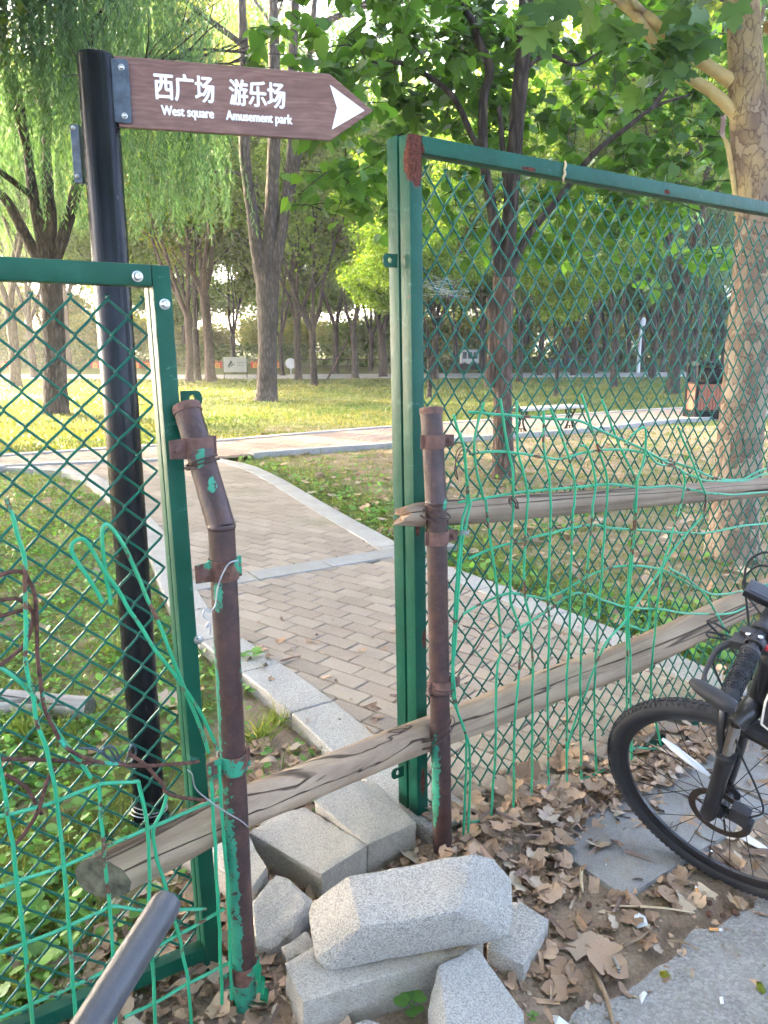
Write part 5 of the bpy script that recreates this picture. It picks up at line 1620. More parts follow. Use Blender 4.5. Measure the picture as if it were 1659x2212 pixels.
# right background: cart, stalls, post
p0_ = G(994, 800); p1_ = G(1032, 800); cxw = (p0_ + p1_) / 2; w_ = p1_[0] - p0_[0]
kc = empty('food_cart', cxw, 'small white box cart seen through the mesh left of the dark trunk', 'cart')
MB().box(cxw + UZ * .85, (w_, .9, .9)).part('box', M['white_paint'], kc, bevel=.03)
for k in (-1, 0, 1):
    MB().box(cxw + np.array([k * w_ * .3, -.46, .95]), (w_ * .22, .02, .42)).part('window', M['steel_blue'], kc)
for k in (-1, 1):
    MB().lathe([(.25, -.05), (.3, -.03), (.3, .03), (.25, .05)], cxw + np.array([k * w_ * .3, -.4, .28]), (0, 1, 0), 18).part('wheel', M['rubber'], kc)
def stall(xa, xb, ybase, ytop, label, roofmat, wall):
    a, b = G(xa, ybase), G(xb, ybase)
    c = (a + b) / 2; w = b[0] - a[0]
    zt_ = AtY((xa + xb) / 2, ytop, c[1])[2]
    st_ = empty('stall', c, label, 'stall')
    for sx in (-1, 1):
        for sy in (0, 1):
            MB().tube([c + np.array([sx * w / 2, sy * 2.0, 0]), c + np.array([sx * w / 2, sy * 2.0, zt_ * .8])], .04, 6).part('pole', M['white_paint'], st_)
    MB().add([c + np.array([-w / 2 - .2, -.3, zt_ * .78]), c + np.array([w / 2 + .2, -.3, zt_ * .78]), c + np.array([w / 2 + .2, 2.3, zt_ * .78]), c + np.array([-w / 2 - .2, 2.3, zt_ * .78]), c + np.array([-w / 4, 1, zt_]), c + np.array([w / 4, 1, zt_])],
             [(0, 1, 5, 4), (1, 2, 5), (2, 3, 4, 5), (3, 0, 4), (3, 2, 1, 0)]).part('canopy', roofmat, st_)
    MB().box(c + np.array([0, .6, zt_ * .33]), (w * .94, 1.2, zt_ * .62)).part('counter', wall, st_, bevel=.03)
    return st_
stall(1188, 1240, 797, 758, 'blue covered stall far behind between two dark trunks', M['blue_cloth'], M['blue_cloth'])
stall(1255, 1308, 795, 740, 'white roofed stall with blue skirt far behind the mesh', M['white_paint'], M['blue_cloth'])
stall(1325, 1372, 790, 735, 'pale stall with blue band beside the white post', M['blue_cloth'], M['white_paint'])
p = G(1378, 806)
lp_ = empty('lamp_post', p, 'slim white park lamp post far behind the mesh', 'lamp post')
MB().tube([p, p + UZ * 2.6], [.11, .08], 10).part('pole', M['white_paint'], lp_)
MB().lathe([(.10, 0), (.22, .05), (.24, .35), (.14, .5), (.05, .52)], p + UZ * 2.6, (0, 0, 1), 14).part('lantern', M['white_paint'], lp_)
# low railing along the far edge
for (xa, xb, yy, lab) in ((640, 860, 806, 'low dark railing at the far edge of the lawn in the middle'), (905, 1500, 800, 'low dark railing at the far edge of the lawn behind the mesh')):
    a, b = G(xa, yy), G(xb, yy)
    a[1] += 1.5; b[1] += 1.5
    rl = empty('railing', (a + b) / 2, lab, 'railing')
    for z in (.35, .75): MB().tube([a + UZ * z, b + UZ * z], .025, 6).part('rail', M['dark_metal'], rl)
    n_ = int(np.linalg.norm(b - a) / 2.0)
    for k in range(n_ + 1):
        q = a + (b - a) * k / n_
        MB().tube([q, q + UZ * .8], .03, 6).part('post', M['dark_metal'], rl)
# ------------------------------------------------------------------ trees
class Wood:
    def __init__(s, seed):
        s.mb = MB(); s.r = random.Random(seed); s.g = np.random.default_rng(seed); s.tips = []
    def limb(s, P, r, n=10, wob=.12):
        s.mb.tube(smooth(P, 4), r, n, wob=wob, wobs=3.0)
    def branch(s, p, d, L, r0, lev, up=.25, wig=.25, kids=(4, 3), spread=.75, leafy=0):
        p = np.asarray(p, float); d = np.asarray(d, float); d = d / np.linalg.norm(d)
        P = [p]; m = 6
        for i in range(m):
            d = d + s.g.normal(0, wig / m ** .5, 3) * .6 + np.array([0, 0, up / m])
            d /= np.linalg.norm(d)
            P.append(P[-1] + d * L / m)
        P = np.array(P)
        s.mb.tube(P, [r0, r0 * .75, r0 * .45], 7 if lev > 1 else 5, wob=.1, wobs=4)
        if lev <= leafy:
            for q in P[2:]: s.tips.append((q, d.copy()))
        if lev > 0:
            for k in range(kids[lev - 1] if lev - 1 < len(kids) else 3):
                t = s.r.uniform(.35, 1.0); j = min(m - 1, int(t * m))
                q = P[j] + (P[j + 1] - P[j]) * (t * m - j) if j < m else P[-1]
                v = unit(s.g.normal(0, 1, 3)); v[2] *= .6
                dd = unit(d + v * spread)
                s.branch(q, dd, L * s.r.uniform(.5, .75), r0 * .5, lev - 1, up * .6, wig, kids, spread, leafy)

def crown_clumps(tips, g, n_leaf, rad, size, mat, name, flat=.75, droop=.2, w=.5, tm=KITE):
    P0 = np.array([t[0] for t in tips])
    k = g.integers(0, len(P0), n_leaf)
    off = rdir(n_leaf, g) * (g.random(n_leaf) ** .45)[:, None] * rad
    off[:, 2] *= flat
    P = P0[k] + off
    D = unit(rdir(n_leaf, g) + np.array([0, 0, -droop]))
    Nn = unit(rdir(n_leaf, g) * .8 + np.array([0, 0, .8]))
    S = size * g.uniform(.65, 1.3, n_leaf)
    V, F = leaves(P, D, Nn, S, tm, S * w * 2 if tm is KITE else None)
    return big_mesh(name, V, F, mat)

def crown_willow(tips, g, n_strand, L, mat, name, leaf=.13, w=.17, step=.055, zmin=1.6):
    P0 = np.array([t[0] for t in tips])
    Ps, Ds, Ss = [], [], []
    for i in range(n_strand):
        p = P0[g.integers(0, len(P0))] + rdir(1, g)[0] * g.random() * .55
        out = unit(np.array([g.normal(), g.normal(), .15]))
        Ls = L * g.uniform(.45, 1.15)
        Ls = min(Ls, p[2] - zmin)
        if Ls < .25: continue
        m = int(Ls / step)
        t = np.arange(m) * step
        sway = g.normal(0, .10, 2)
        q = p + np.stack([out[0] * .35 * (1 - np.exp(-t * 2)) + sway[0] * t, out[1] * .35 * (1 - np.exp(-t * 2)) + sway[1] * t, .08 * np.sin(np.minimum(t * 4, PI)) - t * .97], -1)
        a = g.uniform(0, 2 * PI, m)
        dv = np.stack([np.cos(a) * .55, np.sin(a) * .55, np.full(m, -.8)], -1)
        Ps.append(q); Ds.append(dv); Ss.append(leaf * g.uniform(.6, 1.2, m))
    P = np.vstack(Ps); D = np.vstack(Ds); S = np.concatenate(Ss)
    Nn = rdir(len(P), g)
    V, F = leaves(P, D, Nn, S, KITE, S * w)
    return big_mesh(name, V, F, mat)

def generic(kind, seed, H, tr, fork, mat_bark, mat_leaf, n_leaf, stems=4, spread=.42, low=0):
    w = Wood(seed)
    lean = w.g.normal(0, .02, 2)
    base = np.array([0, 0, -.1]); fk = np.array([lean[0] * fork, lean[1] * fork, fork])
    P = [base, base + (fk - base) * .15, base + (fk - base) * .5 + np.append(w.g.normal(0, .04, 2), 0), fk]
    w.mb.tube(smooth(P, 5), [tr * 1.45, tr * 1.1, tr, tr * .93, tr * .95], 14, wob=.09, wobs=3.5)
    a0 = w.r.uniform(0, 6.28)
    for k in range(stems):
        a = a0 + 2 * PI * k / stems + w.r.uniform(-.4, .4)
        sp = spread * w.r.uniform(.5, 1.2)
        d = np.array([math.cos(a) * sp, math.sin(a) * sp, 1.0])
        L = (H - fork) * w.r.uniform(.62, .85)
        w.branch(fk - np.array([0, 0, .12]), d, L, tr * .58, 2, up=.25, wig=.3, kids=(4, 6), spread=.9, leafy=1)
    for k in range(low):
        a = 2 * PI * k / max(1, low) + w.r.uniform(-.3, .3)
        w.branch(np.array([fk[0], fk[1], fork + w.r.uniform(.7, 2.0)]), (math.cos(a), math.sin(a), w.r.uniform(.15, .5)), (H - fork) * w.r.uniform(.2, .3), tr * .25, 1, -.15, .3, (5,), .9, 1)
    if kind == 'willow':
        crown = crown_willow(w.tips, w.g, n_leaf, 2.8, mat_leaf, 'crown')
    else:
        crown = crown_clumps(w.tips, w.g, n_leaf, .95, .15, mat_leaf, 'crown')
    return w.mb.mesh('trunk', mat_bark, ang=70), crown

VAR = {
    'willow_a': generic('willow', 101, 12, .24, 2.6, M['bark_dark'], M['leaf_willow'], 1800, 4, .55),
    'willow_b': generic('willow', 102, 11, .20, 3.0, M['bark_grey'], M['leaf_willow'], 1800, 3, .5),
    'elm_a': generic('elm', 111, 13, .20, 3.2, M['bark_dark'], M['leaf_far'], 50000, 4, .45),
    'elm_b': generic('elm', 112, 12, .17, 2.6, M['bark_dark'], M['leaf_far'], 50000, 3, .38),
    'wood_a': generic('elm', 114, 13, .18, 2.6, M['bark_dark'], M['leaf_far'], 46000, 4, .5, 6),
    'wood_b': generic('elm', 115, 12, .18, 2.4, M['bark_grey'], M['leaf_yellow'], 46000, 3, .5, 6),
    'elm_c': generic('elm', 113, 14, .22, 3.8, M['bark_red'], M['leaf_yellow'], 50000, 4, .4),
}
def bush(seed, H, W, n_leaf, mat):
    w = Wood(seed)
    for k in range(9):
        a = 2 * PI * k / 9
        w.branch((w.g.normal(0, .3), w.g.normal(0, .3), 0), (math.cos(a) * .7, math.sin(a) * .7, 1.0), H * .62, .05, 1, .2, .3, (5,), 1.1, 1)
    T = [(np.array([t[0][0] * W, t[0][1] * W, t[0][2]]), t[1]) for t in w.tips]
    return w.mb.mesh('trunk', M['bark_dark'], ang=70), crown_clumps(T, w.g, n_leaf, .9, .17, mat, 'crown', .85)
VAR['bush_a'] = bush(121, 5.0, 1.2, 16000, M['leaf_far'])
VAR['bush_b'] = bush(122, 4.2, 1.3, 16000, M['leaf_yellow'])
def tree(kind, x, y, rz, sc, label, group=None, name='tree', tw=1.0, leaf=None):
    t = empty(name, (x, y, 0), label, 'tree', group)
    t.rotation_euler = (0, 0, rz)
    t.scale = (sc, sc, sc)
    a = link('trunk', VAR[kind][0], t); b = link('crown', VAR[kind][1], t)
    if tw != 1: a.scale = (1, 1, 1)
    return t

# custom trunks traced for the trees that stand out
def traced(stems, Y, w, mat, n=14, wob=.10):
    for pts, rad in stems:
        P = []
        for q in pts:
            yy = Y + (q[2] if len(q) > 2 else 0)
            P.append(AtY(q[0], q[1], yy))
        k = Y / FPX
        w.mb.tube(smooth(P, 5), [r_ * k for r_ in rad], n, wob=wob, wobs=4.0)
    return w

def tree_from(w, crown, base, label, mat, group=None, name='tree'):
    t = empty(name, base, label, 'tree', group)
    off = world_loc(t)
    link('trunk', w.mb.mesh('trunk', mat, off=off, ang=70), t)
    if crown is not None:
        crown.transform(Matrix.Translation(-Vector(base)))
        link('crown', crown, t)
    return t

# T1: many-stemmed willow on the left
b = G(122, 895); Y1 = b[1]
w = Wood(201)
traced([([(124, 905), (121, 880), (118, 760), (112, 640), (105, 565)], [34, 26, 22, 22, 23]),
        ([(108, 590), (75, 545), (45, 490), (15, 435), (-30, 380), (-90, 250, -1)], [15, 13, 11, 9, 7, 4]),
        ([(104, 580), (88, 500), (72, 425), (60, 330, .6), (40, 180, .5)], [14, 13, 11, 9, 5]),
        ([(108, 580), (110, 480), (104, 410), (100, 300, 1), (95, 120, 1.5)], [14, 12, 11, 9, 5]),
        ([(112, 580), (140, 500), (160, 430), (172, 380), (190, 280, -.8), (198, 60, -1)], [14, 12, 11, 10, 8, 5]),
        ([(195, 200, -.8), (198, 80, -1), (205, -60, -1)], [9, 8, 6])], Y1, w, None)
for p, d, L in (((-30, 380), (-.6, -.2, .7), 3.5), ((40, 180), (-.3, -.5, .6), 3.2), ((95, 120), (.1, -.7, .6), 3.2), ((198, 60), (.35, -.3, .7), 3.0), ((172, 380), (.5, -.6, .5), 2.6), ((72, 425), (-.2, -1, .5), 3.2), ((190, 200), (.7, .4, .4), 2.3), ((100, 300), (-.2, .8, .6), 3.2), ((60, 330), (.3, -1, .6), 3.6), ((160, 260), (.6, -.8, .5), 2.6), ((-60, 300), (-.2, -1, .7), 3.6), ((95, 120), (.4, .6, .7), 2.8)):
    w.branch(AtY(p[0], p[1], Y1), d, L, .07, 2, .2, .3, (4, 5), .9, 1)
w.tips = [t for t in w.tips if t[0][0] / t[0][1] < -.205]
cr = crown_willow(w.tips, w.g, 3100, 3.0, M['leaf_willow'], 'crown', leaf=.135, w=.2, zmin=3.4)
tree_from(w, cr, b, 'large dark willow with four stems behind the left chain link panel', M['bark_dark'], name='willow_tree')

# T5: tall three-stemmed tree in the middle
b = G(575, 866); Y5 = b[1]
w = Wood(205)
traced([([(575, 872), (576, 850), (578, 760), (578, 660), (577, 590)], [29, 22, 20, 22, 26]),
        ([(568, 610), (556, 540), (545, 460), (532, 370), (527, 290), (528, 150), (522, 0), (520, -150, .5)], [17, 14, 12, 11, 11, 10, 8, 4]),
        ([(577, 610), (581, 540), (586, 450), (590, 370), (592, 290), (592, 120), (590, 0), (588, -200, 1)], [19, 15, 13, 13, 13, 11, 9, 4]),
        ([(588, 600), (602, 530), (615, 450), (626, 370), (632, 300), (632, 150), (638, 0), (645, -180, -1)], [16, 13, 11, 10, 10, 10, 8, 4]),
        ([(612, 470), (640, 360), (655, 250), (670, 110), (680, 0), (690, -120, 1)], [9, 8, 7, 6, 5, 3]),
        ([(534, 385), (505, 372), (470, 372), (440, 365), (425, 375)], [4, 3, 2.5, 1.5])], Y5, w, None)
for p, d, L in (((520, -120), (-.5, -.3, .8), 4), ((528, 100), (-.8, -.2, .4), 3.6), ((590, -150), (.1, -.7, .7), 4), ((640, -120), (.6, -.2, .7), 4), ((675, 60), (.8, .1, .4), 3.0), ((592, 100), (-.2, .9, .5), 3.5), ((590, 0), (.5, .6, .5), 3.6)):
    w.branch(AtY(p[0], p[1], Y5), d, L, .08, 2, .2, .3, (4, 5), .9, 1)
cr = crown_willow(w.tips, w.g, 1300, 2.2, M['leaf_willow'], 'crown', leaf=.14, w=.2, zmin=8.3)
tree_from(w, cr, b, 'tall pale tree whose trunk splits into three stems in the middle', M['bark_grey'], name='willow_tree')

# heart-leaved tree behind the tall panel
b = G(1087, 1032); YD = b[1]
w = Wood(301)
traced([([(1086, 1050), (1087, 1020), (1086, 900), (1086, 760), (1088, 660), (1090, 600)], [38, 25, 20, 20, 21, 24]),
        ([(1060, 640), (1066, 740), (1058, 836)], [10, 11, 13])], YD, w, None, 14, .08)
wh = Wood(303)
traced([([(1092, 620), (1098, 520), (1112, 320), (1125, 170), (1132, 90), (1136, 0), (1138, -160)], [18, 16, 15, 15, 15, 14, 8]),
        ([(1082, 620), (1066, 470), (1046, 350), (1044, 220), (1058, 150), (1032, 85), (1020, 45), (980, -10), (940, -90)], [13, 11, 10, 9, 9, 8, 7, 5, 3]),
        ([(1045, 330), (1020, 295), (994, 235), (960, 190), (880, 140), (828, 136), (770, 130)], [6, 6, 6, 6, 5, 3, 2]),
        ([(1096, 600), (1140, 510), (1210, 425), (1280, 335), (1355, 275), (1415, 230), (1490, 205)], [10, 8, 7, 6, 5, 4, 2]),
        ([(1408, 235), (1440, 190), (1455, 155), (1480, 90)], [5, 4, 3, 2]),
        ([(1125, 170), (1150, 135), (1190, 120), (1245, 140), (1300, 110)], [6, 5, 4, 3, 1.5]),
        ([(1095, 430), (1080, 250), (1078, 230)], [6, 5, 4])], YD, wh, None, 14, .08)
hv = []
g = w.g
twigs = Wood(302)
blobs = []
for (x, y, dy, rad, n) in [(700, 60, -.4, .9, 260), (760, 160, -.6, .9, 320), (700, 300, -1.6, .55, 120), (740, 360, -1.7, .5, 120), (800, 420, -1.4, .45, 90), (760, 230, -1.4, .6, 160), (690, 420, -1.2, .35, 40), (850, 60, .3, 1.0, 380), (900, 180, .4, 1.0, 380), (960, 80, 1, 1.1, 380), (870, 320, .6, .9, 260),
                           (1000, 200, 1.2, 1.1, 380), (1060, 90, 1.4, 1.2, 380), (1120, 230, 1.6, 1.0, 320), (1190, 120, .8, 1.1, 380), (1230, 260, 1.2, 1.1, 380), (1300, 160, 1.0, 1.1, 380), (1330, 330, .7, 1.0, 320), (1250, 420, 1.4, 1.0, 300), (1400, 120, .9, 1.0, 320), (1420, 300, .9, 1.0, 320), (1480, 400, .8, .9, 260), (1540, 250, .8, .8, 260),
                           (1000, 380, 1.4, 1.0, 300), (1180, 480, 1.8, 1.0, 220), (1060, 520, 1.5, .8, 120), (1520, 520, 1.6, .9, 200), (1380, 520, 1.8, .9, 200), (940, 480, 1.6, .7, 120), (1280, 20, .6, 1.0, 280), (1000, -60, .4, 1.3, 380), (1150, -80, .6, 1.3, 380), (850, -80, .0, 1.2, 300), (700, -40, -.5, 1.0, 200), (1500, 60, 1.2, .9, 260)]:
    n = int(n * (.5 if x < 900 else .55))
    c = AtY(x, y, YD + dy)
    m = max(3, n // 12)
    for k in range(m):
        q = c + rdir(1, g)[0] * rad * g.random() ** .5 * np.array([1, 1, .8])
        d = unit(np.array([g.normal(), g.normal(), g.normal() * .35]))
        Lt = g.uniform(.35, .7)
        P = [q - d * Lt * .5, q, q + d * Lt * .5 + np.array([0, 0, -.06])]
        twigs.mb.tube(smooth(P, 3), [.007, .005, .002], 5, cap=False)
        nl = n // m
        t = g.random(nl)
        pp = np.array(P[0]) + (np.array(P[2]) - np.array(P[0])) * t[:, None] + g.normal(0, .05, (nl, 3))
        hd = unit(np.array([g.normal(0, 1, nl), g.normal(0, 1, nl), -g.uniform(.1, 1.3, nl)]).T)
        hv.append((pp, hd, g.uniform(.10, .19, nl)))
P_ = np.vstack([h[0] for h in hv]); D_ = np.vstack([h[1] for h in hv]); S_ = np.concatenate([h[2] for h in hv])
N_ = unit(rdir(len(P_), g) * .55 + np.array([0, -.15, .9]))
V_, F_ = leaves(P_, D_, N_, S_, HEART)
cr = big_mesh('crown', V_, F_, M['leaf_heart'])
t_ = tree_from(w, cr, b, 'dark trunked tree with big heart-shaped leaves behind the tall panel', M['bark_red'], name='broadleaf_tree')
link('limbs', wh.mb.mesh('limbs', M['bark_dark'], off=b, ang=70), t_)
MBt = twigs.mb.mesh('twigs', M['bark_dark'], off=b, ang=70); o = link('twigs', MBt, t_); tag(o, kind='stuff')
# hanging bean pods
pod = MB()
for k in range(160):
    x, y = g.uniform(900, 1560), g.uniform(120, 480)
    p = AtY(x, y, YD + g.uniform(.2, 1.6))
    L = g.uniform(.18, .34)
    pod.tube([p, p + np.array([g.normal(0, .01), g.normal(0, .01), -L * .5]), p + np.array([g.normal(0, .02), g.normal(0, .02), -L])], [.003, .004, .002], 4, cap=False)
tag(link('pods', pod.mesh('pods', M['bark_red'], off=b), t_), kind='stuff')

# plane tree on the right
b = G(1582, 1205); YP = b[1]
w = Wood(401)
traced([([(1579, 1225), (1581, 1195), (1592, 1040), (1612, 800), (1633, 600), (1640, 480), (1632, 350), (1617, 225), (1604, 0), (1594, -200), (1580, -500)], [78, 58, 47, 46, 44, 46, 43, 36, 29, 24, 16])], YP, w, None, 28, .05)
wl2 = Wood(402)
traced([([(1600, 260), (1586, 243), (1540, 200), (1494, 170), (1440, 125), (1405, 80), (1374, 35), (1328, -2), (1250, -60, -.4)], [16, 13, 11, 10.5, 10, 9, 9, 8, 5]),
        ([(1580, 175), (1552, 158), (1484, 110), (1410, 45), (1380, 20), (1330, -40, -.3)], [15, 12, 11, 10, 9, 5]),
        ([(1600, 500), (1575, 330), (1560, 290)], [6, 5, 3]),
        ([(1655, 60), (1690, 40), (1760, -80)], [12, 10, 6])], YP, wl2, None, 16, .04)
t_ = tree_from(w, None, b, 'plane tree with flaking tan bark at the right edge', M['bark_plane'], name='plane_tree')
link('limbs', wl2.mb.mesh('limbs', M['bark_plane_limb'], off=b, ang=70), t_)
g = w.g
Pl, Dl, Sl = [], [], []
for (x, y, dy, rad, n) in [(1425, 100, -.4, .15, 10), (1470, 95, -.4, .14, 7), (1520, 20, -.3, .2, 8), (1440, 30, .3, .22, 8), (1165, 60, -.6, .10, 3), (1565, 30, -.4, .2, 5), (1400, 165, -.2, .2, 7), (1250, -90, -.3, .5, 40), (1420, -430, -.3, .7, 120), (1600, -470, 0, .8, 160), (1800, -300, .0, .8, 120), (1500, -600, 0, 1.0, 260), (1300, -520, -.4, .9, 180),
                           (1780, 100, 0, .5, 40), (1700, -600, .2, 1.2, 260)]:
    c = AtY(x, y, YP + dy)
    Pl.append(c + rdir(n, g) * (g.random(n) ** .5)[:, None] * rad)
    Dl.append(unit(np.array([g.normal(0, 1, n), g.normal(0, 1, n), -g.uniform(.3, 1.6, n)]).T)); Sl.append(g.uniform(.11, .20, n))
P_ = np.vstack(Pl); D_ = np.vstack(Dl); S_ = np.concatenate(Sl)
N_ = unit(rdir(len(P_), g) * .5 + np.array([0, -.45, .8]))
V_, F_ = leaves(P_, D_, N_, S_, PLANE)
cr = big_mesh('crown', V_, F_, M['leaf_plane']); cr.transform(Matrix.Translation(-Vector(b)))
link('crown', cr, t_)
# loose curls of bark
for (x, y, s_c) in ((1553, 272, 1.0), (1640, 35, .7)):
    c = AtY(x, y, YP - .21)
    v = []; n1, n2_ = 7, 5
    for i in range(n1):
        for j in range(n2_):
            a = R(-100 + 200 * i / (n1 - 1)); rr = .035 * s_c
            v.append(c + np.array([rr * math.cos(a), -rr * abs(math.sin(a)) * .8 - .01, -.10 * s_c * j / (n2_ - 1) + .02 * math.sin(a * 2) + .04]))
    f = [(i * n2_ + j, i * n2_ + j + 1, (i + 1) * n2_ + j + 1, (i + 1) * n2_ + j) for i in range(n1 - 1) for j in range(n2_ - 1)]
    MB().add(v, f).part('bark_curl', M['bark_chip'], t_)

# placed background trees with visible trunks: (x, base y in the photo, variant, size, turn, label)
BG = [
 (35, 837, 'willow_b', .95, .4, 'slim forked willow at the far left beyond the many-stemmed willow'),
 (410, 827, 'elm_c', .72, 1.0, 'small forked tree with yellowing leaves just right of the black post'),
 (428, 822, 'elm_b', .85, 2.2, 'thin grey trunk half hidden beside the small yellowing tree'),
 (456, 824, 'elm_c', .95, 3.0, 'straight red-brown trunk left of the notice board'),
 (645, 822, 'elm_a', .80, 4.0, 'dark trunk just left of the slender Y-forked tree'),
 (680, 833, 'elm_b', .78, .7, 'slender dark tree forking into a Y right of the three-stemmed tree'),
 (768, 818, 'willow_b', .75, 1.9, 'thin dark willow left of the tall green post'),
 (828, 815, 'willow_a', .8, 5.0, 'dark willow partly hidden by the tall green post'),
 (927, 862, 'elm_b', .42, 2.6, 'shrubby thin tree right of the tall green post'),
 (1122, 826, 'elm_a', .66, 3.3, 'dark straight trunk just right of the heart-leaved tree'),
 (1200, 856, 'elm_b', .40, 4.4, 'spindly sapling with bare stems behind the bench'),
 (1240, 812, 'elm_a', .85, 5.2, 'dark trunk left of the pair leaning behind the bench'),
 (1279, 808, 'elm_c', .95, .3, 'leaning dark trunk with yellow foliage behind the bench'),
 (1325, 838, 'elm_b', .75, 1.3, 'red-brown trunk right of the bench seen through the mesh'),
 (1407, 818, 'willow_a', .72, 2.0, 'leaning thin dark trunk between the bench and the bin'),
 (1452, 852, 'elm_a', .95, 2.9, 'thick dark trunk left of the litter bin'),
 (1493, 826, 'willow_b', .95, 3.7, 'grey trunk rising just behind the litter bin'),
 (1562, 808, 'willow_a', .80, 4.6, 'dark trunk between the litter bin and the plane tree'),
]
SLIM = [(940, 818, 'elm_a', .7), (985, 806, 'elm_b', .8), (1165, 812, 'willow_b', .7), (1222, 803, 'elm_b', .85), (1302, 802, 'elm_a', .85), (1352, 806, 'elm_b', .7), (1385, 800, 'willow_a', .8), (1430, 804, 'elm_a', .8),
        (1475, 803, 'elm_b', .85), (1535, 806, 'elm_b', .8), (725, 806, 'elm_a', .8), (800, 804, 'elm_b', .8), (610, 812, 'elm_b', .75), (505, 806, 'elm_b', .8), (350, 808, 'elm_a', .8), (250, 812, 'elm_b', .75), (75, 816, 'elm_a', .8), (1040, 806, 'elm_a', .75)]
SLAB = ['first', 'second', 'third', 'fourth', 'fifth', 'sixth', 'seventh', 'eighth', 'ninth', 'tenth', 'eleventh', 'twelfth', 'thirteenth', 'fourteenth', 'fifteenth', 'sixteenth', 'seventeenth', 'eighteenth']
for i_, (x, y, kind, sc) in enumerate(sorted(SLIM)):
    p = G(x, y)
    tree(kind, p[0], p[1], i_ * 1.7, sc, SLAB[i_] + ' from the left of the slim dark trees along the far side of the lawn', 'slim trees along the far side of the lawn', 'park_tree')
for x, y, kind, sc, rz, lab in BG:
    p = G(x, y)
    tree(kind, p[0], p[1], rz, sc, lab, 'park trees beyond the fence', 'park_tree')
# trees left of the picture whose crowns hang in and shade the fence
OUT = [(-9.5, 12.5, 'willow_a', 1.05, 1.1, 'willow left of the picture with strands hanging into the upper left corner'),
       (-7.6, 7.0, 'willow_b', .95, 2.3, 'nearest willow out at the left shading the fence'),
       (-13, 9.5, 'elm_a', 1.0, .5, 'elm left of the picture behind the nearest willow'),
       (-19, 13, 'elm_a', 1.1, 5.1, 'outermost elm left of the picture'),
       (-10.6, 6.2, 'wood_a', 1.0, 3.9, 'unseen dense elm added beside the nearest willow to shade the fence'),  # added out of view to keep direct sun off the posts
       (-10.0, 9.6, 'wood_a', 1.0, .9, 'unseen dense elm added behind the nearest willow to thicken the shade'),  # added out of view, closes sun gaps in the willow
       (-11.5, 3.5, 'elm_b', 1.1, 4.1, 'elm out at the left level with the fence'),
       (-18.5, 22, 'willow_a', 1.15, 4.2, 'willow far out at the left of the lawn')]
for x, y, kind, sc, rz, lab in OUT:
    tree(kind, x, y, rz, sc, lab, 'trees standing left of the picture', 'park_tree')
BEH = [(-9, -9, 'elm_a'), (-3.5, -13, 'elm_b'), (3, -12, 'elm_c'), (9, -11, 'elm_a'), (15, -8, 'elm_b'), (-15, -5, 'elm_c')]  # unseen trees added to cut sky light and darken reflections in the posts
for i_, (x, y, kind) in enumerate(BEH):
    tree(kind, x, y, i_ * 1.3, 1.0, 'unseen tree added behind the photographer to darken reflections', 'unseen trees added behind the photographer', 'park_tree')
# wood beyond the far road
k = 0
gg = random.Random(77)
rowdefs = [(53, 8.5, 1.0), (64, 9.5, 1.3), (80, 12, 1.6)]
for Yr, dx, sc in rowdefs:
    x = -Yr * .72
    while x < Yr * .72:
        xx = x + gg.uniform(-1.6, 1.6); yy = Yr + gg.uniform(-2, 2)
        kind = gg.choice(['wood_a', 'wood_b', 'elm_c', 'wood_b', 'wood_a', 'elm_b'])
        gap = abs(xx / yy + .34) < .05 and Yr < 70
        if not gap:
            tree(kind, xx, yy, gg.uniform(0, 6.28), sc * gg.uniform(.85, 1.15), 'sunlit tree in the hazy wood beyond the far road', 'wood beyond the far road', 'park_tree')
        x += dx
for Yr, dx, sc in ((59, 7.0, .95), (74, 8.0, 1.3)):
    x = -Yr * .70
    while x < Yr * .70:
        tree(gg.choice(['bush_b', 'bush_b', 'bush_b', 'bush_a']), x + gg.uniform(-1, 1), Yr + gg.uniform(-1.5, 1.5), gg.uniform(0, 6.28), sc * gg.uniform(.8, 1.25), 'bushy undergrowth shrub under the wood beyond the far road', 'undergrowth beyond the far road', 'shrub')
        x += dx
# dark hedge behind the banners
n = 26000
Px = rng.uniform(-42, 52, n); Pz = rng.uniform(.0, 1.0, n) ** .8 * 1.5
Py = 53.5 + rng.uniform(-.7, .7, n)
hz = .014 * (53 - 45)
P_ = np.stack([Px, Py, Pz + hz], -1)
V_, F_ = leaves(P_, rdir(n), rdir(n), rng.uniform(.16, .30, n), KITE, rng.uniform(.1, .2, n))
o = link('hedge', big_mesh('hedge', V_, F_, M['hedge'])); tag(o, 'long low dark hedge behind the red banners', 'hedge')

# leaning stake near the young willow
p = G(706, 822); q = AtY(750, 737, p[1])
MB().tube([p, q], [.05, .035], 8).thing('stake', M['bark_red'], 'thin pole leaning left of the thin dark willow', 'stake')
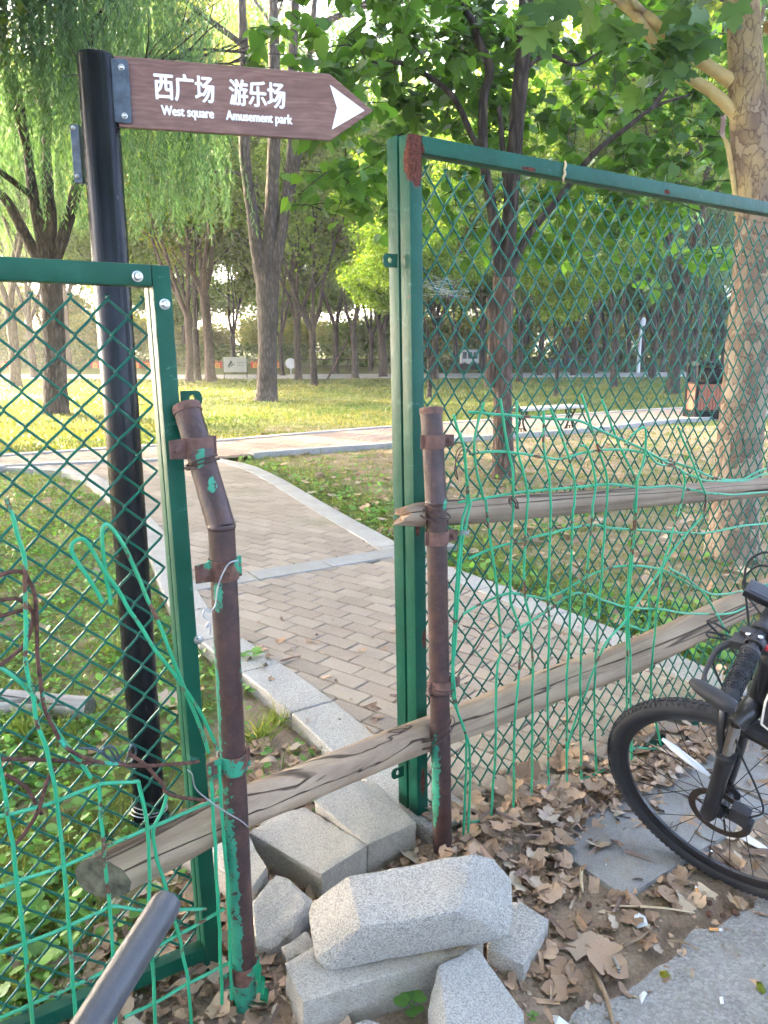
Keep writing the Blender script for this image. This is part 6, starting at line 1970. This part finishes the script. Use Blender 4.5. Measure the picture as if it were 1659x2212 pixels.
# ------------------------------------------------------------------ grass and weeds
def tri_scatter(n, x0, x1, y0, y1, power):
    y = (rng.random(n) * (y1 ** power - y0 ** power) + y0 ** power) ** (1 / power)
    x = rng.uniform(-1, 1, n) * .62 * y + 0
    k = (x > x0) & (x < x1)
    return np.stack([x[k], y[k]], -1)
def zgrid(P):
    return .010 * vnoise(np.c_[P, 0 * P[:, 0]], 3.1, 1) * np.exp(-((P[:, 0] - .2) ** 2 + (P[:, 1] - 2.2) ** 2) / 40) - .004
lineKR = lambda y: np.interp(y, KR[::-1, 1], KR[::-1, 0])
lineKL = lambda y: np.interp(y, KL[:, 1], KL[:, 0])
def blades(P, h, wd, mat, name, lean=.45):
    n = len(P)
    D = unit(np.stack([rng.normal(0, lean, n), rng.normal(0, lean, n), np.ones(n)], -1))
    Nn = unit(np.stack([rng.normal(0, 1, n), rng.normal(0, 1, n), np.full(n, .2)], -1))
    S = h * rng.uniform(.5, 1.4, n)
    V, F = leaves(np.c_[P, zgrid(P)], D, Nn, S, BLADE, wd)
    return big_mesh(name, V, F, mat)
# lawn behind the cross path
P = tri_scatter(120000, -40, 40, 10.8, 44, -.35)
nf = vnoise(np.c_[P, 0 * P[:, :1]], .8, 9)
k = ~on_path(P) & (fence_side(P) > .2) & ((P[:, 1] > 14.5) | (P[:, 0] < lineKR(P[:, 1]) - 1.5) | (P[:, 1] > np.interp(P[:, 0], CF[:, 0], CF[:, 1])))
k &= (P[:, 1] > np.interp(P[:, 0], CF[:, 0], CF[:, 1])) & (rng.random(len(P)) < .62 + .75 * nf)
k &= P[:, 1] < 36
P = P[k]
d = np.linalg.norm(P, axis=1)
o = link('lawn_grass', blades(P, .035 + d * .0022, .006 + d * .0010, M['lawn'], 'lawn_grass', .7)); tag(o, 'mown lawn grass with sunlit streaks behind the cross path', 'grass', kind='stuff')
# left verge: grass and round-leaved weeds
P = tri_scatter(90000, -9, 1, 1.25, 9.6, .3)
s = fence_side(P)
left = (s > .13) & ~on_path(P) & (P[:, 0] < np.where(P[:, 1] < KL[0, 1], -.5, lineKL(P[:, 1]) - .02)) & (P[:, 1] < np.interp(P[:, 0], CN[:, 0], CN[:, 1]))
nz = vnoise(np.c_[P, 0 * P[:, :1]], 1.7, 21) + .6 * vnoise(np.c_[P, 0 * P[:, :1]], 5, 22)
thin = np.where((P[:, 0] > -.7) & (P[:, 1] < 3.0), .16, 1.0)
k = left & (rng.random(len(P)) < np.clip(.7 + .6 * nz, .15, 1) * thin)
Pl_ = P[k]
o = link('verge_grass', blades(Pl_, .05 + .02 * vnoise(np.c_[Pl_, 0 * Pl_[:, :1]], 2, 31), .0032 + .0006 * Pl_[:, 1], M['grass'], 'verge_grass', .8)); tag(o, 'patchy green grass on the verge behind the left panel', 'grass', kind='stuff')
P = tri_scatter(52000, -9, 1, 1.25, 9.6, .3)
s = fence_side(P)
left = (s > .12) & ~on_path(P) & (P[:, 0] < np.where(P[:, 1] < KL[0, 1], -.55, lineKL(P[:, 1]) - .02)) & (P[:, 1] < np.interp(P[:, 0], CN[:, 0], CN[:, 1]))
nz = vnoise(np.c_[P, 0 * P[:, :1]], 1.5, 41) + .5 * vnoise(np.c_[P, 0 * P[:, :1]], 4, 42)
thin = np.where((P[:, 0] > -.75) & (P[:, 1] < 3.0), .1, 1.0)
k = left & (rng.random(len(P)) < np.clip(.78 + .8 * nz, .12, 1) * thin)
P = P[k]; n = len(P)
D = unit(np.stack([rng.normal(0, 1, n), rng.normal(0, 1, n), rng.normal(.1, .3, n)], -1)); Nn = unit(np.stack([rng.normal(0, .35, n), rng.normal(0, .35, n), np.ones(n)], -1))
Sz = rng.uniform(.013, .036, n)
V, F = leaves(np.c_[P, zgrid(P) + rng.uniform(.008, .06, n)], D, Nn, Sz, ROUND)
o = link('verge_weeds', big_mesh('verge_weeds', V, F, M['weed'])); tag(o, 'low round-leaved weeds covering the verge behind the left panel', 'weeds', kind='stuff')
# right verge: thin dry grass, greener along the kerb
P = tri_scatter(80000, -2.5, 14, 2.6, 15.5, .4)
cnl = np.interp(P[:, 0], CN[:, 0], CN[:, 1])
rt = (fence_side(P) > .3) & ~on_path(P) & (P[:, 0] > lineKR(P[:, 1])) & (P[:, 1] < cnl)
kd = np.min(np.linalg.norm(P[:, None] - KR[None, ::3], axis=-1), 1)
nz = vnoise(np.c_[P, 0 * P[:, :1]], 1.2, 51)
g_ = np.exp(-(kd / .6) ** 2)
k = rt & (rng.random(len(P)) < np.clip(.45 + .55 * nz + .75 * g_, .08, 1))
Pr = P[k]; gr = g_[k] + .55 * rng.random(k.sum())
A = Pr[gr > .38]; B = Pr[gr <= .38]
o = link('verge_grass', blades(A, .055, .004 + .0005 * A[:, 1], M['grass'], 'verge_grass', .8)); tag(o, 'bright green grass tufts along the kerb right of the path', 'grass', kind='stuff')
o = link('verge_grass', blades(B, .045, .003 + .0007 * B[:, 1], M['dry_grass'], 'verge_grass', .9)); tag(o, 'sparse dry grass on the bare verge right of the path', 'grass', kind='stuff')
P = tri_scatter(16000, -2.5, 14, 2.6, 12, .4)
cnl = np.interp(P[:, 0], CN[:, 0], CN[:, 1])
kd = np.min(np.linalg.norm(P[:, None] - KR[None, ::3], axis=-1), 1)
nz = vnoise(np.c_[P, 0 * P[:, :1]], 2.2, 61)
k = (fence_side(P) > .3) & ~on_path(P) & (P[:, 0] > lineKR(P[:, 1])) & (P[:, 1] < cnl) & (rng.random(len(P)) < np.clip(.9 * np.exp(-(kd / .42) ** 2) + .5 * (nz > .25), 0, 1))
P = P[k]; n = len(P)
D = unit(np.stack([rng.normal(0, 1, n), rng.normal(0, 1, n), rng.normal(.1, .3, n)], -1)); Nn = unit(np.stack([rng.normal(0, .4, n), rng.normal(0, .4, n), np.ones(n)], -1))
V, F = leaves(np.c_[P, rng.uniform(.01, .09, n)], D, Nn, rng.uniform(.025, .06, n), ROUND)
o = link('verge_weeds', big_mesh('verge_weeds', V, F, M['weed'])); tag(o, 'leafy green weeds along the kerb right of the path', 'weeds', kind='stuff')

# ------------------------------------------------------------------ leaf litter
def litter_density(P):
    s = fence_side(P)
    x = P[:, 0]
    a = np.exp(-((s + .12) / .24) ** 2) * np.where(x > RP[0] - .02, 1.0, .0)           # along the right fence
    a = np.maximum(a, np.where((x > RP[0] + .1), .42 * np.exp(-((s + .35) / .2) ** 2), 0) * np.exp(-((x - .5) / .8) ** 2))
    lf = np.where(x < LP[0] + .12, .75 * np.exp(-((s - .16) / .22) ** 2), 0)
    lf = np.maximum(lf, np.where((x > -.62) & (x < -.2) & (P[:, 1] < 2.6) & (s > 0), .30, 0))
    b = np.where(s < 0, .035, 0)
    mid = np.where((s > -.25) & (s < .35) & (x > LP[0]) & (x < RP[0]), .30, 0)
    e = np.maximum(np.maximum(a, lf), np.maximum(b, mid))
    e = np.where(((P - ASPH0) @ -KERB_N > .12) & (s < -.3), e * .25, e)
    kbd = (P - KERB0) @ KERB_N
    e = np.where((kbd > 0) & (kbd < .27) & (x > .52) & (x < 1.3), e * .28, e)
    op = on_path(P)
    return e * ~op + np.where(op, .016 + .5 * np.exp(-((s + .02) / .13) ** 2), 0)
def sample_litter(n):
    out = []
    while len(out) < n:
        P = np.stack([rng.uniform(-1.3, 2.4, 4000), rng.uniform(.95, 4.0, 4000)], -1)
        keep = rng.random(4000) < litter_density(P) * np.clip(2.4 / np.linalg.norm(P, axis=1), .3, 1.3)
        out += list(P[keep & (np.abs(P[:, 0] / P[:, 1]) < .66)])
    return np.array(out[:n])
def curled(out, centre, seed, amt):
    r_ = np.random.default_rng(seed)
    tv, tf = fan(out, centre)
    a, b_, c_, ph = r_.uniform(-1, 1, 4)
    mid = [((p[0] + centre[0]) / 2, (p[1] + centre[1]) / 2) for p in out]
    m = len(out)
    v = np.array(list(out) + mid + [centre], float)
    v[:, 1] -= .45
    z = amt * (a * v[:, 0] ** 2 * 2.2 + b_ * v[:, 1] ** 2 * 1.6 + c_ * v[:, 0] * v[:, 1] * 1.5 + .10 * np.sin(9 * v[:, 0] + ph * 6) + .08 * np.sin(11 * v[:, 1] + ph * 9))
    z += amt * .35 * np.abs(v[:, 0])
    f = []
    for i in range(m):
        j = (i + 1) % m
        f += [(i, j, m + j), (i, m + j, m + i), (m + i, m + j, 2 * m)]
    return np.c_[v, z - z.min() * .5], np.array(f)
OVAL = [(0, -.02), (.16, .08), (.27, .3), (.25, .55), (.14, .8), (0, 1), (-.13, .8), (-.26, .55), (-.26, .3), (-.15, .08)]
TORN = [(.05, .02), (.22, -.1), (.36, .0), (.56, .1), (.44, .2), (.5, .3), (.30, .42), (.2, .38), (.1, .55), (-.1, .5), (-.2, .62), (-.3, .5), (-.44, .5), (-.5, .3), (-.4, .1), (-.2, -.06)]
def blunt(out, cen, k):
    o = np.array(out) - np.array(cen); r_ = np.linalg.norm(o, axis=1); a_ = np.arctan2(o[:, 1], o[:, 0])
    m_ = np.array([max(r_[np.abs((a_ - t + PI) % (2 * PI) - PI) < .6]) for t in a_])
    rr = r_ * (1 - k) + m_ * k
    return [(cen[0] + q * math.cos(t), cen[1] + q * math.sin(t)) for q, t in zip(rr, a_)]
DRY = blunt(PLANE_OUT, (0, .3), .45)
LV = []
for k, (out, cen) in enumerate(((PLANE_OUT, (0, .3)), (DRY, (0, .3)), (DRY, (0, .3)), (TORN, (0, .2)), (TORN, (0, .2)), (OVAL, (0, .4)), (OVAL, (0, .4)), (DRY, (0, .3)))):
    v, f = curled(out, cen, 40 + k, .10 + .06 * k)
    LV.append((v, f))
LM = [big_mesh('fallen_leaf', v, f, M['dry_leaf'], True) for v, f in LV]
def chip_t(seed, L, Wd, curl):
    r_ = np.random.default_rng(seed); n1, n2_ = 7, 4
    v = []
    for i in range(n1):
        for j in range(n2_):
            a = (j / (n2_ - 1) - .5) * curl
            rr = Wd / max(.3, curl)
            t = i / (n1 - 1)
            v.append((rr * math.sin(a) + .03 * r_.normal() * Wd, (t - .5) * L + (.09 * r_.normal() * L if i in (0, n1 - 1) else 0), rr * (1 - math.cos(a)) + .04 * L * math.sin(t * 3 + seed)))
    f = []
    for i in range(n1 - 1):
        for j in range(n2_ - 1):
            q = i * n2_ + j
            f += [(q, q + 1, q + n2_ + 1), (q, q + n2_ + 1, q + n2_)]
    return np.array(v), np.array(f)
CT = [chip_t(60 + k, 1.0, w_, c_) for k, (w_, c_) in enumerate(((.30, .9), (.35, 1.8), (.28, 2.6), (.5, .7), (.22, 3.4)))]
CM = [big_mesh('bark_piece', v, f, M['bark_chip'], True) for v, f in CT]
rl = random.Random(12)
def put(me, name, x, y, z, s, label, cat, group, tilt=.5):
    o = link(name, me, None, (x, y, z)); o.scale = (s, s, s)
    o.rotation_euler = (rl.gauss(0, tilt * .7), rl.gauss(0, tilt * .7), rl.uniform(0, 6.28))
    return tag(o, label, cat, group)
zof = lambda x, y: max(float(zgrid(np.array([[x, y]]))[0]) + float(berm(np.array([x, y]))), .052 if on_path(np.array([[x, y]]))[0] else 0.0)
PL = sample_litter(320)
for k, (x, y) in enumerate(PL):
    dn = float(litter_density(np.array([[x, y]]))[0])
    z = zof(x, y) + .010 + rl.random() * .035 * dn
    if k % 5 in (2, 4):
        s_z = rl.uniform(.04, .13)
        put(CM[k % len(CM)], 'bark_piece', x, y, z, s_z, 'curled piece of shed brown bark in the litter at the fence foot', 'bark', 'shed bark in the leaf litter', .35)
    else:
        s_z = rl.uniform(.032, .075) * (1.35 if rl.random() < .15 else 1)
        lab = 'dry brown fallen leaf in the litter along the fence foot'
        put(LM[k % len(LM)], 'fallen_leaf', x, y, z, s_z, lab, 'leaf', 'fallen leaves along the fence', .38)
# two leaves that stand out on the soil
c = G(1250, 2052); o = link('fallen_leaf', LM[0], None, (c[0], c[1], .012)); o.scale = (.105,) * 3; o.rotation_euler = (.05, .1, R(160)); tag(o, 'large flat tan lobed leaf lying right of the granite heap', 'leaf')
c = G(1208, 2095); o = link('fallen_leaf', LM[1], None, (c[0], c[1], .012)); o.scale = (.055,) * 3; o.rotation_euler = (.1, -.1, R(10)); tag(o, 'smaller tan leaf just below the large flat leaf', 'leaf')
c = G(1300, 1850); o = link('fallen_leaf', LM[3], None, (c[0], c[1], .03)); o.scale = (.075,) * 3; o.rotation_euler = (.2, -.1, R(200)); tag(o, 'pale yellow dry leaf beside the concrete kerb slab', 'leaf')
# the small stuff between them
SP = sample_litter(6000)
n = len(SP)
dn = litter_density(SP)
zz = np.maximum(zgrid(SP) + berm(SP), np.where(on_path(SP), .051, 0)) + .004 + rng.random(n) * .028 * dn
Vs, Fs, off = [], [], 0
tm_all = LV + CT
kk = rng.integers(0, len(tm_all), n)
for t in range(len(tm_all)):
    m_ = kk == t
    if not m_.any(): continue
    nn = m_.sum(); a = rng.uniform(0, 2 * PI, nn)
    D = unit(np.stack([np.cos(a), np.sin(a), rng.normal(0, .35, nn)], -1)); Nn = unit(np.stack([rng.normal(0, .4, nn), rng.normal(0, .4, nn), np.ones(nn)], -1))
    S = rng.uniform(.005, .028, nn) + .035 * (rng.random(nn) < .2)
    V, F = leaves(np.c_[SP[m_], zz[m_]], D, Nn, S, (tm_all[t][0], tm_all[t][1]))
    Vs.append(V); Fs.append(F + off); off += len(V)
o = link('leaf_litter', big_mesh('leaf_litter', np.vstack(Vs), np.vstack(Fs), M['dry_leaf'])); tag(o, 'carpet of small broken brown leaves and bark along the fence', 'leaf litter', kind='stuff')
n = 800
P = tri_scatter(9000, -6, 10, 2.4, 13, .5)
P = P[(~on_path(P)) & (fence_side(P) > .25) & ((P[:, 0] > lineKR(P[:, 1])) | (rng.random(len(P)) < .25))][:n]; n = len(P)
V, F = leaves(np.c_[P, np.full(n, .012) + .02 * rng.random(n)], unit(rdir(n) * np.array([1, 1, .25])), unit(rdir(n) * .4 + np.array([0, 0, 1.0])), rng.uniform(.03, .10, n), LV[1])
o = link('leaf_litter', big_mesh('leaf_litter', V, F, M['dry_leaf'])); tag(o, 'scattered dry leaves on the verges behind the fence', 'leaf litter', kind='stuff')
# soil crumbs and grit
n = 9000
P = np.stack([rng.uniform(-1.2, 2.0, n), rng.uniform(.95, 3.2, n)], -1)
P = P[(~on_path(P)) & (fence_side(P) < .9) & (rng.random(n) < .6)]
n = len(P)
tet = (np.array([[1, 0, -.3], [-.5, .8, -.3], [-.5, -.8, -.3], [0.1, 0, .7], [.3, .5, .35], [-.5, 0, .45]]) * .5, np.array([[0, 1, 4], [4, 1, 3], [1, 2, 5], [5, 3, 1], [2, 0, 3], [3, 5, 2], [0, 4, 3]]))
V, F = leaves(np.c_[P, np.maximum(.004, zgrid(P) + berm(P)) + .002], rdir(n), rdir(n), rng.uniform(.002, .009, n), tet)
o = link('soil_crumbs', big_mesh('soil_crumbs', V, F, M['ground'])); tag(o, 'loose soil crumbs and grit on the trodden ground', 'soil', kind='stuff')

# ------------------------------------------------------------------ small things on the ground
def stick(a, b_, r_, mat, label, name='twig', cat_='twig', sag=.0):
    p, q = G(*a), G(*b_); p[2] = q[2] = .012
    m_ = (p + q) / 2 + np.array([rl.uniform(-.01, .01), rl.uniform(-.01, .01), .006])
    return MB().tube(smooth([p, m_, q], 5), [r_, r_ * .9, r_ * .6], 7, wob=.2, wobs=30).thing(name, M[mat], label, cat_)
stick((1318, 1965), (1500, 1980), .003, 'straw', 'long straight straw lying beside the asphalt edge')
stick((1345, 2052), (1410, 2010), .004, 'twig', 'short grey twig right of the large flat leaf')
stick((1283, 2108), (1325, 2230), .006, 'twig', 'thick brown stick running out at the bottom edge')
stick((1440, 2040), (1510, 2062), .003, 'twig', 'thin reddish twig on the asphalt')
stick((1395, 2015), (1430, 2038), .003, 'twig', 'thin forked twig end near the paper scrap')
stick((1450, 1912), (1500, 1918), .003, 'twig', 'dark twig below the kerb slab')
stick((1322, 2075), (1338, 2110), .005, 'wood_grey', 'stubby grey piece of dead wood on the soil')
stick((1256, 1885), (1258, 1935), .006, 'straw', 'pale split wood sliver standing out on the brown litter', 'wood_sliver', 'sliver')
for (x, y, a, lab) in ((1508, 1940, 80, 'cigarette butt standing out orange beside the seed balls'), (1532, 2015, -5, 'orange cigarette butt lying on the asphalt')):
    p = G(x, y); d = np.array([math.cos(R(a)), math.sin(R(a)), 0])
    cg = empty('cigarette_butt', p, lab, 'cigarette butt')
    MB().tube([p + UZ * .011, p + UZ * .011 + d * .022], .0038, 10).part('filter', M['filter'], cg)
    MB().tube([p + UZ * .011 + d * .0225, p + UZ * .011 + d * .030], .0037, 10).part('paper_end', M['paper'], cg)
for (x, y, s_, lab) in ((1432, 1872, .008, 'brown seed ball on the concrete kerb slab'), (1532, 1950, .008, 'brown seed ball nearest the bicycle tyre on the asphalt'), (1532, 1975, .009, 'seed ball right of the cigarette butt'), (1562, 1978, .0075, 'dark seed ball on the soil beside the asphalt'), (1590, 1972, .009, 'rightmost brown seed ball on the asphalt'), (1272, 1954, .008, 'seed ball lying in the brown litter')):
    p = G(x, y, .012)
    bm = bmesh.new(); bmesh.ops.create_icosphere(bm, subdivisions=3, radius=s_)
    for v in bm.verts: v.co *= 1 + .10 * random.uniform(-1, 1)
    me = bpy.data.meshes.new('seed_ball'); bm.to_mesh(me); bm.free(); me.materials.append(M['seed'])
    tag(link('seed_ball', me, None, p), lab, 'seed ball', 'seed balls on the ground')
def scrap(pts, mat, label, name='paper_scrap', cat_='paper'):
    P = [G(x, y, .008 + .004 * (i % 2)) for i, (x, y) in enumerate(pts)]
    c = np.mean(P, 0) + np.array([0, 0, .012])
    v = np.array(P + [c]); m_ = len(P)
    lo_ = v - np.array([0, 0, .0012])
    f = [(i, (i + 1) % m_, m_) for i in range(m_)] + [((i + 1) % m_ + m_ + 1, i + m_ + 1, 2 * m_ + 1) for i in range(m_)] + [(i, i + m_ + 1, (i + 1) % m_ + m_ + 1, (i + 1) % m_) for i in range(m_)]
    return MB().add(np.vstack([v, lo_]), f).thing(name, M[mat], label, cat_, sm=False)
scrap([(1353, 1975), (1372, 1968), (1395, 1980), (1400, 1998), (1378, 2005), (1360, 1992)], 'paper', 'crumpled white paper scrap near the long straw')
scrap(px('w', [(1390, 1060), (1420, 1045), (1500, 1130), (1660, 1200), (1670, 1230), (1560, 1195), (1380, 1100)]), 'paper', 'white plastic strip lying under the bicycle wheel', 'plastic_strip', 'plastic')
scrap([(1300, 1868), (1312, 1862), (1318, 1880), (1306, 1888)], 'white_paint', 'bluish white pebble on the kerb slab edge', 'pebble', 'pebble')
scrap([(1380, 2150), (1392, 2140), (1398, 2146), (1386, 2168)], 'paper', 'white paper stub near the bottom edge')
scrap([(1190, 2192), (1210, 2200), (1230, 2212), (1200, 2214)], 'paper', 'white paper stub at the bottom edge beside the stick')
scrap([(1424, 2098), (1440, 2096), (1450, 2108), (1438, 2114), (1426, 2108)], 'leaf_yellow', 'small yellow-green leaf on the asphalt', 'fallen_leaf', 'leaf')
scrap([(1632, 2118), (1645, 2122), (1656, 2140), (1650, 2148), (1636, 2138)], 'leaf_yellow', 'yellow-green leaf at the right edge on the asphalt', 'fallen_leaf', 'leaf')
scrap([(1554, 2155), (1562, 2154), (1564, 2168), (1556, 2168)], 'paper', 'tiny white stub on the asphalt at lower right')
scrap([(1290, 1640 + 384), (1304, 2026), (1306, 2030), (1292, 2032)], 'wire_green', 'chip of green paint beside the large flat leaf', 'paint_chip', 'paint chip')
stick((1092, 2058), (1085, 2048), .004, 'wire_green', 'bit of green wire on the small right-hand slab', 'wire_bit', 'wire')
# green strip of fallen rail behind the wheel
a, b_ = G(1400, 1618, .02), G(1480, 1583, .02)
bar_ = MB(); dv = unit(b_ - a); nv = np.cross(UZ, dv)
bar_.box((a + b_) / 2, (np.linalg.norm(b_ - a) + .25, .04, .035), [dv, nv, UZ]).thing('fallen_rail', M['frame_left'], 'dark green rail lying in the leaves behind the bicycle wheel', 'rail', bevel=.003)

def plant(c, n, size, label, mat='weed', up=.05, name='weed_plant', tm=ROUND, lift=.5):
    root = empty(name, c, label, 'plant')
    for k in range(n):
        a = 2 * PI * k / n + rl.uniform(-.25, .25); hgt = up * rl.uniform(.7, 1.2)
        d = np.array([math.cos(a), math.sin(a), 0])
        p = np.asarray(c) + d * size * .3 + UZ * hgt
        MB().tube(smooth([np.asarray(c), np.asarray(c) + UZ * hgt * .6, p], 3), .0014, 5).part('stem', M[mat], root)
        V, F = leaves(p[None], unit(d + np.array([0, 0, .25]))[None], unit(np.array([-d[0] * lift, -d[1] * lift, 1.0]))[None], [size * rl.uniform(.75, 1.1)], tm)
        link('leaf', big_mesh('leaf', V - np.asarray(c), F, M[mat], True), root)
    return root
c = G(890, 2200); plant(c, 7, .032, 'small bright green clover-like plant before the granite heap', up=.045)
c = G(1150, 2205); plant(c, 4, .012, 'tiny seedling at the bottom edge right of the blue-grey block', up=.012)
for (x, y, s_, n_, lab) in ((30, 2010, .07, 6, 'big-leaved green weed at the left edge behind the wire fencing'), (60, 1960, .05, 6, 'leafy weed just above the big-leaved weed at the left edge'), (200, 1765, .045, 7, 'leafy weed left of the black post foot'), (90, 2110, .05, 7, 'weed low in the left corner behind the wires'), (240, 1690, .04, 6, 'weed behind the wires above the low log end'), (545, 1440, .05, 6, 'weed beside the kerb right of the left pipe post')):
    plant(G(x, y), n_, s_, lab, up=.06)
def tuft(c, n, h, label, mat='grass'):
    P = np.asarray(c)[None, :2] + rng.normal(0, .02, (n, 2))
    D = unit(np.stack([rng.normal(0, .8, n), rng.normal(0, .8, n), np.ones(n)], -1)); Nn = unit(rdir(n) + np.array([0, 0, .3]))
    V, F = leaves(np.c_[P, np.zeros(n)] - np.asarray(c), D, Nn, h * rng.uniform(.5, 1.2, n), BLADE, np.full(n, .005))
    return tag(link('grass_tuft', big_mesh('grass_tuft', V, F, M[mat]), None, c), label, 'grass tuft')
tuft(G(560, 1600), 90, .13, 'grass tuft on the soil right of the left pipe post')
tuft(G(600, 1560), 60, .09, 'small grass tuft against the kerb by the soil patch')
tuft(G(250, 1420), 120, .14, 'tall grass tuft left of the black post')
tuft(G(60, 1590), 160, .15, 'tall grass tuft below the fallen grey log')
tuft(G(150, 1600), 120, .12, 'grass tuft at the end of the fallen grey log')

# ------------------------------------------------------------------ morning haze
hz_m = bpy.data.materials.new('haze'); hz_m.use_nodes = True
ht_ = hz_m.node_tree
for nd in list(ht_.nodes):
    if nd.type != 'OUTPUT_MATERIAL': ht_.nodes.remove(nd)
pv = ht_.nodes.new('ShaderNodeVolumePrincipled')
pv.inputs['Color'].default_value = (1.0, .97, .90, 1)
pv.inputs['Density'].default_value = .0019
pv.inputs['Anisotropy'].default_value = .45
ht_.links.new(pv.outputs[0], [n for n in ht_.nodes if n.type == 'OUTPUT_MATERIAL'][0].inputs['Volume'])
me = MB().box((0, 65, 18), (330, 240, 38)).mesh('haze', None, sm=False)
me.materials.append(hz_m)
tag(link('haze', me), 'thin pale morning haze between the trees', 'haze', kind='stuff')
scene.cycles.volume_bounces = 0
